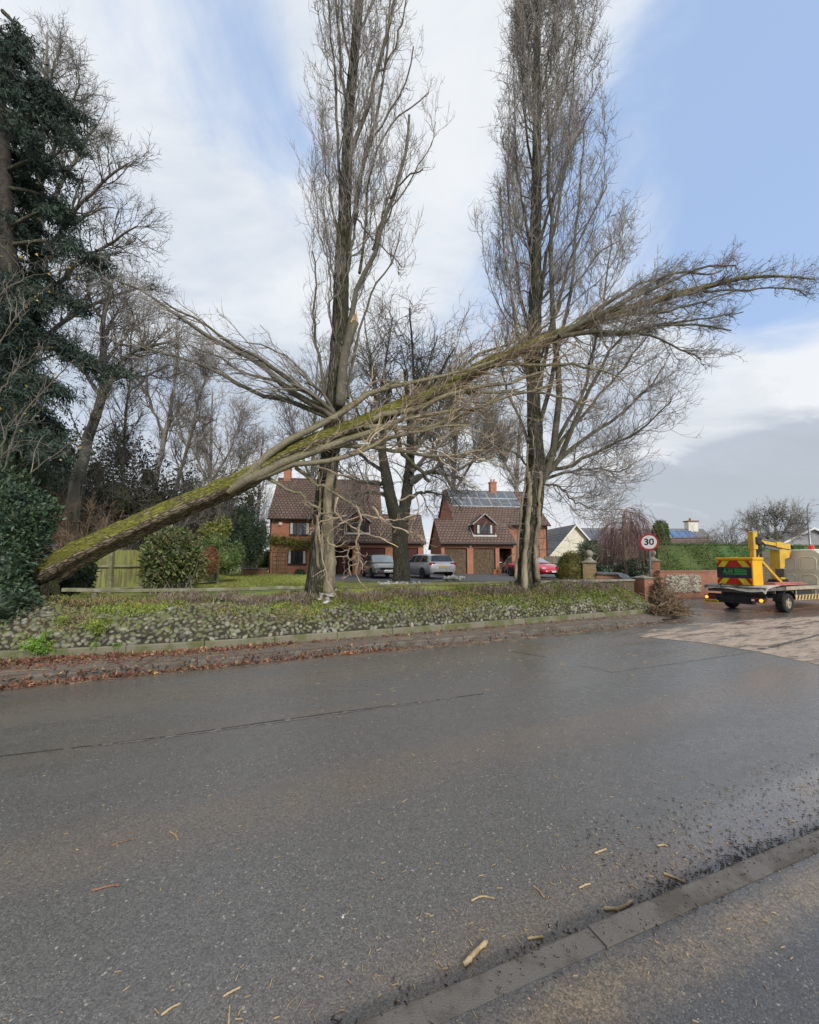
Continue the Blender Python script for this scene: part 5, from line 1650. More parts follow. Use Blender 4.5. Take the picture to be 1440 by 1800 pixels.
fern('bright feathery fern clump growing from the flint cobbles at the left', 72, 1140, 0.30, 60, 1)
fern('small pale green leafy plant just right of the bright fern', 96, 1150, 0.16, 22, 2, name='leafy_plant', material=M_GC)
fern('tall yellowish fern hanging down the cobbles below the timber rail', 178, 1112, 0.24, 42, 3, material=M_GC)
fern('little green fern low on the cobbles near the concrete plinth', 205, 1138, 0.14, 20, 4)
fern('green tuft on the plinth edge at the left', 168, 1138, 0.14, 18, 5, name='weed_tuft')
fern('tuft of grass growing over the plinth below the right poplar', 1060, 1078, 0.16, 26, 6, name='weed_tuft', material=M_GC)
fern('ferny tuft among the cobbles left of the yellowish fern', 112, 1098, 0.2, 30, 8, material=M_GC)
# pale stones piled at the foot of the left poplar
g = Geo()
o = thing('flint_heap', 'small heap of pale flints at the foot of the left poplar', 'stones', bank(*bankat(576, 1052)))
cc = np.array([bank(*bankat(576 + rngf.normal(0, 9), 1054 + rngf.normal(0, 7))) for _ in range(26)]) + np.stack([0 * np.arange(26), 0 * np.arange(26), rngf.uniform(0, 0.12, 26)], 1)
g.add(*stones(cc, rngf.uniform(0.05, 0.085, 26), rngf))
g.build('flints', mat('pale_flint', (0.44, 0.42, 0.37), (0.30, 0.29, 0.26), scale=7, rough=0.75, island=0.4, bump=0.3), o, smooth=True)
bpy.data.objects['flints']['kind'] = 'stuff'
# stones round the foot of the middle tree
g = Geo()
o = thing('edging_stones', 'ring of pale stones and debris round the foot of the twin-stemmed tree', 'stones', G(710, 1024, LZ))
cc = np.array([G(rngf.uniform(664, 760), rngf.normal(1025.5, 1.2), LZ + 0.03) for _ in range(60)])
g.add(*stones(cc, rngf.uniform(0.05, 0.13, 60), rngf))
tag(g.build('stones', MATS['pale_flint'], o, smooth=True), kind='stuff')

# ---------------------------------------------------------------- lawn blades along the visible edge
rng = np.random.default_rng(111)
n = 26000
px = rng.uniform(300, 560, n)
py = rng.uniform(1009, 1033, n)
C = np.stack([G(1, 1, LZ)] * 1)
d = np.stack([(px - 720) / F, np.ones(n)], 1)
yy = (H - LZ) * F / (py - HOR)
C = np.stack([d[:, 0] * yy, yy, np.full(n, LZ + 0.02)], 1)
g = Geo()
g.add(*leaf_quads(C, 0.10, rng, 0.22, dirs=np.array([0, 0, 1.2]), spread=0.7))
px = rng.uniform(590, 900, 9000)
yy = rng.uniform(11.5, 17.5, 9000)
C = np.stack([(px - 720) / F * yy, yy, np.full(9000, LZ + 0.02)], 1)
g.add(*leaf_quads(C, 0.09, rng, 0.22, dirs=np.array([0, 0, 1.2]), spread=0.7))
tag(g.build('lawn_blades', mat('grass_blade', (0.26, 0.31, 0.065), (0.30, 0.30, 0.09), scale=0.8, rough=0.7, island=0.4, hue=0.02), None), kind='stuff')

# ---------------------------------------------------------------- fallen leaves and litter on the far footway and gutter
rng = np.random.default_rng(121)
M_LEAF = mat('dead_leaf', (0.22, 0.115, 0.07), (0.14, 0.068, 0.042), scale=9, rough=0.6, island=0.55, hue=0.03)
M_LEAF2 = mat('dead_leaf_tan', (0.42, 0.27, 0.12), (0.30, 0.17, 0.08), scale=9, rough=0.6, island=0.4, hue=0.03)


def scatter_path(n, x0, x1, f0, f1, z, power=1.0):
    """points between kerb front (f=0) and plinth (f=1)"""
    px = x0 + (x1 - x0) * rng.uniform(0, 1, n) ** power
    f = rng.normal(f0, f1, n)
    ky = np.interp(px, [p[0] for p in KPX], [p[1] for p in KPX])
    py_ = np.interp(px, [p[0] for p in PPX], [p[1] for p in PPX])
    yk = (H * F) / (ky - HOR)
    yp = ((H - 0.1) * F) / (py_ - HOR)
    y = yk + (yp - yk) * f
    return np.stack([(px - 720) / F * y, y, np.where((f > 0.0) & (f < 0.98), z + 0.1, z)], 1)


g = Geo()
C = np.concatenate([scatter_path(1500, -60, 520, 0.90, 0.06, 0.015, 1.3), scatter_path(900, -60, 480, 0.72, 0.16, 0.012, 1.2), scatter_path(1500, -60, 700, -0.05, 0.04, 0.012, 1.1), scatter_path(300, 500, 1100, 0.9, 0.05, 0.012), scatter_path(260, 600, 1180, -0.05, 0.03, 0.01)])
g.add(*leaf_quads(C, 0.072, rng, 0.62, dirs=np.array([0, 0, 0.1]), spread=0.9, fold=0.15))
tag(g.build('fallen_leaves', M_LEAF), kind='stuff')
g = Geo()
C = np.concatenate([scatter_path(140, -60, 520, 0.85, 0.12, 0.02, 1.2), scatter_path(90, -60, 700, -0.04, 0.05, 0.02), scatter_path(70, 500, 1150, 0.5, 0.35, 0.012)])
g.add(*leaf_quads(C, 0.08, rng, 0.55, dirs=np.array([0, 0, 0.1]), spread=0.9, fold=0.12))
tag(g.build('pale_fallen_leaves', M_LEAF2), kind='stuff')
# twigs and grit on the footway and in the gutter
g = Geo()
C = np.concatenate([scatter_path(260, -40, 1180, 0.6, 0.3, 0.01), scatter_path(300, 700, 1200, -0.12, 0.10, 0.006), scatter_path(160, 0, 800, -0.04, 0.05, 0.008)])
a = rng.uniform(0, 6.28, len(C))
P, Rr = grow(C, np.stack([np.cos(a), np.sin(a), 0 * a], 1), rng.uniform(0.06, 0.32, len(C)), np.full(len(C), 0.006), np.full(len(C), 0.003), 4, rng, 0.15, (0, 0, 0))
P[:, :, 2] = C[:, None, 2] + 0.004
g.add(*tubes(P, Rr, 3))
tag(g.build('footway_litter', M_BRUSH), kind='stuff')
# ================================================================ fences, rails, walls, pillars
M_PALING = mat('mossy_fence_board', (0.26, 0.28, 0.085), (0.17, 0.165, 0.075), scale=3, rough=0.9, bump=0.5, stretch=(4, 4, 0.5), dirt=(0.16, 0.18, 0.05))
M_RAIL = mat('weathered_rail', (0.27, 0.255, 0.18), (0.17, 0.165, 0.10), scale=4, rough=0.9, bump=0.7, bscale=14, dirt=(0.13, 0.14, 0.05))
M_RAILDARK = mat('mossy_rail', (0.13, 0.12, 0.07), (0.17, 0.17, 0.055), scale=4, rough=0.9, bump=0.7, bscale=14, dirt=(0.07, 0.06, 0.035))
M_REDBRICK = brick_mat('red_brick', (0.40, 0.165, 0.095), (0.30, 0.115, 0.07), (0.30, 0.24, 0.19))
M_OLDBRICK = brick_mat('weathered_brick', (0.33, 0.16, 0.10), (0.22, 0.11, 0.075), (0.26, 0.22, 0.17))
M_BUFFBRICK = brick_mat('buff_brick', (0.34, 0.25, 0.14), (0.25, 0.18, 0.10), (0.27, 0.23, 0.17))
M_STONECAP = mat('stone_coping', (0.30, 0.27, 0.22), (0.20, 0.18, 0.15), scale=5, rough=0.85, bump=0.4, bscale=25)
M_SLATECAP = mat('dark_coping_tile', (0.085, 0.095, 0.105), (0.13, 0.14, 0.15), scale=4, rough=0.5, bump=0.2)


def world_at(px, py, z):
    return G(px, py, z)


# wooden fence panels behind the rail, left
def fence(label, pts, z0, h, bw, material, seed, rails=2, posts=True, name='wooden_fence', front=-1):
    r = np.random.default_rng(seed)
    pts = np.array(pts, float)
    o = thing(name, label, 'fence', (pts[0][0], pts[0][1], z0))
    g = Geo()
    gr = Geo()
    posts_at = []
    for a, b in zip(pts[:-1], pts[1:]):
        L = np.linalg.norm(b - a)
        d = (b - a) / L
        nrm = np.array([-d[1], d[0]])
        n = int(L / bw)
        for i in range(n):
            x0 = a + d * (i * L / n + 0.004)
            x1 = a + d * ((i + 1) * L / n - 0.004)
            hh = h + r.normal(0, 0.012)
            off = nrm * r.normal(0.0, 0.004)
            V = [(*(p + off + nrm * w), z) for z in (z0 + 0.04, z0 + hh) for p, w in ((x0, 0), (x1, 0), (x1, 0.018), (x0, 0.018))]
            g.add(V, np.array([[0, 1, 5, 4], [1, 2, 6, 5], [2, 3, 7, 6], [3, 0, 4, 7], [4, 5, 6, 7]]))
        for q in range(rails):
            zz = z0 + h * (0.58 if rails == 1 else 0.12 + 0.50 * q + (0.28 if q == rails - 1 and rails > 2 else 0))
            A, B = a + nrm * front * 0.035, b + nrm * front * 0.035
            gr.tube([(*A, zz), (*B, zz)], 0.042, 4)
        k = int(round(L / 1.8))
        for i in range(k + 1):
            posts_at.append(a + d * L * i / k + nrm * front * 0.07)
    g.build('boards', material, o)
    gr.build('rail', M_RAIL, o)
    for p in posts_at if posts else []:
        gp = Geo().box(p[0] - 0.05, p[0] + 0.05, p[1] - 0.05, p[1] + 0.05, z0 - 0.05, z0 + h + 0.02, 0.01)
        gp.build('post', M_RAIL, o)
    return o


zf = 0.80
A_ = Q(96, 1000, 12.2)[:2]
B_ = Q(196, 1000, 12.9)[:2]
C_ = Q(248, 1000, 13.6)[:2]
D_ = Q(380, 1000, 17.5)[:2]
fence('green mossy close-boarded wooden fence behind the fallen trunk', [A_, B_, C_, D_], zf, 1.42, 0.125, M_PALING, 131, rails=2)
fence('grey wooden fence between the right house and the cream bungalow', [Q(958, 1000, 33)[:2], Q(1000, 1000, 33.5)[:2]], 0.75, 1.55, 0.15, mat('grey_fence_board', (0.20, 0.18, 0.14), (0.13, 0.12, 0.09), scale=4, rough=0.9, stretch=(4, 4, .5)), 132, name='wooden_fence')


# low timber rail on short posts along the top of the bank
def rail(label, pxs, rad, material, posts, seed):
    r = np.random.default_rng(seed)
    P = []
    for x, y in pxs:
        yp = ((H - 0.1) * F) / (np.interp(x, [p[0] for p in PPX], [p[1] for p in PPX]) - HOR) + 1.52
        P.append(Q(x, y, yp))
    P = np.array(P)
    o = thing('timber_rail', label, 'rail', (P[0, 0], P[0, 1], 0.9), group='low timber rails along the bank top')
    q = spline(P, 26)
    q[:, 2] += r.normal(0, 0.006, 26)
    g = Geo()
    # half-round log: flat-ish top
    n = len(q)
    T = unit(np.gradient(q, axis=0))
    N = np.stack([-T[:, 1], T[:, 0], 0 * T[:, 0]], 1)
    prof = [(-1, -.55), (-1, .35), (-.6, .62), (.6, .62), (1, .35), (1, -.55), (.5, -.7), (-.5, -.7)]
    V = np.concatenate([q[i] + N[i] * a * rad + np.array([0, 0, b * rad]) for i in range(n) for a, b in prof]).reshape(-1, 3)
    m = len(prof)
    Fq = np.array([[i * m + k, i * m + (k + 1) % m, (i + 1) * m + (k + 1) % m, (i + 1) * m + k] for i in range(n - 1) for k in range(m)])
    g.add(V, [Fq, np.array([list(range(m))[::-1], list(range((n - 1) * m, n * m))])])
    g.build('rail', material, o)
    for f in posts:
        p = q[int(f * (n - 1))]
        gp = Geo().box(p[0] - 0.05, p[0] + 0.05, p[1] - 0.045, p[1] + 0.045, 0.62, p[2] - rad * 0.66, 0.01)
        gp.build('post', material, o)
    return o


rail('pale weathered timber rail on short posts left of the left poplar', [(111, 1037), (250, 1038), (390, 1036), (535, 1032)], 0.062, M_RAIL, (0.13, 0.42, 0.68, 0.95), 1)
rail('dark mossy timber rail between the two standing poplars', [(592, 1033), (700, 1029), (800, 1026), (912, 1023)], 0.055, M_RAILDARK, (0.05, 0.4, 0.75, 0.97), 2)

# stone-capped low wall right of the right poplar
def yb(x):
    return ((H - 0.1) * F) / (np.interp(x, [p[0] for p in PPX], [p[1] for p in PPX]) - HOR)


a, b = Q(949, 1023, yb(949) + 1.6), Q(1116, 1020, yb(1116) + 1.35)
d = unit((b - a) * np.array([1, 1, 0]))
n_ = np.array([-d[1], d[0], 0])
o = thing('low_garden_wall', 'low dark brick wall with flat stone coping right of the right poplar', 'wall', (a[0], a[1], 0.5))
L = np.linalg.norm((b - a)[:2])
g = Geo()
V = [(*(a + d * u + n_ * w)[:2], z) for z in (0.3, a[2] - 0.03) for u, w in ((0, .03), (L, .03), (L, .25), (0, .25))]
g.add(V, np.array([[0, 1, 5, 4], [1, 2, 6, 5], [2, 3, 7, 6], [3, 0, 4, 7], [4, 5, 6, 7]]))
g.build('brickwork', mat('dark_mossy_brick', (0.13, 0.10, 0.06), (0.10, 0.10, 0.045), scale=6, rough=0.9, bump=0.5), o)
g = Geo()
k = 5
for i in range(k):
    u0, u1 = L * i / k + 0.008, L * (i + 1) / k - 0.008
    z = a[2] + (b[2] - a[2]) * i / k
    V = [(*(a + d * u + n_ * w)[:2], zz) for zz in (z - 0.028, z + 0.035) for u, w in ((u0, -.03), (u1, -.03), (u1, .31), (u0, .31))]
    g.add(V, np.array([[0, 1, 5, 4], [1, 2, 6, 5], [2, 3, 7, 6], [3, 0, 4, 7], [4, 5, 6, 7], [3, 2, 1, 0]]))
g.build('coping', M_STONECAP, o)


def box_frame(c, yaw):
    return (c, yaw)


def pillar(label, px, py_top, Y, w, zb, material, ball=True, plaque=False, yaw=0.3, cap_h=0.07):
    top = Q(px, py_top, Y)
    o = thing('gate_pillar' if ball else 'brick_pier', label, 'pillar', (top[0], top[1], zb), yaw)
    h = top[2] - zb
    Geo().box(-w / 2, w / 2, -w / 2, w / 2, 0, h).build('brickwork', material, o, local=True)
    c = Geo().box(-w / 2 - .05, w / 2 + .05, -w / 2 - .05, w / 2 + .05, h + 0.002, h + cap_h, 0.015)
    if ball:
        c.lathe([(w * .55, h + cap_h), (w * .40, h + cap_h + .05), (w * .24, h + cap_h + .13), (w * .18, h + cap_h + .19), (0.02, h + cap_h + .20)], seg=18)
    else:
        c.add([(-w / 2, -w / 2, h + cap_h), (w / 2, -w / 2, h + cap_h), (w / 2, w / 2, h + cap_h), (-w / 2, w / 2, h + cap_h), (0, 0, h + cap_h + 0.07)], np.array([[0, 1, 4], [1, 2, 4], [2, 3, 4], [3, 0, 4]]))
    c.build('cap', M_STONECAP, o, local=True)
    if ball:
        gb = Geo()
        zc = h + cap_h + 0.19 + w * 0.30
        gb.lathe([(max(0.004, w * .33 * math.sin(u)), zc - w * .33 * math.cos(u)) for u in np.linspace(0.05, math.pi - 0.05, 12)], seg=18)
        gb.build('ball_finial', M_STONECAP, o, smooth=True, local=True)
    if plaque:
        gp = Geo().prism([(0.10 * math.cos(u), h * 0.66 + 0.15 * math.sin(u)) for u in np.linspace(0, 2 * math.pi, 20, endpoint=False)], -0.02, 0.0, axis=1)
        for i, v in enumerate(gp.v):
            gp.v[i] = np.stack([w / 2 + 0.022 + v[:, 1] * 0 + v[:, 1], v[:, 0], v[:, 2]], 1)
        gp.build('plaque', M_STONECAP, o, local=True)
    return o


pillar('tall buff brick gate pillar with stone ball and oval plaque left of the weeping tree', 1036, 990, 17.2, 0.50, 0.6, M_BUFFBRICK, plaque=True, yaw=-0.45)
pillar('red brick gate pillar with stone ball behind the speed limit sign', 1147, 987, 21, 0.55, 0.05, M_REDBRICK, yaw=-0.3)
pillar('low red brick pier with flat cap beside the speed limit sign', 1131, 1017, 14.6, 0.48, 0.08, M_REDBRICK, ball=False, yaw=0.36, cap_h=0.05)

# curved wing wall with dark coping between pillar and pier
o = thing('wing_wall', 'short brick wing wall with dark tiled coping sloping down beside the buff pillar', 'wall', Q(1052, 1012, 16.9) * np.array([1, 1, 0]) + np.array([0, 0, 0.6]))
wp = np.array([Q(1049, 1008, 16.9), Q(1072, 1009, 16.7), Q(1092, 1010, 16.4), Q(1100, 1016, 16.0), Q(1112, 1021, 15.4)])
q = spline(wp, 16)
T = unit(np.gradient(q, axis=0) * np.array([1, 1, 0]))
N = np.stack([-T[:, 1], T[:, 0], 0 * T[:, 0]], 1)
for nm, m_, prof in (('brickwork', M_OLDBRICK, [(-.11, -1.0), (-.11, -.03), (.11, -.03), (.11, -1.0)]), ('coping', M_SLATECAP, [(-.17, -.028), (-.17, .02), (0, .075), (.17, .02), (.17, -.028)])):
    V = []
    for i in range(16):
        for w, z in prof:
            p = q[i] + N[i] * w
            V.append((p[0], p[1], max(0.55, q[i][2] + z) if z < -.5 else q[i][2] + z))
    m = len(prof)
    Fq = np.array([[i * m + k, i * m + (k + 1) % m, (i + 1) * m + (k + 1) % m, (i + 1) * m + k] for i in range(15) for k in range(m)])
    Geo().add(V, [Fq, np.array([list(range(m))[::-1], list(range(15 * m, 16 * m))])]).build(nm, m_, o)

# flint and brick boundary wall on the right
M_FLINTWALL = mat('knapped_flint', (0.36, 0.32, 0.25), (0.22, 0.20, 0.17), scale=6, rough=0.75, island=0.5, bump=0.3, hue=0.02)
yw = 20.4
o = thing('flint_boundary_wall', 'red brick boundary wall with a flint panel under the long hedge', 'wall', (Q(1200, 1040, yw)[0], yw, 0))
xs = [Q(x, 1000, yw)[0] for x in (1160, 1176, 1250, 1262, 1272)]
ztop = Q(1200, 1005.5, yw)[2]
wallp = [(xs[0], yw), (xs[2], yw + 0.25), (xs[2] + 1.6, yw + 1.0), (xs[2] + 6, yw + 2.0), (xs[2] + 24, yw + 6)]


def wall_strip(g, pts, z0, z1, th):
    for (x0, y0), (x1, y1) in zip(pts[:-1], pts[1:]):
        d = np.array([x1 - x0, y1 - y0])
        d = d / np.linalg.norm(d)
        n = np.array([-d[1], d[0]]) * th
        V = [(x0, y0, z0), (x1, y1, z0), (x1 + n[0], y1 + n[1], z0), (x0 + n[0], y0 + n[1], z0)]
        V += [(v[0], v[1], z1) for v in V]
        g.add(V, np.array([[0, 1, 5, 4], [1, 2, 6, 5], [2, 3, 7, 6], [3, 0, 4, 7], [4, 5, 6, 7]]))


g = Geo()
wall_strip(g, wallp, 0.0, ztop, 0.23)
g.build('brickwork', M_REDBRICK, o)
g = Geo()
wall_strip(g, [(x, y - 0.03) for x, y in wallp], ztop + 0.002, ztop + 0.075, 0.29)
g.build('coping', brick_mat('soldier_brick', (0.36, 0.17, 0.11), (0.28, 0.13, 0.09), (0.28, 0.23, 0.18), bw=0.075, bh=0.3), o)
r = np.random.default_rng(151)
n = 620
u = r.uniform(0.12, 0.83, n)
zz = r.uniform(0.30, ztop - 0.17, n)
C = np.stack([xs[0] + (xs[2] - xs[0]) * u, yw + 0.25 * u - 0.015, zz], 1)
keep = (zz < ztop - 0.17 - np.abs(u - 0.8) * 0 + 0.03 * np.sin(u * 30))
g = Geo().add(*stones(C[keep], r.uniform(0.045, 0.085, keep.sum()), r, normals=np.array([[0.0, -1, 0]]), flat=0.4))
tag(g.build('flint_panel', M_FLINTWALL, o, smooth=True), kind='stuff')

# ---------------------------------------------------------------- clipped hedge, topiary and shrubs on the right
def hedge(label, pts, z0, z1, th, n, leaf, material, seed, name='clipped_hedge'):
    r = np.random.default_rng(seed)
    o = thing(name, label, 'hedge', (pts[0][0], pts[0][1], z0))
    g = Geo()
    wall_strip(g, pts, z0, z1 - 0.05, th)
    tag(g.build('inner_mass', material, o), kind='stuff')  # unseen block added so light does not pass through the hedge
    P = np.array(pts, float)
    seg = np.linalg.norm(np.diff(P, axis=0), axis=1)
    k = r.choice(len(seg), n, p=seg / seg.sum())
    u = r.uniform(0, 1, n)
    base = P[k] * (1 - u[:, None]) + P[k + 1] * u[:, None]
    d = (P[k + 1] - P[k]) / seg[k][:, None]
    nr = np.stack([-d[:, 1], d[:, 0]], 1)
    face = r.uniform(0, 1, n)
    top = face > 0.72
    w = np.where(top, r.uniform(-0.05, th + 0.05, n), -r.uniform(0, 0.09, n))
    z = np.where(top, z1 + r.normal(0, 0.05, n), r.uniform(z0, z1 + 0.03, n))
    w = w + 0.10 * np.sin(base[:, 0] * 1.9 + z * 2.2) * (~top)
    C = np.concatenate([base + nr * w[:, None], z[:, None]], 1)
    out = np.where(top[:, None], np.array([[0, 0, 1.0]]), np.concatenate([-nr, np.full((n, 1), 0.3)], 1))
    g = Geo().add(*leaf_quads(C, leaf, r, 0.35, dirs=out * 0.8, spread=0.7))
    tag(g.build('foliage', material, o), kind='stuff')
    return o


hy = 21.6
zh = Q(1250, 957, hy)[2]
hedge('long clipped green hedge above the flint and brick wall', [(Q(1156, 957, hy)[0], hy), (Q(1262, 957, hy)[0], hy + 0.4), (Q(1275, 957, hy)[0] + 1.5, hy + 1.2), (xs[2] + 24, yw + 7.4)], 1.28, zh, 1.5, 42000, 0.075, M_HEDGE, 161)
shrub('topiary_column', 'tall round-topped clipped evergreen column left of the long hedge', 'topiary', [(1161, 935, 12.5, 20, 23.5, 1), (1161, 955, 13.5, 34, 23.5, 1), (1162, 985, 13, 30, 23.5, 1)], 6500, 0.10, M_HEDGE, 162, core=0.92, shell=0.88, ground=0.3)
shrub('dome_conifer', 'rounded golden green conifer bush left of the buff gate pillar', 'bush', [(1004, 1000, 24, 26, 17.6, 1), (1004, 988, 18, 19, 17.6, 1), (1004, 1012, 24, 14, 17.6, 1)], 7000, 0.085, mat('golden_conifer_leaf', (0.085, 0.095, 0.025), (0.14, 0.125, 0.035), scale=4, rough=0.7, island=0.5, hue=0.03), 163, aspect=0.3, core=0.85, shell=0.8, ground=0.75)
shrub('dark_bush', 'dark rounded evergreen behind the buff gate pillar', 'bush', [(1042, 975, 23, 26, 24, 1), (1052, 990, 20, 22, 24), (1030, 990, 14, 22, 23.5)], 4200, 0.10, mat('yew_leaf', (0.02, 0.04, 0.018), (0.035, 0.06, 0.025), scale=2, rough=0.7, island=0.45), 164, core=0.88, shell=0.8, ground=0.6)
shrub('laurel_bush', 'glossy dark bush below the weeping tree', 'bush', [(1075, 995, 20, 16, 19.5), (1110, 1000, 22, 16, 19), (1128, 996, 14, 16, 19.5), (1062, 1005, 12, 10, 18.5)], 3600, 0.12, M_LAUREL, 165, ground=0.5, core=0.75)
shrub('spiky_shrub', 'grey green spiky shrub in front of the dark evergreen', 'shrub', [(1030, 968, 10, 12, 18.6)], 420, 0.34, mat('spiky_leaf', (0.16, 0.18, 0.12), (0.11, 0.13, 0.08), scale=3, rough=0.6, island=0.4), 166, aspect=0.10, core=0, shell=0.1, ground=0.7, stems=6)

# weeping tree
rng = np.random.default_rng(171)
Yw = 19.2
kw = Yw / F
o = thing('weeping_tree', 'small leafless weeping tree with curtains of reddish twigs left of the speed limit sign', 'tree', Q(1099, 1015, Yw))
g = Geo()
trunk_mesh(g, np.array([[*Q(x, y, Yw), r * kw] for x, y, r in [(1101, 1020, 3.8), (1100, 990, 3.2), (1098, 960, 2.8), (1096, 930, 2.4), (1097, 905, 1.6), (1098, 896, 1.0)]]), 10, rng, 0.06, 3, 0.1)
g.build('trunk', M_LIMBPALE, o, smooth=True)
n = 46
a = rng.uniform(0, 6.28, n)
top = Q(1097, 905, Yw)
st = np.repeat(top[None], n, 0) + np.stack([0 * a, 0 * a, rng.uniform(-0.9, 0.25, n)], 1)
g = Geo()
P, Rr = grow(st, np.stack([np.cos(a), np.sin(a), rng.uniform(0.2, 1.0, n)], 1), rng.uniform(0.8, 2.0, n), np.full(n, 0.018), np.full(n, 0.007), 12, rng, 0.08, (0, 0, -0.14), (0, 0, -0.40))
g.add(*tubes(P, Rr, 4))
populate(g, P, Rr, rng, [dict(per=9, l0=0.6, l1=2.3, a0=20, a1=70, t0=0.2, rk=0.5, rmax=0.010, rmin=0.007, seg=9, wig=0.07, trop=(0, 0, -0.30), taper=0.0),
                         dict(per=4, l0=0.3, l1=1.0, a0=10, a1=40, rk=0.7, rmax=0.0075, rmin=0.006, seg=5, wig=0.06, trop=(0, 0, -0.35))], UP)
tag(g.build('crown', M_REDTWIG, o), kind='stuff')

# shrubs beyond the hedge on the right
for lab, cx, cy, rx, ry, Y, nn, mt, sd in (('leafless hedge shrubs beyond the clipped hedge, left part', 1250, 985, 26, 55, 29, 40, M_TWIG, 181), ('fan of bare upright shoots beyond the clipped hedge', 1283, 985, 26, 68, 30, 46, M_TWIG, 182)):
    twig_shrub(lab, cx, cy, rx, ry, Y, nn, mt, sd, z0=0.2, fat=1.7)
rng = np.random.default_rng(191)
broad_tree('small_tree', 'spreading small tree with a few dark leaves behind the work truck', (1372, 985), 27, [(1372, 1000, 5), (1370, 970, 4), (1366, 945, 3.5), (1364, 930, 2)], [],
           [([(1370, 960, 0), (1345, 930, .5), (1318, 912, 1)], 2.4, .8), ([(1368, 955, 0), (1385, 925, -.5), (1402, 908, -1)], 2.4, .8), ([(1366, 950, 0), (1362, 920, .5), (1358, 900, 1)], 2.2, .8), ([(1368, 955, 0), (1340, 940, -1), (1312, 932, -1.5)], 2.2, .8), ([(1370, 955, 0), (1392, 940, 1), (1412, 928, 1)], 2.2, .8)],
           scale_levels(GEN, 0.42, 0.9), M_LIMBPALE, M_TWIG, 192)
tree = bpy.data.objects['small_tree']
gl = Geo()
W = [(*Q(x, y, 27), 0.9, 0.9, 0.5) for x, y in ((1320, 915), (1345, 905), (1365, 898), (1390, 905), (1400, 915), (1335, 925), (1380, 920))]
C, d = in_blobs(W, 900, rng, 0.2)
gl.add(*leaf_quads(C, 0.16, rng, 0.35, dirs=np.array([0.5, 0, 0.2])))
gl.build('leaves', M_DARKLEAF, tree)

# heap of cut brushwood by the sign
rng = np.random.default_rng(201)
o = thing('brushwood_heap', 'heap of cut branches and dead leaves piled against the pier by the speed limit sign', 'brushwood', G(1168, 1074, 0.08))
W = []
for x, y, rx, ry, Y in ((1158, 1046, 12, 26, 14.2), (1172, 1060, 24, 16, 13.9), (1168, 1071, 30, 9, 13.4), (1188, 1071, 24, 7, 13.3), (1156, 1022, 5, 18, 14.4)):
    k = Y / F
    W.append((*Q(x, y, Y), rx * k, rx * k * 0.7, ry * k))
n = 520
C, d = in_blobs(W, n, rng, 0.2)
C[:, 2] = np.maximum(C[:, 2], 0.12)
a = rng.normal(0, 1, (n, 3)) + np.array([0.5, -0.3, -0.35])
P, Rr = grow(C, a, rng.uniform(0.25, 0.9, n), rng.uniform(0.006, 0.016, n), np.full(n, 0.005), 7, rng, 0.22, (0, 0, -0.02))
P[:, :, 2] = np.maximum(P[:, :, 2], 0.11)
g = Geo().add(*tubes(P, Rr, 4))
tag(g.build('cut_branches', M_BRUSH, o), kind='stuff')
C, d = in_blobs(W, 1900, rng, 0.25)
C[:, 2] = np.maximum(C[:, 2], 0.12)
g = Geo().add(*leaf_quads(C, 0.10, rng, 0.35, spread=1.0))
tag(g.build('dead_foliage', mat('dead_foliage', (0.22, 0.165, 0.08), (0.13, 0.085, 0.045), scale=4, rough=0.8, island=0.55, hue=0.04), o), kind='stuff')
# ================================================================ houses
M_HOUSEBRICK = brick_mat('house_brick', (0.50, 0.195, 0.115), (0.40, 0.145, 0.085), (0.42, 0.30, 0.22), var=0.30)
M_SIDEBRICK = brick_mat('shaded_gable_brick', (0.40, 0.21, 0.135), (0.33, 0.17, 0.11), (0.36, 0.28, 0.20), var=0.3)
M_TILE = brick_mat('brown_roof_tile', (0.19, 0.125, 0.098), (0.13, 0.088, 0.07), (0.032, 0.025, 0.022), bw=0.30, bh=0.34, ms=0.035, var=0.35, roof=True)
M_SLATE = brick_mat('grey_roof_tile', (0.21, 0.215, 0.215), (0.165, 0.17, 0.175), (0.07, 0.07, 0.07), bw=0.38, bh=0.36, ms=0.03, var=0.2, roof=True)
M_DARKWOOD = mat('dark_stained_wood', (0.055, 0.03, 0.022), (0.035, 0.02, 0.016), scale=5, rough=0.6, stretch=(3, 3, .6))
M_GARWOOD = mat('garage_oak', (0.15, 0.105, 0.06), (0.085, 0.06, 0.036), scale=6, rough=0.65, stretch=(1, 1, 1), bump=0.2)
M_GARRED = mat('maroon_paint', (0.085, 0.022, 0.022), (0.065, 0.018, 0.018), scale=4, rough=0.45)
M_GLASS = mat('window_glass', (0.035, 0.042, 0.05), (0.02, 0.025, 0.03), scale=2, rough=0.06, spec=0.8)
M_CURTAIN = mat('curtain', (0.62, 0.62, 0.60), (0.5, 0.5, 0.49), scale=9, rough=0.8, stretch=(8, 8, .3))
M_WHITE = mat('white_paint', (0.78, 0.77, 0.74), (0.68, 0.67, 0.64), scale=5, rough=0.5)
M_LEAD = mat('pale_flashing', (0.62, 0.62, 0.60), (0.45, 0.45, 0.44), scale=6, rough=0.6)
M_GUTTER = mat('brown_gutter', (0.035, 0.028, 0.026), None, scale=4, rough=0.4)
M_SOLAR = mat('solar_cell', (0.13, 0.14, 0.155), (0.10, 0.11, 0.125), scale=2, rough=0.22, spec=0.4)
M_SOLARFR = mat('panel_frame', (0.62, 0.63, 0.64), None, scale=4, rough=0.35, metal=0.5)
M_CREAM = mat('cream_render', (0.74, 0.70, 0.58), (0.66, 0.62, 0.50), scale=1.5, rough=0.9, bump=0.1, dirt=(0.58, 0.55, 0.45))
M_TERRA = mat('terracotta', (0.42, 0.19, 0.10), (0.33, 0.14, 0.075), scale=6, rough=0.8)


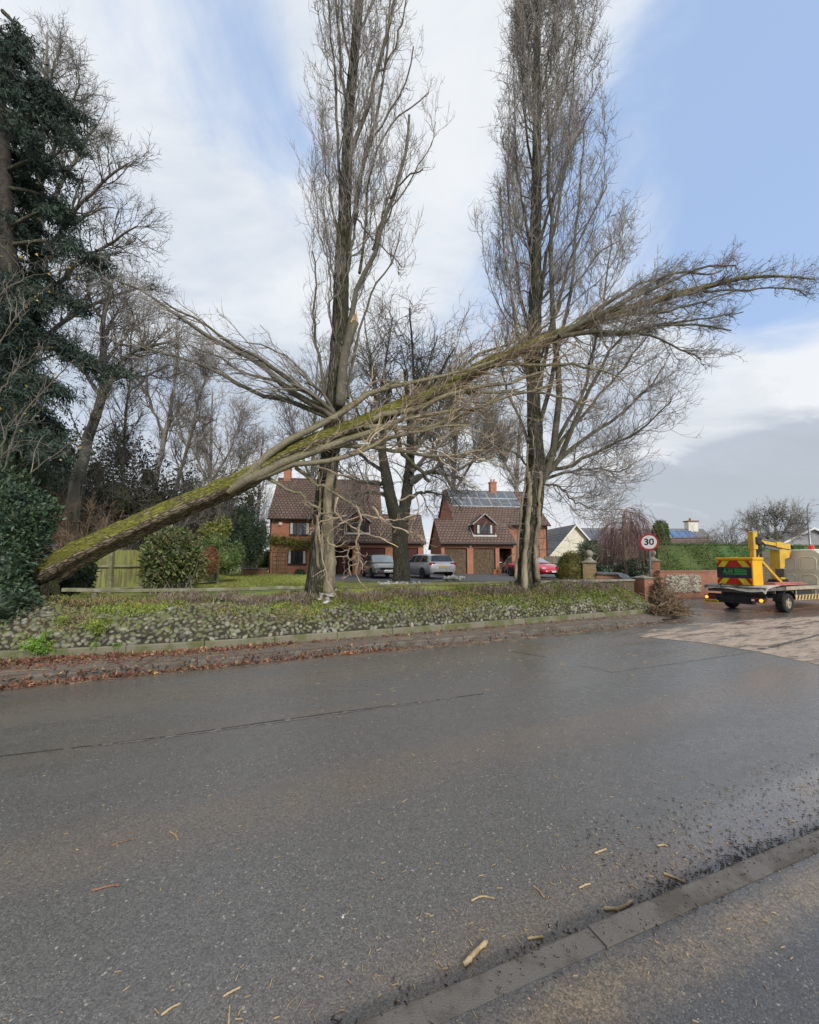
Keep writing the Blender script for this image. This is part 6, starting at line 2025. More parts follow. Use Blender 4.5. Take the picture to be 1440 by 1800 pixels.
def ext_poly(g, pts, down):
    """a sheet with thickness: pts plus the same lowered by down"""
    pts = np.array(pts, float)
    n = len(pts)
    V = np.vstack([pts, pts - np.array([0, 0, down])])
    side = np.array([[i, (i + 1) % n, n + (i + 1) % n, n + i] for i in range(n)])
    g.add(V, [side, np.array([list(range(n)), list(range(n, 2 * n))[::-1]])])


def brick_house(name, label, origin, yaw, m, W, mx0, mx1, openings, dormer_x, extras, sl=1.0):
    o = thing(name, label, 'house', origin, yaw)
    S = lambda p: [(q[0] * m, q[1], q[2]) for q in p]
    eav, ey, ry = 2.63, -1.3, 5.2
    Zp = lambda y: eav + (y - ey) * sl
    wf, mf = -1.0, 1.2                      # front faces of wing and main block

    def box(g, x0, x1, *r, **k):
        x0, x1 = sorted((x0 * m, x1 * m))
        g.box(x0, x1, *r, **k)
    # walls
    g = Geo()
    xs = [0.0] + [v for a in openings for v in a[:2]] + [W]
    for a, b in zip(xs[0::2], xs[1::2]):
        box(g, a, b, wf, wf + 0.23, 0, 2.20)
    box(g, 0, W, wf, wf + 0.23, 2.202, Zp(wf) - 0.02 - 0.1)
    box(g, W, mx1, mf, mf + 0.25, 0, Zp(mf) - 0.16)
    g.poly(S([(W, wf + 0.23, 0), (W, mf, 0), (W, mf, Zp(mf) - 0.15), (W, wf + 0.23, Zp(wf + 0.23) - 0.15)]))
    ybk = 9.2
    for x in (mx0, mx1):
        g.poly(S([(x, mf + 0.26, 0), (x, ybk, 0), (x, ybk, Zp(ry) - 4.2), (x, ry, Zp(ry) - 0.15), (x, mf + 0.26, Zp(mf + 0.26) - 0.15)]))
    g.poly(S([(mx0, ybk, 0), (mx1, ybk, 0), (mx1, ybk, Zp(ry) - 4.2), (mx0, ybk, Zp(ry) - 4.2)]))
    g.build('wall', M_HOUSEBRICK, o, local=True)
    g = Geo()
    wr = 1.3
    g.poly(S([(0, wf + 0.231, 0), (0, 3.6, 0), (0, 3.6, Zp(wr) - 2.35), (0, wr, Zp(wr) - 0.13), (0, wf + 0.231, Zp(wf + 0.23) - 0.13)]))
    g.build('gable_wall', M_SIDEBRICK, o, local=True)
    # roof: front slope (one plane, stepped outline) and back slopes
    g = Geo()
    F_ = [(-.15, ey), (W + .12, ey), (W + .12, mf - .35), (mx1 + .15, mf - .35), (mx1 + .15, ry), (mx0 - .15, ry), (mx0 - .15, wr), (-.15, wr)]
    ext_poly(g, S([(x, y, Zp(y)) for x, y in F_]), 0.12)
    roof = g.build('roof', M_TILE, o, local=True)
    g = Geo()
    ext_poly(g, S([(mx0 - .15, ry + .005, Zp(ry)), (mx1 + .15, ry + .005, Zp(ry)), (mx1 + .15, 9.6, Zp(ry) - 4.35), (mx0 - .15, 9.6, Zp(ry) - 4.35)]), 0.12)
    ext_poly(g, S([(-.15, wr + .005, Zp(wr)), (mx0 - .16, wr + .005, Zp(wr)), (mx0 - .16, 4.0, Zp(wr) - 2.55), (-.15, 4.0, Zp(wr) - 2.55)]), 0.12)
    g.build('back_roof', M_TILE, o, local=True)
    for a, b, y, z in ((mx0 - .15, mx1 + .15, ry, Zp(ry)), (-.15, mx0 - .16, wr, Zp(wr))):
        g = Geo()
        n = max(2, int((b - a) / 0.45))
        for i in range(n):
            x0, x1 = (a + (b - a) * i / n) * m, (a + (b - a) * (i + 1) / n - 0.01) * m
            g.tube([(x0, y, z - 0.02), (x1, y, z - 0.01)], 0.10, 8)
        g.build('ridge', M_TILE, roof, local=True)
    g = Geo()
    g.tube([(-.15 * m, ey - 0.06, Zp(ey) - 0.10), ((W + .12) * m, ey - 0.06, Zp(ey) - 0.10)], 0.065, 8)
    g.tube([((W + .12) * m, mf - .41, Zp(mf - .35) - 0.10), ((mx1 + .15) * m, mf - .41, Zp(mf - .35) - 0.10)], 0.065, 8)
    g.tube([((mx1 - .08) * m, mf - 0.06, 0), ((mx1 - .08) * m, mf - 0.06, Zp(mf - .35) - 0.1)], 0.04, 8)
    box(g, -.1, W + .1, ey + 0.02, wf - 0.003, eav - 0.20, eav - 0.16)
    g.build('gutter', M_GUTTER, o, local=True)
    # garage doors, porch
    for x0, x1, kind in openings:
        if kind in ('oak', 'red'):
            g = Geo()
            box(g, x0, x1, wf + 0.14, wf + 0.19, 0.01, 2.19)
            d = g.build('garage_door', M_GARWOOD if kind == 'oak' else M_GARRED, o, local=True)
            g = Geo()
            cx = (x0 + x1) / 2
            if kind == 'oak':          # raised herringbone boards
                n = 11
                for sd in (-1, 1):
                    hw = (x1 - x0) / 2 - 0.06
                    for i in range(-6, n):
                        z0 = i * 0.22
                        a, b = (cx + sd * 0.02, z0), (cx + sd * hw, z0 + hw * 0.8)
                        if b[1] < 0.08 or a[1] > 2.1:
                            continue
                        if a[1] < 0.06:
                            f = (0.06 - a[1]) / (b[1] - a[1])
                            a = (a[0] + (b[0] - a[0]) * f, 0.06)
                        if b[1] > 2.1:
                            f = (2.1 - a[1]) / (b[1] - a[1])
                            b = (a[0] + (b[0] - a[0]) * f, 2.1)
                        if abs(b[0] - a[0]) < 0.1:
                            continue
                        g.add(S([(a[0], wf + 0.137, a[1]), (b[0], wf + 0.137, b[1]), (b[0], wf + 0.137, b[1] + 0.17), (a[0], wf + 0.137, a[1] + 0.17), (a[0], wf + 0.12, a[1] + .03), (b[0], wf + 0.12, b[1] + .03), (b[0], wf + 0.12, b[1] + 0.14), (a[0], wf + 0.12, a[1] + 0.14)]),
                              np.array([[4, 5, 6, 7], [0, 1, 5, 4], [3, 2, 6, 7][::-1]]))
                g.build('boards', M_GARWOOD, d, local=True)
            else:
                for i in range(5):
                    box(g, x0 + 0.03, x1 - 0.03, wf + 0.125, wf + 0.139, 0.06 + i * 0.43, 0.06 + i * 0.43 + 0.39)
                g.build('boards', M_GARRED, d, local=True)
            g = Geo()
            box(g, x0, x0 + 0.05, wf + 0.06, wf + 0.135, 0, 2.15)
            box(g, x1 - 0.05, x1, wf + 0.06, wf + 0.135, 0, 2.15)
            box(g, x0, x1, wf + 0.06, wf + 0.135, 2.152, 2.20)
            g.build('door_frame', M_DARKWOOD, o, local=True)
        else:
            g = Geo()
            box(g, x0 - .3, x1 + .3, wf + 1.3, wf + 1.35, 0, 2.4)
            g.build('porch_wall', M_DARKWOOD, o, local=True)
            g = Geo()
            cx = (x0 + x1) / 2
            box(g, cx - 0.45, cx + 0.45, wf + 1.22, wf + 1.29, 0.02, 2.05)
            dd = g.build('front_door', M_GARRED if kind == 'porch_red' else M_DARKWOOD, o, local=True)
            g = Geo()
            box(g, cx - 0.16, cx + 0.16, wf + 1.20, wf + 1.218, 0.98, 1.04)
            g.build('letter_plate', M_WHITE, dd, local=True)
    # dormer
    dw, y0 = 0.95, -0.55
    zb = Zp(y0)
    zt, za = zb + 1.05, zb + 1.85
    g = Geo()
    X0, X1 = dormer_x - dw, dormer_x + dw
    ylen = (zt - zb) / sl
    g.poly(S([(X0, y0, zb), (X1, y0, zb), (X1, y0, zt), (dormer_x, y0, za), (X0, y0, zt)]))
    for x in (X0, X1):
        g.poly(S([(x, y0, zb), (x, y0, zt), (x, y0 + ylen, zt)]))
    dm = g.build('dormer', mat('hung_tile', (0.10, 0.04, 0.035), (0.07, 0.03, 0.028), scale=5, rough=0.7, bump=0.2), o, local=True)
    g = Geo()
    for sd, xe in ((-1, X0 - .16), (1, X1 + .16)):
        sl_ = (za - zt) / dw
        ze = zt - .16 * sl_
        p = [(dormer_x, y0 - .18, za + .04), (xe, y0 - .18, ze + .04), (xe, y0 + (ze - zb) / sl + .2, ze + .04), (dormer_x, y0 + (za - zb) / sl + .2, za + .04)]
        ext_poly(g, S(p if sd * m > 0 else p[::-1]), 0.06)
    g.build('dormer_roof', M_TILE, dm, local=True)
    g = Geo()
    for sd in (-1, 1):
        xe = dormer_x + sd * (dw + .14)
        g.tube([(dormer_x * m, y0 - .19, za + .03), (xe * m, y0 - .19, zt - .11)], 0.035, 4)
    g.build('barge_board', M_LEAD, dm, local=True)
    g = Geo()
    box(g, X0 - .10, X1 + .10, y0 - .14, y0 - .01, zb - .08, zb + .07)
    for sd in (-1, 1):
        xe = dormer_x + sd * (dw + .05)
        a, b = (xe * m, y0 - .05, zb + .02), (xe * m, y0 + ylen, zt + .03)
        g.tube([a, b], 0.05, 4)
    g.build('flashing', M_LEAD, dm, local=True)

    def window(x0, x1, y, z0, z1, n, parent=o, curtain=True):
        g = Geo()
        f = 0.055
        for a, b, c, d in ((x0, x1, z0, z0 + f), (x0, x1, z1 - f, z1)):
            box(g, a, b, y - .05, y + .02, c, d)
        for i in range(n + 1):
            xc = x0 + (x1 - x0) * i / n
            xc = min(max(xc, x0 + f / 2), x1 - f / 2)
            box(g, xc - f / 2, xc + f / 2, y - .048, y + .018, z0 + f + .001, z1 - f - .001)
        w = g.build('window', M_DARKWOOD, parent, local=True)
        g = Geo()
        box(g, x0 + .03, x1 - .03, y - .02, y - .012, z0 + .03, z1 - .03)
        g.build('pane', M_GLASS, w if parent is o else parent, local=True)
        if curtain:
            for a, b in ((x0 + .06, x0 + (x1 - x0) * .17), (x1 - (x1 - x0) * .15, x1 - .06)):
                g = Geo()
                box(g, a, b, y - .026, y - .021, z0 + .07, z1 - .06)
                g.build('curtain', M_CURTAIN, w if parent is o else parent, local=True)
    window(dormer_x - .72, dormer_x + .72, y0 - .03, zb + .14, zt - .06, 3, parent=dm, curtain=(m > 0))
    for x0, x1, z0, z1, n in extras.get('windows', ()):
        g = Geo()
        box(g, x0 - .03, x1 + .03, mf - .06, mf - .003, z0 - .09, z0 - .01)
        g.build('window_sill', M_DARKWOOD, o, local=True)
        window(x0, x1, mf - .003 - .02, z0, z1, n)
    # chimney
    cx = extras['chimney']
    g = Geo()
    box(g, cx - .32, cx + .32, ry - .28, ry + .28, Zp(ry) - .4, Zp(ry) + 0.85)
    box(g, cx - .37, cx + .37, ry - .33, ry + .33, Zp(ry) + 0.852, Zp(ry) + 0.98)
    ch = g.build('chimney', M_HOUSEBRICK, o, local=True)
    g = Geo()
    for s in (-.15, .15):
        g.lathe([(.10, Zp(ry) + .98), (.085, Zp(ry) + 1.25), (.10, Zp(ry) + 1.27)], ((cx + s) * m, ry, 0), 10)
    g.build('chimney_pot', M_TERRA, ch, local=True)
    return o, Zp, ey, ry, m


PH = R(8)
oR = Q(776, 1012, 33.0)
oR = np.array([oR[0], oR[1], LZ - 0.03]) + np.array([-math.sin(PH), math.cos(PH), 0]) * 1.0
hr, Zp, ey, ry, m_ = brick_house('brick_house', 'red brick house with oak garage doors and solar panels on its brown tiled roof', oR, PH, 1, 6.3, 1.75, 10.5,
                                 [(0.28, 2.22, 'oak'), (2.75, 4.68, 'oak'), (5.02, 6.12, 'porch')], 3.9, dict(chimney=6.75, windows=[]), sl=0.85)
# solar panels
for rI in range(2):
    for cI in range(7):
        x0 = 2.0 + cI * 0.98
        y0 = 2.95 + rI * 1.13
        a = [(x0, y0, Zp(y0) + .09), (x0 + .95, y0, Zp(y0) + .09), (x0 + .95, y0 + 1.10, Zp(y0 + 1.10) + .09), (x0, y0 + 1.10, Zp(y0 + 1.10) + .09)]
        g = Geo()
        ext_poly(g, a, 0.04)
        p = g.build('solar_panel', M_SOLARFR, hr, local=True)
        g = Geo()
        e = .035
        b = [(x0 + e, y0 + e, Zp(y0 + e) + .094), (x0 + .95 - e, y0 + e, Zp(y0 + e) + .094), (x0 + .95 - e, y0 + 1.10 - e, Zp(y0 + 1.10 - e) + .094), (x0 + e, y0 + 1.10 - e, Zp(y0 + 1.10 - e) + .094)]
        g.poly(b)
        g.build('cells', M_SOLAR, p, local=True)
Geo().box(8.95, 9.3, 1.09, 1.197, 3.55, 3.95, 0.02).build('alarm_box', M_WHITE, hr, local=True)
Geo().lathe([(0.02, -1.14), (.11, -1.12), (.13, -1.03), (.10, -1.002)], (2.48, 0, 2.36), 14, axis=1).build('wall_lamp', M_LEAD, hr, local=True)
hr_tre = Geo()
for i in range(6):
    hr_tre.box(8.3 + i * .28, 8.33 + i * .28, 1.15, 1.18, 0.2, 2.6)
for i in range(8):
    hr_tre.box(8.25, 9.75, 1.12, 1.149, 0.25 + i * .32, 0.28 + i * .32)
hr_tre.build('trellis', M_RAIL, hr, local=True)

oL = Q(745, 1012, 32.6)
oL = np.array([oL[0], oL[1], LZ - 0.03]) + np.array([-math.sin(PH), math.cos(PH), 0]) * 1.0
hl, Zp2, ey2, ry2, mm = brick_house('brick_house', 'red brick house with climbing plant, dark windows and maroon doors behind the left poplar', oL, PH, -1, 7.5, 3.4, 12.6,
                                    [(0.45, 2.45, 'red'), (3.15, 5.15, 'red'), (5.75, 7.15, 'porch_red')], 5.4,
                                    dict(chimney=11.9, windows=[(9.35, 11.0, 3.30, 4.38, 3), (9.6, 11.1, 0.85, 2.05, 3)]), sl=0.96)
Geo().lathe([(0.02, -.12), (.14, -.10), (.17, 0.0), (.17, .04)], (-11.75, 1.15, 4.22), 18, axis=1).build('alarm_box', M_WHITE, hl, local=True)
g = Geo()
for i in range(7):
    g.box(-12.3 + i * .2, -12.27 + i * .2, 1.15, 1.18, 0.1, 1.9)
for i in range(6):
    g.box(-12.35, -11.05, 1.12, 1.149, 0.15 + i * .34, 0.18 + i * .34)
g.build('trellis', M_RAIL, hl, local=True)
# climber on the left house
FRh = FRAME[hl.name]


def hw(x, y, z):
    return np.array(FRh @ Vector((x, y, z)))


r = np.random.default_rng(211)
o = thing('climbing_plant', 'yellow green climbing plant trained across the front of the left brick house', 'climber', hw(-11, 1.1, 0))
g = Geo()
n = 2600
xx = r.uniform(-12.7, -8.2, n)
zz = 2.72 + 0.42 * np.sin((xx + 12.7) * 1.3 + .6) * .4 + r.normal(0, 0.21, n)
zz = np.where(r.uniform(0, 1, n) < .10, 1.9 + r.uniform(0, .8, n), zz)
C = np.array([hw(a, 1.0 + r.uniform(-.22, .1), b) for a, b in zip(xx, zz)])
g.add(*leaf_quads(C, 0.17, r, 0.4, dirs=np.array([0, -.4, -.3])))
g.build('foliage', M_GOLD, o)
g = Geo()
for k in range(6):
    x = r.uniform(-12.4, -11.2)
    g.tube(spline([hw(x, 1.12, 0), hw(x + r.uniform(-.1, .1), 1.1, 1.2), hw(x + .2, 1.08, 2.2), hw(x + r.uniform(.3, 1.6), 1.06, 2.75)], 14), 0.022, 5)
g.build('stem', M_BRUSH, o)
# plants and pots before the houses
shrub('foundation_shrub', 'small clipped shrub under the lower window of the left house', 'shrub', [(527, 1008, 9, 7, 31)], 800, 0.11, M_CONIFER2, 212, core=0.8, ground=LZ)
shrub('grey_shrub', 'grey green leafy shrub between the silver estate car and the oak garage door', 'shrub', [(781, 995, 12, 14, 29.5), (790, 1000, 9, 10, 29.5)], 900, 0.19, mat('grey_leaf', (0.14, 0.17, 0.12), (0.09, 0.11, 0.075), scale=4, rough=0.6, island=0.45), 213, aspect=0.32, core=0.4, stems=8, ground=LZ)
twig_shrub('leafless wall shrub by the porch of the right house', 893, 1005, 8, 26, 30.8, 12, M_TWIGDARK, 214, fat=1.3)
g = Geo()
o = thing('log_pile', 'small pile of pale logs and stones right of the silver estate car', 'logs', G(800, 1016, LZ))
r = np.random.default_rng(215)
cc = np.array([G(r.uniform(780, 816), r.normal(1016, 1.4), LZ + r.uniform(0.03, 0.22)) for _ in range(42)])
g.add(*stones(cc, r.uniform(0.07, 0.15, 42), r))
tag(g.build('logs', MATS['pale_flint'], o, smooth=True), kind='stuff')


def pot(label, px):
    c = G(px, 1011.5, LZ)
    c = np.array([Q(px, 1011, 31.5)[0], 31.5, LZ])
    o = thing('flower_pot', label, 'flower pot', c, group='terracotta pots by the porch')
    Geo().lathe([(.14, 0), (.19, .34), (.22, .34), (.22, .42), (.18, .42), (.17, .36)], (0, 0, 0), 16).build('pot', M_TERRA, o, smooth=False, local=True)
    gg = Geo()
    rr = np.random.default_rng(int(px))
    C, d = in_blobs([(0, 0, .5, .16, .16, .14)], 90, rr, .3)
    gg.add(*leaf_quads(C, .12, rr, .3, dirs=d))
    gg.build('plant', M_GREENLEAF, o, local=True)


pot('terracotta pot beside the oak garage door of the right house', 869)
pot('terracotta pot at the porch edge of the right house', 877)
o = thing('garden_box', 'low brick planter on the lawn left of the left house', 'planter', Q(448, 1006, 31) * np.array([1, 1, 0]) + np.array([0, 0, LZ]))
Geo().box(-.85, .85, -.3, .3, 0, .48, .02).build('brickwork', M_OLDBRICK, o, local=True)
Geo().box(-.9, .9, -.35, .35, .482, .54, .01).build('coping', M_STONECAP, o, local=True)

# ---------------------------------------------------------------- cream bungalow
YB_ = 46.0
kb_ = YB_ / F
o = thing('bungalow', 'cream rendered bungalow with grey tiled roof behind the gate pillars', 'bungalow', (Q(1013, 990, YB_)[0], YB_, 0.4), R(4))
hw_, e_, a_ = 3.1, 2.25, 5.75            # half width of the gable, eaves and apex above its base
Geo().poly([(-hw_, 0, 0), (hw_, 0, 0), (hw_, 0, e_), (0, 0, a_ - .12), (-hw_, 0, e_)]).poly([(-hw_, 0, 0), (-hw_, 0, e_), (-hw_, 9, e_), (-hw_, 9, 0)]).box(hw_ + .003, 19.2, 1.5, 1.7, 0, e_ + .1).build('wall', M_CREAM, o, local=True)
g = Geo()
sl = (a_ - e_) / hw_
for sd in (-1, 1):
    xe = sd * (hw_ + .4)
    p = [(0, -.35, a_), (xe, -.35, a_ - (hw_ + .4) * sl), (xe, 9, a_ - (hw_ + .4) * sl), (0, 9, a_)]
    ext_poly(g, p if sd > 0 else p[::-1], .14)
yr = 4.6
ext_poly(g, [(0.3, yr, a_ - .03), (19.6, yr, a_ - .03), (19.6, 1.1, e_ + .0), (3.6, 1.1, e_ + .0)][::-1], .12)
ext_poly(g, [(0.3, yr + .01, a_ - .03), (19.6, yr + .01, a_ - .03), (19.6, 8.5, e_), (3.6, 8.5, e_)], .12)
g.build('roof', M_SLATE, o, local=True)
g = Geo()
for sd in (-1, 1):
    xe = sd * (hw_ + .4)
    g.poly([(0, -.37, a_ + .03), (xe, -.37, a_ - (hw_ + .4) * sl + .03), (xe, -.37, a_ - (hw_ + .4) * sl - .22), (0, -.37, a_ - .22)])
g.box(3.6, 19.5, 1.02, 1.08, e_ - .16, e_ - .02)
g.build('barge_board', M_WHITE, o, local=True)
g = Geo().box(-.55 - 1.2, .55 - 1.2, -.03, -.004, .0, 1.0)
w = g.build('window', M_WHITE, o, local=True)
Geo().box(-.47 - 1.2, .47 - 1.2, -.036, -.031, .08, .94).build('pane', M_GLASS, w, local=True)
for x0 in (5.2, 8.0, 11.4):
    w = Geo().box(x0, x0 + 1.6, 1.46, 1.497, .7, 1.9).build('window', M_WHITE, o, local=True)
    Geo().box(x0 + .08, x0 + 1.52, 1.45, 1.459, .78, 1.82).build('pane', M_GLASS, w, local=True)
zq = lambda y: e_ + (y - 1.1) * (a_ - .03 - e_) / (yr - 1.1)
M_SOLARB = mat('blue_solar_cell', (0.10, 0.17, 0.30), (0.07, 0.12, 0.24), scale=2, rough=0.15, spec=0.7)
for x0, n in ((1.75, 4), (14.2, 3)):
    for i in range(n):
        xa, xb = x0 + i * 1.03 + .3, x0 + i * 1.03 + 1.3
        g = Geo()
        ext_poly(g, [(xa, 2.35, zq(2.35) + .1), (xb, 2.35, zq(2.35) + .1), (xb - .35, 4.2, zq(4.2) + .1), (xa - .35, 4.2, zq(4.2) + .1)] if False else [(xa, 2.55, zq(2.55) + .1), (xb, 2.55, zq(2.55) + .1), (xb, 4.2, zq(4.2) + .1), (xa, 4.2, zq(4.2) + .1)], .05)
        g.build('solar_panel', M_SOLARB if n == 3 else M_SOLAR, o, local=True)
ch = Geo().box(17.3, 18.6, 4.2, 4.95, a_ - .8, a_ + .85).build('chimney', M_CREAM, o, local=True)
Geo().box(17.2, 18.7, 4.1, 5.05, a_ + .852, a_ + 1.0).lathe([(.14, a_ + 1.0), (.11, a_ + 1.35)], (17.8, 4.55, 0), 10).build('chimney_cap', M_OLDBRICK, ch, local=True)
# neighbour's roofs: hip behind on the left, brown roof in front on the right, grey house far right


def plain_house(name, label, px, Y, halfw, depth, eave, ridge, wallm, roofm, yaw, bargem=None, zb=0.3):
    o = thing(name, label, 'house', (Q(px, 990, Y)[0], Y, zb), yaw)
    Geo().poly([(-halfw, 0, 0), (halfw, 0, 0), (halfw, 0, eave), (0, 0, ridge - .1), (-halfw, 0, eave)]).box(-halfw, -halfw + .2, .003, depth, 0, eave).box(halfw - .2, halfw, .003, depth, 0, eave).build('wall', wallm, o, local=True)
    g = Geo()
    s = (ridge - eave) / halfw
    for sd in (-1, 1):
        xe = sd * (halfw + .4)
        p = [(0, -.3, ridge), (xe, -.3, ridge - (halfw + .4) * s), (xe, depth, ridge - (halfw + .4) * s), (0, depth, ridge)]
        ext_poly(g, p if sd > 0 else p[::-1], .12)
    g.build('roof', roofm, o, local=True)
    if bargem:
        g = Geo()
        for sd in (-1, 1):
            xe = sd * (halfw + .4)
            g.poly([(0, -.32, ridge + .04), (xe, -.32, ridge - (halfw + .4) * s + .04), (xe, -.32, ridge - (halfw + .4) * s - .2), (0, -.32, ridge - .2)])
        g.build('barge_board', bargem, o, local=True)
    w = Geo().box(-.7, .7, -.04, -.004, .9, 2.0).build('window', M_WHITE, o, local=True)
    Geo().box(-.62, .62, -.046, -.041, .98, 1.92).build('pane', M_GLASS, w, local=True)
    return o


plain_house('bungalow', 'grey roofed bungalow half hidden behind the cream gable', 985, 60, 5.0, 9, 2.3, 5.3, M_CREAM, M_SLATE, R(70))
plain_house('bungalow', 'brown roofed low building just above the clipped hedge', 1240, 40, 3.0, 8, 2.2, 4.0, M_CREAM, M_TILE, R(75))
plain_house('gabled_house', 'grey gabled house with white barge boards at the right edge behind the street lamp', 1432, 44, 4.5, 9, 2.8, 5.3, mat('grey_render', (0.34, 0.33, 0.34), (0.28, 0.27, 0.28), scale=1.5, rough=0.9), M_SLATE, R(-12), M_WHITE)
# far rooftops and trees closing the horizon
rr = np.random.default_rng(221)
M_FARTREE = mat('far_hedgerow', (0.075, 0.075, 0.062), (0.10, 0.092, 0.075), scale=0.3, rough=0.9, island=0.4)
g = Geo()
N = 26000
a = rr.uniform(-0.95, 1.1, N)
D = rr.uniform(85, 105, N)
hh = 3.2 + 1.6 * np.sin(a * 23) * np.sin(a * 57 + 1) + 1.2 * np.sin(a * 131)
C = np.stack([np.sin(a) * D, np.cos(a) * D, rr.uniform(0, 1, N) ** 0.8 * hh], 1)
g.add(*leaf_quads(C, 0.8, rr, 0.4, dirs=np.array([0, 0, 0.5])))
tag(g.build('far_treeline', M_FARTREE), kind='stuff')
# ================================================================ sign, lamp, truck, cars, litter
M_GREYPOST = mat('grey_post', (0.12, 0.13, 0.14), (0.17, 0.175, 0.18), scale=6, rough=0.5, metal=0.3)
M_GALV = mat('galvanised_steel', (0.40, 0.42, 0.44), (0.30, 0.32, 0.34), scale=8, rough=0.45, metal=0.6)
M_SIGNRED = mat('sign_red', (0.50, 0.035, 0.055), (0.42, 0.03, 0.045), scale=6, rough=0.4)
M_SIGNWHITE = mat('sign_white', (0.80, 0.80, 0.78), (0.70, 0.70, 0.68), scale=6, rough=0.4)
M_BLACK = mat('black_paint', (0.018, 0.018, 0.02), (0.03, 0.03, 0.03), scale=5, rough=0.45)
M_RUBBER = mat('tyre_rubber', (0.022, 0.022, 0.022), (0.035, 0.033, 0.03), scale=9, rough=0.85)
M_ALLOY = mat('alloy', (0.55, 0.56, 0.57), (0.45, 0.46, 0.47), scale=6, rough=0.3, metal=0.7)

ys = 14.45
base = Q(1146, 1073, ys)
base[2] = 0.1
o = thing('speed_limit_sign', 'round red-edged 30 speed limit sign on a dark grey post', 'road sign', base, R(-38))
cz = Q(1140, 953, ys)[2] - 0.1
g = Geo()
g.tube([(0, 0.04, -0.05), (-0.01, 0.04, cz + 0.26)], 0.038, 12)
g.build('post', M_GREYPOST, o, smooth=False, local=True)
rad = 0.305
disc = lambda r_, n=40: [(r_ * math.cos(u), cz + r_ * math.sin(u)) for u in np.linspace(0, 2 * math.pi, n, endpoint=False)]
Geo().prism(disc(rad), -0.012, 0.0).build('sign_plate', M_SIGNRED, o, local=True)
Geo().prism(disc(rad * 0.80), -0.016, -0.0125).build('white_disc', M_SIGNWHITE, o, local=True)
text_part('numerals', '30', 0.32, (0, -0.0175, cz), (1, 0, 0), (0, 0, 1), M_BLACK, o, bold=0.008, depth=0.001)
g = Geo()
for dz in (-.12, .12):
    g.box(-.07, .07, 0.0, 0.085, cz + dz - .02, cz + dz + .02)
g.build('clamp', M_GALV, o, local=True)

yl = 26.0
b0 = Q(1428.5, 985, yl)
b0[2] = 0.1
o = thing('street_lamp', 'grey street lamp column at the right edge behind the truck', 'street lamp', b0)
zt = Q(1425, 888, yl)[2] - 0.1
g = Geo()
g.tube([(0, 0, 0), (-.02, 0, 1.2), (-.06, 0, 1.25), (-.11, 0, zt - .7)], [.085, .085, .06, .055], 12)
g.build('column', M_GALV, o, local=True, smooth=True)
g = Geo()
g.tube(spline([(-.11, 0, zt - .9), (-.11, 0, zt - .25), (.02, 0, zt - .03), (.35, 0, zt + .03), (.9, 0, zt + .06)], 16), .035, 10)
g.build('arm', M_GALV, o, local=True, smooth=True)
Geo().box(.85, 1.45, -.12, .12, zt, zt + .14, .03).build('lamp_head', M_GALV, o, local=True)


def wheel(parent, x, y, z, r, w, rim_r, side, rimm=None):
    """wheel with its axle along local y; side = +1 outward is +y"""
    t = Geo().lathe([(rim_r * .9, -w / 2), (r * .93, -w / 2), (r, -w * .36), (r, w * .36), (r * .93, w / 2), (rim_r, w / 2), (rim_r * .99, -w * .3)], (x, y, z), 24, axis=1, caps=False)
    wh = t.build('wheel', M_RUBBER, parent, local=True)
    g = Geo().lathe([(rim_r, -.01), (rim_r, w / 2 * .9), (rim_r * .86, w / 2 * .9), (rim_r * .78, w / 2 * .55), (rim_r * .35, w / 2 * .5), (rim_r * .28, w / 2 * .8), (.01, w / 2 * .85)], (0, 0, 0), 20, axis=1)
    for i, v in enumerate(g.v):
        g.v[i] = np.stack([v[:, 0] + x, v[:, 1] * side + y, v[:, 2] + z], 1)
    g.build('rim', rimm or M_ALLOY, wh, local=True)
    g = Geo()
    for k in range(5):
        a = k * 2 * math.pi / 5
        c, s = math.cos(a), math.sin(a)
        V = [(x + c * rim_r * .2 - s * .03, y + side * w * .30, z + s * rim_r * .2 + c * .03), (x + c * rim_r * .2 + s * .03, y + side * w * .30, z + s * rim_r * .2 - c * .03),
             (x + c * rim_r * .88 + s * .035, y + side * w * .42, z + s * rim_r * .88 - c * .035), (x + c * rim_r * .88 - s * .035, y + side * w * .42, z + s * rim_r * .88 + c * .035)]
        g.poly(V)
    g.build('spokes', rimm or M_ALLOY, wh, local=True)
    return wh


# ---------------------------------------------------------------- cars
def loft(stations, ring):
    n, m = len(stations), len(ring(stations[0]))
    V = np.array([ring(s) for s in stations]).reshape(-1, 3)
    Fq = np.array([[i * m + k, i * m + k + 1, (i + 1) * m + k + 1, (i + 1) * m + k] for i in range(n - 1) for k in range(m - 1)])
    return V, [Fq, np.array([list(range(m))[::-1], list(range((n - 1) * m, n * m))])]


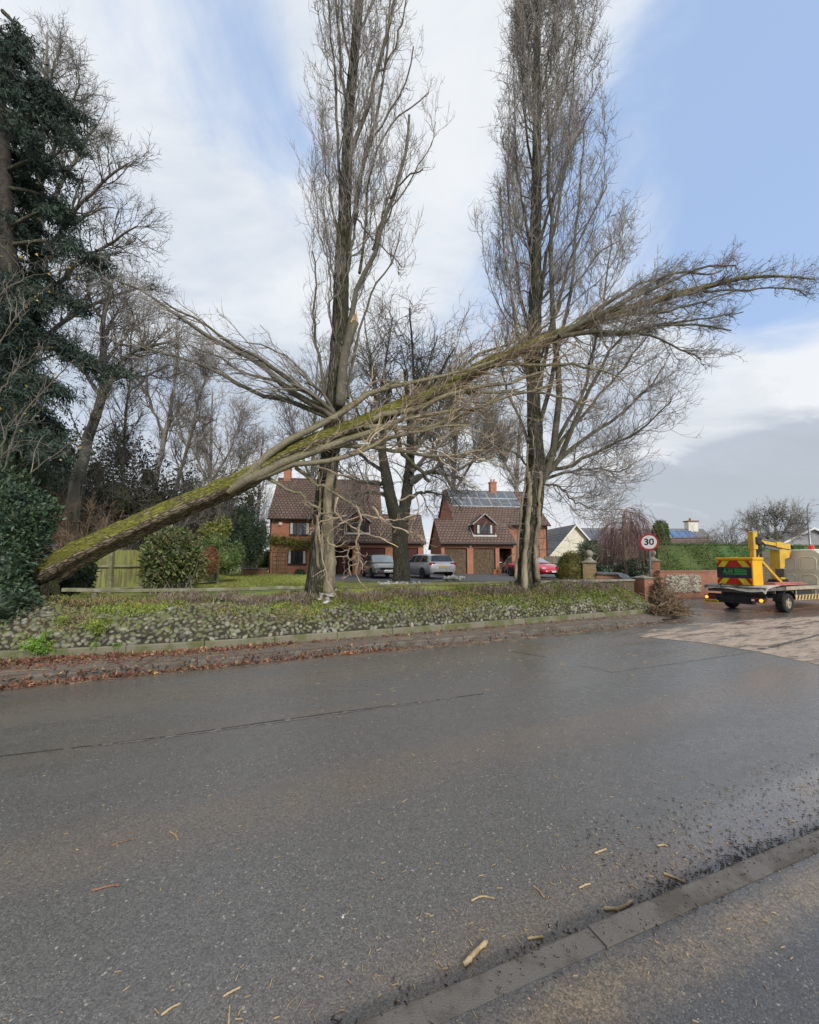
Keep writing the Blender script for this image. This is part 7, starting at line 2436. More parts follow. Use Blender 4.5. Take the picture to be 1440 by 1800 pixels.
def car(name, label, pos, heading, paint, L, W, Hc, body, green, tail, front_view, plate, group=None, wheel_r=0.32, plate_col=None, wb=0.60, grille=None):
    o = thing(name, label, 'car', pos, math.atan2(heading[1], heading[0]))
    hwid = W / 2

    def ring(s):
        x, zb, zs, k, cr = s
        h = hwid * k
        half = [(h * .80, zb), (h * .95, zb + .07), (h, zb + (zs - zb) * .35), (h * .995, zb + (zs - zb) * .62), (h * .96, zb + (zs - zb) * .90), (h * .90, zs), (h * .55, zs + cr)]
        return [(x, -y, z) for y, z in half] + [(x, y, z) for y, z in half[::-1]]
    bx = [b[0] for b in body]
    dense = []
    for xi in np.linspace(bx[0], bx[-1], 26):
        dense.append((xi,) + tuple(np.interp(xi, bx, [b[k] for b in body]) for k in (1, 2, 3, 4)))
    for b in body[:2] + body[-2:]:
        if min(abs(b[0] - d[0]) for d in dense) > 1e-4:
            dense.append(b)
    dense.sort()
    V, Fl = loft(dense, ring)
    Geo().add(V, Fl).build('body', paint, o, smooth=True, local=True)

    def gring(s):
        x, zb, zt, kb, kt = s
        hb, ht = hwid * kb, hwid * kt
        half = [(hb, zb), (hb * .7 + ht * .3, zb + (zt - zb) * .4), (ht * 1.02, zt - (zt - zb) * .14), (ht * .92, zt - (zt - zb) * .03), (ht * .5, zt)]
        return [(x, -y, z) for y, z in half] + [(x, y, z) for y, z in half[::-1]]
    V, Fl = loft(green, gring)
    cab = Geo().add(V, Fl).build('cabin', paint, o, smooth=False, local=True)
    # glass: front, rear and side windows laid just proud of the cabin
    def side_pt(x, f, sd, off=.006):
        gx = [s[0] for s in green]
        zb, zt, kb, kt = (np.interp(x, gx, [s[k] for s in green]) for k in (1, 2, 3, 4))
        hb, ht = hwid * kb, hwid * kt
        y = np.interp(f, [0, .4, .86], [hb, hb * .7 + ht * .3, ht * 1.02])
        return (x, sd * (y + off), zb + (zt - zb) * f)
    for sd in (-1, 1):
        for xa, xb in front_view['side']:
            g = Geo()
            n = 6
            lo_ = [side_pt(x, .06, sd) for x in np.linspace(xa[0], xb[0], n)]
            mi = [side_pt(x, .4, sd) for x in np.linspace(xa[0] * .6 + xa[1] * .4, xb[0] * .6 + xb[1] * .4, n)]
            hi_ = [side_pt(x, .82, sd) for x in np.linspace(xa[1], xb[1], n)]
            V = lo_ + mi + hi_
            g.add(V, np.array([[r_ * n + i, r_ * n + i + 1, (r_ + 1) * n + i + 1, (r_ + 1) * n + i] for r_ in range(2) for i in range(n - 1)]))
            g.build('side_window', M_GLASS, cab, local=True)
    for nm, (x0, z0, x1, z1, w0, w1) in (('windscreen', front_view['ws']), ('rear_window', front_view['rw'])):
        dx, dz = x1 - x0, z1 - z0
        ln = math.hypot(dx, dz)
        sg = 1 if nm == 'windscreen' else -1
        nx, nz = sg * abs(dz) / ln, abs(dx) / ln
        e = .014
        V = []
        for f in (0, .5, 1):
            for u in np.linspace(-1, 1, 7):
                w = (w0 + (w1 - w0) * f) * hwid
                bul = .02 * (1 - u * u)
                V.append((x0 + dx * f + nx * (e + bul), u * w, z0 + dz * f + nz * (e + bul)))
        Geo().add(V, np.array([[r_ * 7 + i, r_ * 7 + i + 1, (r_ + 1) * 7 + i + 1, (r_ + 1) * 7 + i] for r_ in range(2) for i in range(6)])).build(nm, M_GLASS if nm == 'rear_window' else mat('windscreen_sky_tint', (0.30, 0.36, 0.40), (0.24, 0.29, 0.32), scale=1, rough=0.05, spec=0.9), cab, local=True)  # windscreen's pale base colour stands in for reflected sky
    xf, xr = L * wb / 2 + .03, -L * wb / 2
    for x in (xf, xr):
        for sd in (-1, 1):
            g = Geo().lathe([(wheel_r * 1.16, -.004), (wheel_r * 1.16, .004)], (x, sd * hwid * .997, wheel_r), 24, axis=1)
            g.build('wheel_arch', M_BLACK, o, local=True)
            wheel(o, x, sd * (hwid - .085), wheel_r, wheel_r, .20, wheel_r * .68, sd)
    for nm, x, y0, y1, z0, z1, mt in tail:
        for sd in (-1, 1):
            a, b = sorted((sd * y0, sd * y1))
            Geo().box(x - .03, x + .03, a, b, z0, z1, .02).build(nm, mt, o, local=True)
    for sd in (-1, 1):
        Geo().box(.55 if L < 4.6 else .7, .70 if L < 4.6 else .85, *sorted((sd * (hwid + .02), sd * (hwid + .20))), .93 * Hc / 1.47, 1.06 * Hc / 1.47, .03).build('mirror', paint, o, local=True)
    px_, pz, fw = plate
    col = plate_col or M_SIGNWHITE
    Geo().box(px_ - .012, px_ + .012, -.26, .26, pz - .055, pz + .055).build('number_plate', col, o, local=True)
    if grille:
        x, z0, z1, w = grille
        Geo().prism([(-w, z1), (w, z1), (w * .86, z0), (-w * .86, z0)], x - .02, x + .02, axis=0).build('grille', M_BLACK, o, local=True)
    return o


M_CARGREY = mat('bronze_grey_paint', (0.27, 0.255, 0.235), (0.23, 0.22, 0.20), scale=3, rough=0.25, metal=0.5, coat=0.8)
M_CARSILVER = mat('silver_paint', (0.62, 0.61, 0.62), (0.56, 0.55, 0.56), scale=3, rough=0.3, metal=0.5, coat=0.8)
M_CARRED = mat('red_car_paint', (0.62, 0.015, 0.035), (0.50, 0.012, 0.028), scale=3, rough=0.25, coat=1.0)
M_HEADL = mat('headlight_glass', (0.75, 0.76, 0.76), (0.6, 0.6, 0.6), scale=12, rough=0.1, spec=0.8)
M_TAILL = mat('tail_light_red', (0.42, 0.02, 0.025), (0.30, 0.015, 0.02), scale=12, rough=0.2)
M_PLATEY = mat('yellow_plate', (0.72, 0.50, 0.08), (0.62, 0.43, 0.06), scale=9, rough=0.45)
M_GRILLE = mat('blue_grille', (0.03, 0.035, 0.08), (0.02, 0.02, 0.04), scale=30, rough=0.3)

DZ = LZ + 0.03


def at_car(px, Y):
    return np.array([Q(px, 1000, Y)[0], Y, DZ])


hatch_body = [(-2.15, .42, .78, .80, .0), (-2.08, .30, .92, .92, .02), (-1.6, .22, .95, .98, .03), (-.8, .20, .94, 1.0, .03), (.4, .20, .92, 1.0, .03), (1.0, .20, .90, .99, .05), (1.55, .22, .82, .97, .05), (1.95, .24, .70, .90, .04), (2.12, .30, .58, .80, .02), (2.18, .36, .48, .70, .0)]
hatch_green = [(-2.0, .90, .96, .86, .72), (-1.55, .93, 1.36, .90, .70), (-.9, .93, 1.46, .92, .70), (0, .92, 1.47, .92, .69), (.35, .92, 1.42, .92, .69), (1.15, .90, .97, .90, .80)]
hatch_side = [((-1.35, -1.15), (-.55, -.6)), ((-.47, -.52), (.85, .42))]
car('parked_car', 'dark bronze grey hatchback facing the road in front of the maroon garage door', at_car(668, 26.0), (.30, -.954), M_CARGREY, 4.36, 1.82, 1.47, hatch_body, hatch_green,
    [('headlight', 2.02, .48, .80, .62, .72, M_HEADL), ('fog_light', 2.10, .55, .74, .34, .48, M_HEADL)],
    dict(side=hatch_side, ws=(1.12, .96, .42, 1.40, .80, .66), rw=(-1.98, .97, -1.58, 1.34, .70, .62)), (2.20, .42, 1), grille=(2.14, .46, .64, .48))
est_body = [(-2.38, .42, .80, .82, .0), (-2.32, .30, .98, .93, .02), (-1.8, .22, .99, .98, .03), (-.8, .20, .97, 1.0, .03), (.5, .20, .94, 1.0, .03), (1.1, .20, .91, .99, .05), (1.7, .22, .83, .97, .05), (2.15, .24, .70, .90, .04), (2.32, .30, .58, .80, .02), (2.40, .36, .48, .70, .0)]
est_green = [(-2.28, .95, 1.0, .88, .74), (-2.02, .97, 1.38, .90, .72), (-1.5, .96, 1.46, .92, .72), (-.2, .94, 1.50, .92, .70), (.4, .93, 1.45, .92, .69), (1.25, .91, .98, .90, .80)]
car('parked_car', 'silver estate car seen from behind beside the twin-stemmed tree', at_car(748, 25.4), (-.40, .917), M_CARSILVER, 4.8, 1.86, 1.5, est_body, est_green,
    [('tail_light', -2.33, .50, .88, .80, .95, M_TAILL)],
    dict(side=[((-1.95, -1.8), (-1.15, -1.15)), ((-1.08, -1.08), (-.25, -.25)), ((-.17, -.17), (.95, .5))], ws=(1.22, .97, .48, 1.43, .80, .66), rw=(-2.27, 1.03, -2.06, 1.36, .76, .66)), (-2.39, .70, -1), plate_col=M_PLATEY)
cp_body = [(-2.15, .42, .74, .80, .0), (-2.05, .28, .86, .92, .03), (-1.5, .20, .90, 1.0, .04), (-.6, .18, .84, .99, .04), (.4, .18, .84, .98, .05), (1.2, .20, .80, .99, .07), (1.75, .22, .70, .95, .06), (2.08, .25, .56, .86, .03), (2.22, .32, .46, .74, .0)]
cp_green = [(-1.7, .84, .90, .78, .62), (-1.0, .86, 1.18, .84, .60), (-.5, .85, 1.29, .85, .60), (-.05, .84, 1.28, .85, .60), (.75, .83, .90, .84, .74)]
car('parked_car', 'bright red low sports coupe parked half behind the right poplar', at_car(939, 26.8), (.30, -.954), M_CARRED, 4.45, 1.9, 1.31, cp_body, cp_green,
    [('headlight', 2.0, .50, .82, .54, .64, M_HEADL)],
    dict(side=[((-1.1, -.95), (.55, .0))], ws=(.72, .92, -.02, 1.26, .74, .58), rw=(-1.6, .93, -1.02, 1.16, .6, .56)), (2.21, .40, 1), grille=(2.20, .33, .48, .46), wheel_r=.34)

# ---------------------------------------------------------------- tree surgeon's truck with boom and basket
M_TYEL = mat('boom_yellow', (0.66, 0.42, 0.055), (0.55, 0.34, 0.05), scale=3, rough=0.5, dirt=(0.42, 0.28, 0.07))
M_BASKET = mat('basket_yellow', (0.82, 0.43, 0.018), (0.74, 0.37, 0.016), scale=2, rough=0.45)
M_VAN = mat('van_cream', (0.72, 0.68, 0.55), (0.62, 0.58, 0.46), scale=1.2, rough=0.4, dirt=(0.52, 0.47, 0.36), coat=0.3)
M_CANVAS = mat('grey_canvas', (0.44, 0.41, 0.36), (0.30, 0.28, 0.25), scale=2.5, rough=0.7, bump=0.3)
M_CHVR = mat('chevron_red', (0.55, 0.035, 0.025), None, scale=4, rough=0.4)
M_CHVY = mat('chevron_yellow', (0.80, 0.66, 0.04), None, scale=4, rough=0.4)
M_DKPANEL = mat('navy_panel', (0.035, 0.035, 0.05), (0.045, 0.045, 0.055), scale=4, rough=0.4)
M_LOGO = mat('green_lettering', (0.06, 0.42, 0.09), None, scale=4, rough=0.5)
M_AMBER = mat('lit_amber_lens', (0.95, 0.42, 0.05), (0.9, 0.36, 0.04), scale=20, rough=0.3, emit=0.9)
M_DECK = mat('dirty_deck', (0.10, 0.095, 0.09), (0.16, 0.14, 0.12), scale=5, rough=0.8)
M_GUARD = mat('faded_yellow_guard', (0.62, 0.46, 0.17), (0.5, 0.37, 0.15), scale=4, rough=0.6)
M_TAN = mat('dirty_aluminium', (0.42, 0.36, 0.27), (0.33, 0.28, 0.21), scale=4, rough=0.6)
M_CONE = mat('cone_red', (0.70, 0.06, 0.035), (0.60, 0.05, 0.03), scale=5, rough=0.5)
M_PINK = mat('faded_red_board', (0.48, 0.17, 0.14), (0.36, 0.13, 0.11), scale=4, rough=0.7)

rw_ = G(1386, 1077, 0)
hd = np.array([.93, .37])
hd = hd / np.linalg.norm(hd)
lf = np.array([-hd[1], hd[0]])
org = rw_[:2] + lf * 0.95
tk = thing('work_truck', 'cream tree surgery truck with yellow access boom and chevron-striped basket', 'truck', (org[0], org[1], 0.0), math.atan2(hd[1], hd[0]))
FRt = FRAME[tk.name]
T_ = dict(parent=tk, local=True)
hwT = 1.0
Geo().box(-1.35, 5.0, -.45, -.33, .48, .66).box(-1.35, 5.0, .33, .45, .48, .66).box(-1.30, -1.2, -.95, .95, .50, .62).build('chassis', M_BLACK, **T_)
g = Geo().box(-1.40, 1.95, -hwT, hwT, .80, .92, .012)
for i in range(6):
    g.box(-1.3 + i * .55, -1.24 + i * .55, -.95, .95, .70, .80)
g.build('deck', M_DECK, **T_)
Geo().box(-1.42, -1.36, -1.0, 1.0, .42, .56, .01).box(-1.40, -1.2, -.6, .6, .30, .44, .01).build('rear_bumper', M_BLACK, **T_)
# side rails and hazard-striped side guard on the right side
Geo().box(-.2, 1.95, -1.03, -1.002, .82, .95).box(-1.40, 1.95, 1.002, 1.03, .82, .95).box(.50, .55, -.98, -.95, .5, .8).box(1.8, 1.85, -.98, -.95, .5, .8).build('side_rail', M_TAN, **T_)
sg = Geo().box(.42, 1.98, -1.0, -.975, .44, .62).build('side_guard', M_GUARD, **T_)
g = Geo()
for i in range(7):
    x = .50 + i * .21
    g.poly([(x, -1.003, .45), (x + .10, -1.003, .45), (x + .17, -1.003, .61), (x + .07, -1.003, .61)])
g.build('hazard_stripe', M_BLACK, sg, local=True)
Geo().box(.55, 1.6, -.96, -.70, .60, .80, .02).build('tool_box', M_BLACK, **T_)
# wheels: twin at the back
for x in (0.0, 3.35):
    for sd in (-1, 1):
        wheel(tk, x, sd * .86, .345, .345, .22 if x else .26, .215, sd, M_TAN)
        if x == 0:
            g = Geo()
            arc = [(x + .46 * math.cos(u), .36 + .46 * math.sin(u)) for u in np.linspace(.25, math.pi - .15, 12)]
            for (xa, za), (xb, zb) in zip(arc[:-1], arc[1:]):
                y0, y1 = sorted((sd * .72, sd * 1.0))
                g.add([(xa, y0, za), (xb, y0, zb), (xb, y1, zb), (xa, y1, za), (xa * .97, y0, za - .02), (xb * .97, y0, zb - .02), (xb * .97, y1, zb - .02), (xa * .97, y1, za - .02)], np.array([[0, 1, 2, 3], [7, 6, 5, 4], [3, 2, 6, 7], [0, 4, 5, 1]]))
            g.build('mudguard', M_BLACK, **T_)
# canvas sheet slung over the tail
g = Geo()
nx, ny = 14, 22
V = []
rg = np.random.default_rng(231)
for i in range(nx):
    for j in range(ny):
        u, v = i / (nx - 1), j / (ny - 1)
        y = -1.03 + 2.06 * v
        x = -1.46 + 1.25 * u
        z = .955 + .05 * math.sin(v * 9 + u * 3) * (u * .8) + .12 * u * (1 - u) - (.05 + .15 * abs(math.sin(v * math.pi)) * 0) * (1 if u < .08 else 0)
        if i == 0:
            z -= .10 + .05 * math.sin(v * 7)
        if j in (0, ny - 1):
            z -= .10 * (1 - u)
        V.append((x, y, z + rg.normal(0, .006)))
Fq = np.array([[i * ny + j, i * ny + j + 1, (i + 1) * ny + j + 1, (i + 1) * ny + j] for i in range(nx - 1) for j in range(ny - 1)])
g.add(V, Fq)
g.build('canvas_sheet', M_CANVAS, smooth=True, **T_)
# lights and plate
for y in (-.80, .80):
    Geo().box(-1.475, -1.42, y - .20, y + .20, .40, .55, .015).build('tail_light', mat('dark_red_lens', (0.20, 0.02, 0.02), None, scale=5, rough=.3), **T_)
    Geo().lathe([(.055, -1.50), (.06, -1.485), (.06, -1.476)], (0, y - .10 * (1 if y < 0 else -1), .475), 14, axis=0).build('indicator', M_AMBER, **T_)
Geo().box(-1.476, -1.473, -.70, -.60, .44, .51).build('reversing_light', M_HEADL, **T_)
pl = Geo().box(-1.49, -1.475, .48, 1.0, .26, .375).build('number_plate', M_PLATEY, **T_)
text_part('plate_letters', 'VE72 REW', .098, (-1.492, .74, .318), (0, -1, 0), (0, 0, 1), M_BLACK, pl, bold=.002, depth=.0008)
# basket: box with chevron boards on its back face
bx0, bx1, by0, by1, bz0, bz1 = -1.30, -.72, -.62, .60, .98, 2.0
bk = Geo().box(bx0, bx1, by0, by1, bz0, bz1 - .10, .02).box(bx0 - .03, bx1 + .03, by0 - .03, by1 + .03, bz1 - .10, bz1, .02).build('basket', M_BASKET, **T_)
Geo().box(bx0 - .012, bx0 - .002, by0 + .05, by1 - .02, bz0 + .25, bz1 - .36).build('black_panel', M_DKPANEL, bk, local=True)
for z0, z1 in ((bz0 + .02, bz0 + .248), (bz1 - .358, bz1 - .12)):
    Geo().box(bx0 - .012, bx0 - .002, by0 + .05, by1 - .02, z0, z1).build('chevron_board', M_CHVR, bk, local=True)
    c = (by0 + by1) / 2 + .015
    hh = z1 - z0
    half = (by1 - by0) / 2 - .04
    for sd in (-1, 1):
        for s0 in (.13, .50):
            w = .23
            pts = [(s0 + hh * .75, z0), (s0 + hh * .75 + w, z0), (s0 + w, z1), (s0, z1)]
            pts = [(min(p, half), z) for p, z in pts]
            V = [(bx0 - .0155, c + sd * p, z) for p, z in pts]
            if s0 > .4:
                V = [(bx0 - .0155, c + sd * min(p, half), z) for p, z in ((half, z0 + hh * .55), (half, z1), (s0 - .0, z1))]
            Geo().poly(V).build('yellow_stripe', M_CHVY, bk, local=True)
text_part('lettering', 'A.M', .20, (bx0 - .014, .20, 1.475), (0, -1, 0), (0, 0, 1), M_LOGO, bk, bold=.006, depth=.001)
g = Geo()
for z, h, y0, y1 in ((1.545, .022, -.02, -.40), (1.49, .045, -.02, -.42), (1.42, .03, -.02, -.42), (1.375, .022, .30, -.42), (1.60, .012, .32, -.30)):
    ya, yb2 = sorted((y0, y1))
    g.box(bx0 - .0165, bx0 - .013, ya, yb2, z - h / 2, z + h / 2)
g.build('lettering_bars', M_LOGO, bk, local=True)
Geo().tube(spline([(-1.36, .42, 1.02), (-1.44, .40, .90), (-1.40, .20, .86), (-1.38, -.1, .93), (-1.35, -.2, 1.0)], 14), .018, 8).build('black_hose', M_BLACK, **T_)
# boom: upright by the basket, elbow, lower boom back to the pedestal behind the cab
ux = -.55
g = Geo()
g.box(ux - .09, ux + .05, -.33, -.19, 1.55, 2.72, .01)
g.box(ux - .12, ux + .14, -.36, -.16, 2.30, 2.98, .02)
g.build('upper_boom', M_TYEL, **T_)
Geo().tube([(ux + .02, -.40, 2.0), (ux + .85, -.75, .94)], .05, 4).build('strut', M_TYEL, **T_)
Geo().tube([(ux + .22, -.26, 1.65), (ux + .16, -.26, 2.45)], .075, 8).build('cylinder_jacket', M_TYEL, **T_)
g = Geo()
a0, a1 = np.array((ux + .15, -.26, 2.62)), np.array((2.15, -.05, 2.45))
dd = a1 - a0


def beam(g, a, b, hy, hz):
    d = unit(np.array(b) - np.array(a))
    s = unit(np.cross(d, [0, 0, 1]))
    u = np.cross(s, d)
    V = [np.array(q) + s * y + u * z for q in (a, b) for y, z in ((-hy, -hz), (hy, -hz), (hy, hz), (-hy, hz))]
    g.add(V, np.array([[0, 1, 2, 3], [7, 6, 5, 4], [0, 4, 5, 1], [1, 5, 6, 2], [2, 6, 7, 3], [3, 7, 4, 0]]))


beam(g, a0, a0 + dd * .58, .07, .06)
beam(g, a0 + dd * .56, a1, .10, .11)
g.build('lower_boom', M_TYEL, **T_)
g = Geo()
beam(g, a0 + np.array((0, 0, -.14)), a1 + np.array((.1, 0, -.22)), .045, .045)
beam(g, a0 + np.array((.1, -.03, .10)), a0 + dd * .6 + np.array((0, -.03, .12)), .03, .03)
g.build('boom_link', mat('grey_steel', (0.20, 0.20, 0.20), (0.13, 0.13, 0.13), scale=5, rough=.5, metal=.4), **T_)
g = Geo()
rgn = np.random.default_rng(232)
for k in range(13):
    q = [(ux + .1 + rgn.uniform(-.15, .2), -.28 + rgn.uniform(-.12, .1), 2.75 + rgn.uniform(-.15, .1)), (ux + .28 + rgn.uniform(-.1, .25), -.32 + rgn.uniform(-.1, .1), 2.5 + rgn.uniform(-.2, .2)), (ux + .12 + rgn.uniform(-.1, .35), -.30, 2.15 + rgn.uniform(-.2, .2)), (ux + .3 + rgn.uniform(-.2, .25), -.28, 1.7 + rgn.uniform(-.25, .2))]
    Geo().tube(spline(q, 12), .03, 6).build('hydraulic_hose', M_BLACK, **T_)
for k in range(4):
    q = [(1.9, -.1 + .04 * k, 2.55), (2.3, -.12 + .04 * k, 2.50 + .03 * k), (2.42, -.1 + .04 * k, 2.30), (2.1, -.1 + .04 * k, 2.16)]
    Geo().tube(spline(q, 12), .02, 6).build('hydraulic_hose', M_BLACK, **T_)
Geo().box(ux - .02, ux + .30, -.42, -.12, 2.48, 2.78, .04).build('elbow_joint', M_BLACK, **T_)
g = Geo()
g.prism([(1.20, 1.15), (1.50, 1.15), (1.55, 1.95), (1.87, 2.0), (2.02, 2.28), (1.50, 2.34), (1.23, 2.30)], -.22, .10, axis=1)
g.build('pedestal', M_TYEL, **T_)
Geo().lathe([(.36, .93), (.36, 1.05), (.30, 1.06), (.30, 1.15)], (1.35, -.06, 0), 24).build('turntable', M_BLACK, **T_)
Geo().box(.78, .92, -.55, -.25, 1.25, 1.58, .02).box(.80, 1.3, -.56, -.535, 1.60, 1.63).build('control_box', mat('control_grey', (0.13, 0.125, 0.11), None, scale=4, rough=.6), **T_)
Geo().box(-.62, 1.5, -.92, -.40, .98, 1.03, .01).box(-.5, 1.35, -.85, -.52, 1.032, 1.075, .01).build('red_board', M_PINK, **T_)
# cab: panel-sided body, rear wall with pressed panels
cx0, cx1 = 2.15, 3.7
g = Geo()
sec = [(-1.04, .50), (-1.06, 1.25), (-1.04, 1.85), (-1.01, 2.16), (-.92, 2.24), (0, 2.27), (.92, 2.24), (1.01, 2.16), (1.04, 1.85), (1.06, 1.25), (1.04, .50)]
st_ = [(cx0, 1.0, 0), (cx0 + .03, 1.015, 0), (3.2, 1.015, .02), (3.7, 1.0, -.05)]
V = []
for x, k, dz in st_:
    V += [(x, y * k, z if z < 1.3 else z + dz) for y, z in sec]
# bonnet end
V += [(4.35, y * .98, min(z, 1.42)) for y, z in sec]
V += [(4.75, y * .95, min(z, 1.25)) for y, z in sec]
V += [(5.15, y * .88, min(z, 1.02)) for y, z in sec]
m = len(sec)
n = len(V) // m
Fq = np.array([[i * m + k, i * m + k + 1, (i + 1) * m + k + 1, (i + 1) * m + k] for i in range(n - 1) for k in range(m - 1)])
g.add(V, [Fq, np.array([list(range(m))[::-1], list(range((n - 1) * m, n * m))])])
cb = g.build('cab', M_VAN, **T_)
for y0, y1, z0, z1 in ((.40, .92, 1.45, 2.02), (-.28, .28, 1.45, 2.02), (-.92, -.40, 1.45, 2.02), (.40, .92, .88, 1.32), (-.28, .28, .88, 1.32), (-.92, -.40, .88, 1.32)):
    g = Geo()
    c = .09
    for ins, x in ((0, cx0 - .012), ):
        pts = [(y0 + c, z0), (y1 - c, z0), (y1, z0 + c), (y1, z1 - c), (y1 - c, z1), (y0 + c, z1), (y0, z1 - c), (y0, z0 + c)]
        for a, b in zip(pts, pts[1:] + pts[:1]):
            g.tube([(x, a[0], a[1]), (x, b[0], b[1])], .016, 5)
    g.prism([(y, z) for y, z in [(y0 + c + .05, z0 + .06), (y1 - c - .05, z0 + .06), (y1 - .06, z0 + c + .05), (y1 - .06, z1 - c - .05), (y1 - c - .05, z1 - .06), (y0 + c + .05, z1 - .06), (y0 + .06, z1 - c - .05), (y0 + .06, z0 + c + .05)]], cx0 - .016, cx0 - .003, axis=0)
    g.build('pressed_panel', M_VAN, cb, local=True)
for sd in (-1, 1):
    y = sd * 1.066
    Geo().poly([(3.0, y, 1.32), (3.95, y, 1.32), (3.62, y * .97, 1.98), (3.0, y * .97, 1.98)]).build('cab_window', M_GLASS, cb, local=True)
Geo().poly([(4.34, -.86, 1.45), (4.34, .86, 1.45), (3.76, .80, 2.12), (3.76, -.80, 2.12)]).build('windscreen', M_GLASS, cb, local=True)
Geo().box(2.35, 2.75, -.8, .55, 2.275, 2.33, .02).build('light_bar', M_WHITE, cb, local=True)
Geo().lathe([(.10, 2.335), (.10, 2.45), (.06, 2.50), (.01, 2.51)], (2.55, -.62, 0), 14).build('beacon', M_CONE, cb, local=True)
# traffic cone on the deck
c0 = np.array(FRt @ Vector((.95, .62, .925)))
o = thing('traffic_cone', 'red and white traffic cone standing on the truck bed', 'traffic cone', c0)
Geo().box(-.19, .19, -.19, .19, 0, .03, .008).lathe([(.15, .03), (.135, .16)], (0, 0, 0), 18).lathe([(.085, .46), (.03, .74), (.02, .75)], (0, 0, 0), 18).build('cone', M_CONE, o, local=True)
Geo().lathe([(.136, .161), (.086, .459)], (0, 0, 0), 18).build('reflective_band', M_SIGNWHITE, o, local=True)

# ---------------------------------------------------------------- sticks and chips on the carriageway
rng = np.random.default_rng(241)
M_STICK = mat('pale_stick', (0.50, 0.38, 0.22), (0.34, 0.25, 0.14), scale=14, rough=0.8, bump=0.4, dirt=(0.25, 0.18, 0.11))
M_STRIPPED = mat('stripped_bark', (0.30, 0.16, 0.10), (0.17, 0.095, 0.06), scale=14, rough=0.7, bump=0.4)


def stick(label, pxs, r_, material, z=0.0, flat=1.0, name='stick', cat='stick', knots=True):
    P = np.array([G(x, y, z + r_ * flat) for x, y in pxs])
    o = thing(name, label, cat, (P[0, 0], P[0, 1], z))
    n = 14
    q = spline(P, n)
    q[:, :2] += rng.normal(0, r_ * 0.12, (n, 2))
    rad = r_ * (1 + 0.12 * rng.normal(0, 1, n))
    rad[0] *= .85
    rad[-1] *= .7
    g = Geo().tube(q, rad, 9)
    if flat != 1.0:
        for i, v in enumerate(g.v):
            v = v.copy()
            v[:, 2] = z + 0.001 + (v[:, 2] - (z + r_ * flat) + r_) * flat
            g.v[i] = v
    g.build('wood', material, o, smooth=True)
    return o


stick('thick pale stick lying in the gutter near the bottom centre', [(816, 1696), (832, 1678), (857, 1654)], 0.0105, M_STICK)
stick('curved pale stick resting against the near kerb', [(1062, 1597), (1090, 1596), (1112, 1584)], 0.009, M_STICK)
stick('short pale stick left of the kerb joint', [(927, 1650), (940, 1648), (955, 1647)], 0.006, M_STICK)
stick('straight thin stick lying across the edge of the near kerb', [(1166, 1535), (1185, 1542), (1207, 1552)], 0.007, M_STICK)
stick('thin split stick on the asphalt right of centre', [(937, 1557), (948, 1566), (957, 1578)], 0.005, M_STICK)
stick('crooked flake of bark on the asphalt below centre', [(828, 1584), (845, 1576), (858, 1577), (870, 1580)], 0.006, M_STICK, flat=.5, name='bark_flake', cat='bark')
stick('small pale splinter right of the crooked bark flake', [(1018, 1561), (1028, 1556), (1038, 1553)], 0.005, M_STICK)
stick('pale splinter lying alone above the curved stick', [(1045, 1500), (1056, 1496), (1066, 1492)], 0.006, M_STICK)
stick('crossed twig by the muddy gutter on the right', [(1155, 1487), (1166, 1485), (1174, 1487)], 0.005, M_STICK)
stick('orange stripped bark piece on the asphalt at lower left', [(160, 1566), (180, 1560), (198, 1556), (211, 1555)], 0.009, M_STRIPPED, flat=.4, name='bark_flake', cat='bark')
stick('faded brown bark strip on the muddy band at the left', [(196, 1487), (212, 1480), (236, 1474)], 0.007, M_STRIPPED, flat=.35, name='bark_flake', cat='bark')
yst = stick('forked Y-shaped pale twig on the muddy band', [(298, 1462), (308, 1468), (313, 1477)], 0.005, M_STICK, name='forked_twig', cat='twig')
Geo().tube(np.array([G(308, 1468, .005), G(311, 1461, .006)]), .004, 6).build('side_twig', M_STICK, yst)
stick('long thin twig near the bottom edge left of centre', [(283, 1785), (300, 1772), (318, 1763)], 0.004, M_STICK)
stick('slender bent twig near the bottom edge', [(392, 1752), (405, 1744), (423, 1735)], 0.004, M_STICK)
stick('upright-lying twig cut by the bottom edge of the view', [(402, 1799), (403, 1780), (404, 1765)], 0.004, M_STICK)
o = thing('litter_scrap', 'scrap of white paper on the asphalt in the lower middle', 'litter', G(602, 1609, .002))
g = Geo()
for k in range(6):
    c = G(602 + rng.normal(0, 3), 1609 + rng.normal(0, 2.4), .006 + .003 * k)
    g.add(*leaf_quads(c[None], .022, rng, .8, dirs=np.array([0, 0, .2])))
g.build('paper', M_WHITE, o)

# countless small chips of wood, thicker along the gutters
g = Geo()


def chips(n, x0, x1, y0, y1, lmin, lmax, z=0.002, px_weight=None):
    u = rng.uniform(0, 1, (n, 2))
    px = x0 + (x1 - x0) * u[:, 0]
    py = y0 + (y1 - y0) * u[:, 1]
    yy = (H - z) * F / (py - HOR) if False else None
    C = np.array([G(a, b, z) for a, b in zip(px, py)])
    return C


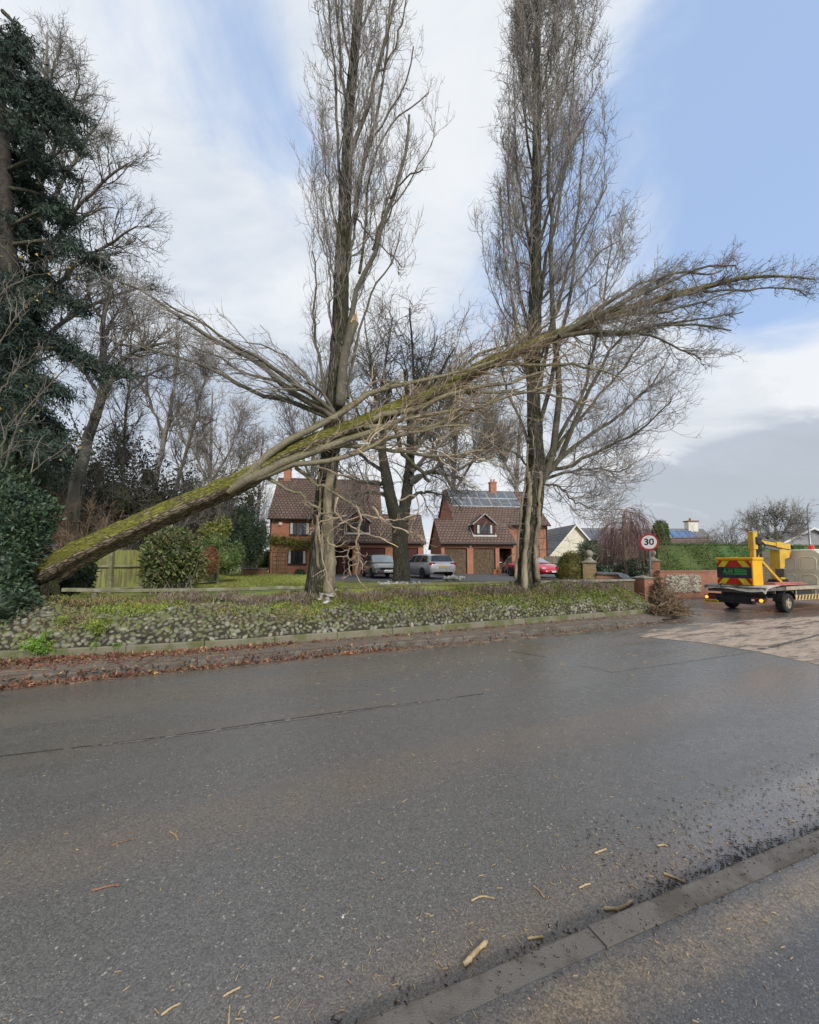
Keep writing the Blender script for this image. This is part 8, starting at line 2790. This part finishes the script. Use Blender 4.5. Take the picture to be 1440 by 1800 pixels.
def chip_add(g, C, lmin, lmax, w):
    n = len(C)
    a = rng.uniform(0, math.pi, n)
    L = rng.uniform(lmin, lmax, n)
    d = np.stack([np.cos(a), np.sin(a), rng.uniform(-.05, .12, n)], 1) * L[:, None]
    s = np.stack([-np.sin(a), np.cos(a), 0 * a], 1) * (w * rng.uniform(.5, 1.2, n))[:, None]
    V = np.stack([C - d / 2 - s / 2, C + d / 2 - s * .2, C + d / 2 + s * .3, C - d / 2 + s / 2, C - d / 2 - s / 2 + [0, 0, .004], C + d / 2 - s * .2 + [0, 0, .004], C + d / 2 + s * .3 + [0, 0, .004], C - d / 2 + s / 2 + [0, 0, .004]], 1).reshape(-1, 3)
    b = np.arange(n)[:, None] * 8
    Fq = np.concatenate([b + np.array([[4, 5, 6, 7]]), b + np.array([[0, 1, 5, 4]]), b + np.array([[1, 2, 6, 5]]), b + np.array([[2, 3, 7, 6]]), b + np.array([[3, 0, 4, 7]])])
    g.add(V, Fq)


# band beside the near kerb, in kerb coordinates
n = 620
u = rng.uniform(-3.5, 6.0, n)
w = np.abs(rng.normal(0, 0.35, n)) + 0.01
C = nk0 + NKd * u[:, None] + NKn * w[:, None]
C[:, 2] = 0.003
chip_add(g, C, .008, .034, .0035)
n = 420
C = nk0 + NKd * rng.uniform(-3, 6, n)[:, None] - NKn * (0.13 + np.abs(rng.normal(0, .30, n)))[:, None]
C[:, 2] = 0.099
chip_add(g, C, .006, .024, .003)
n = 420
C = np.stack([rng.uniform(-4, 9, n), np.zeros(n), np.full(n, .003)], 1)
C = RU * C[:, :1] + RN * rng.normal(3.2, 1.0, n)[:, None] + np.array([0, 0, .003])
chip_add(g, C, .006, .026, .0035)
n = 420
C = RU * rng.uniform(1, 14, n)[:, None] + RN * rng.normal(6.2, 1.3, n)[:, None] + np.array([0, 0, .003])
chip_add(g, C, .015, .08, .007)
tag(g.build('wood_chips', M_STICK), kind='stuff')
# dark wet debris along the near gutter on the right
g = Geo()
n = 5200
u = rng.uniform(0.6, 9.0, n)
C = nk0 + NKd * u[:, None] + NKn * (0.01 + np.abs(rng.normal(0.0, .085, n)) + (rng.uniform(0, 1, n) < .16) * rng.uniform(.15, .6, n))[:, None] + (0.05 * np.sin(u * 7.0) * np.sin(u * 2.3 + 1))[:, None] * NKn
C[:, 2] = .004
chip_add(g, C, .004, .022, .0045)
n = 420
u = rng.uniform(-2.5, 1.2, n)
C = nk0 + NKd * u[:, None] + NKn * (0.01 + np.abs(rng.normal(0, .05, n)))[:, None]
C[:, 2] = .004
chip_add(g, C, .006, .022, .006)
n = 520
C = nk0 + NKd * rng.uniform(-2.5, 7, n)[:, None] - NKn * rng.uniform(0.0, .15, n)[:, None]
C[:, 2] = .101
chip_add(g, C, .003, .016, .004)
tag(g.build('wet_debris', mat('wet_leaf_litter', (0.035, 0.024, 0.018), (0.06, 0.04, 0.028), scale=20, rough=.5, island=.4)), kind='stuff')
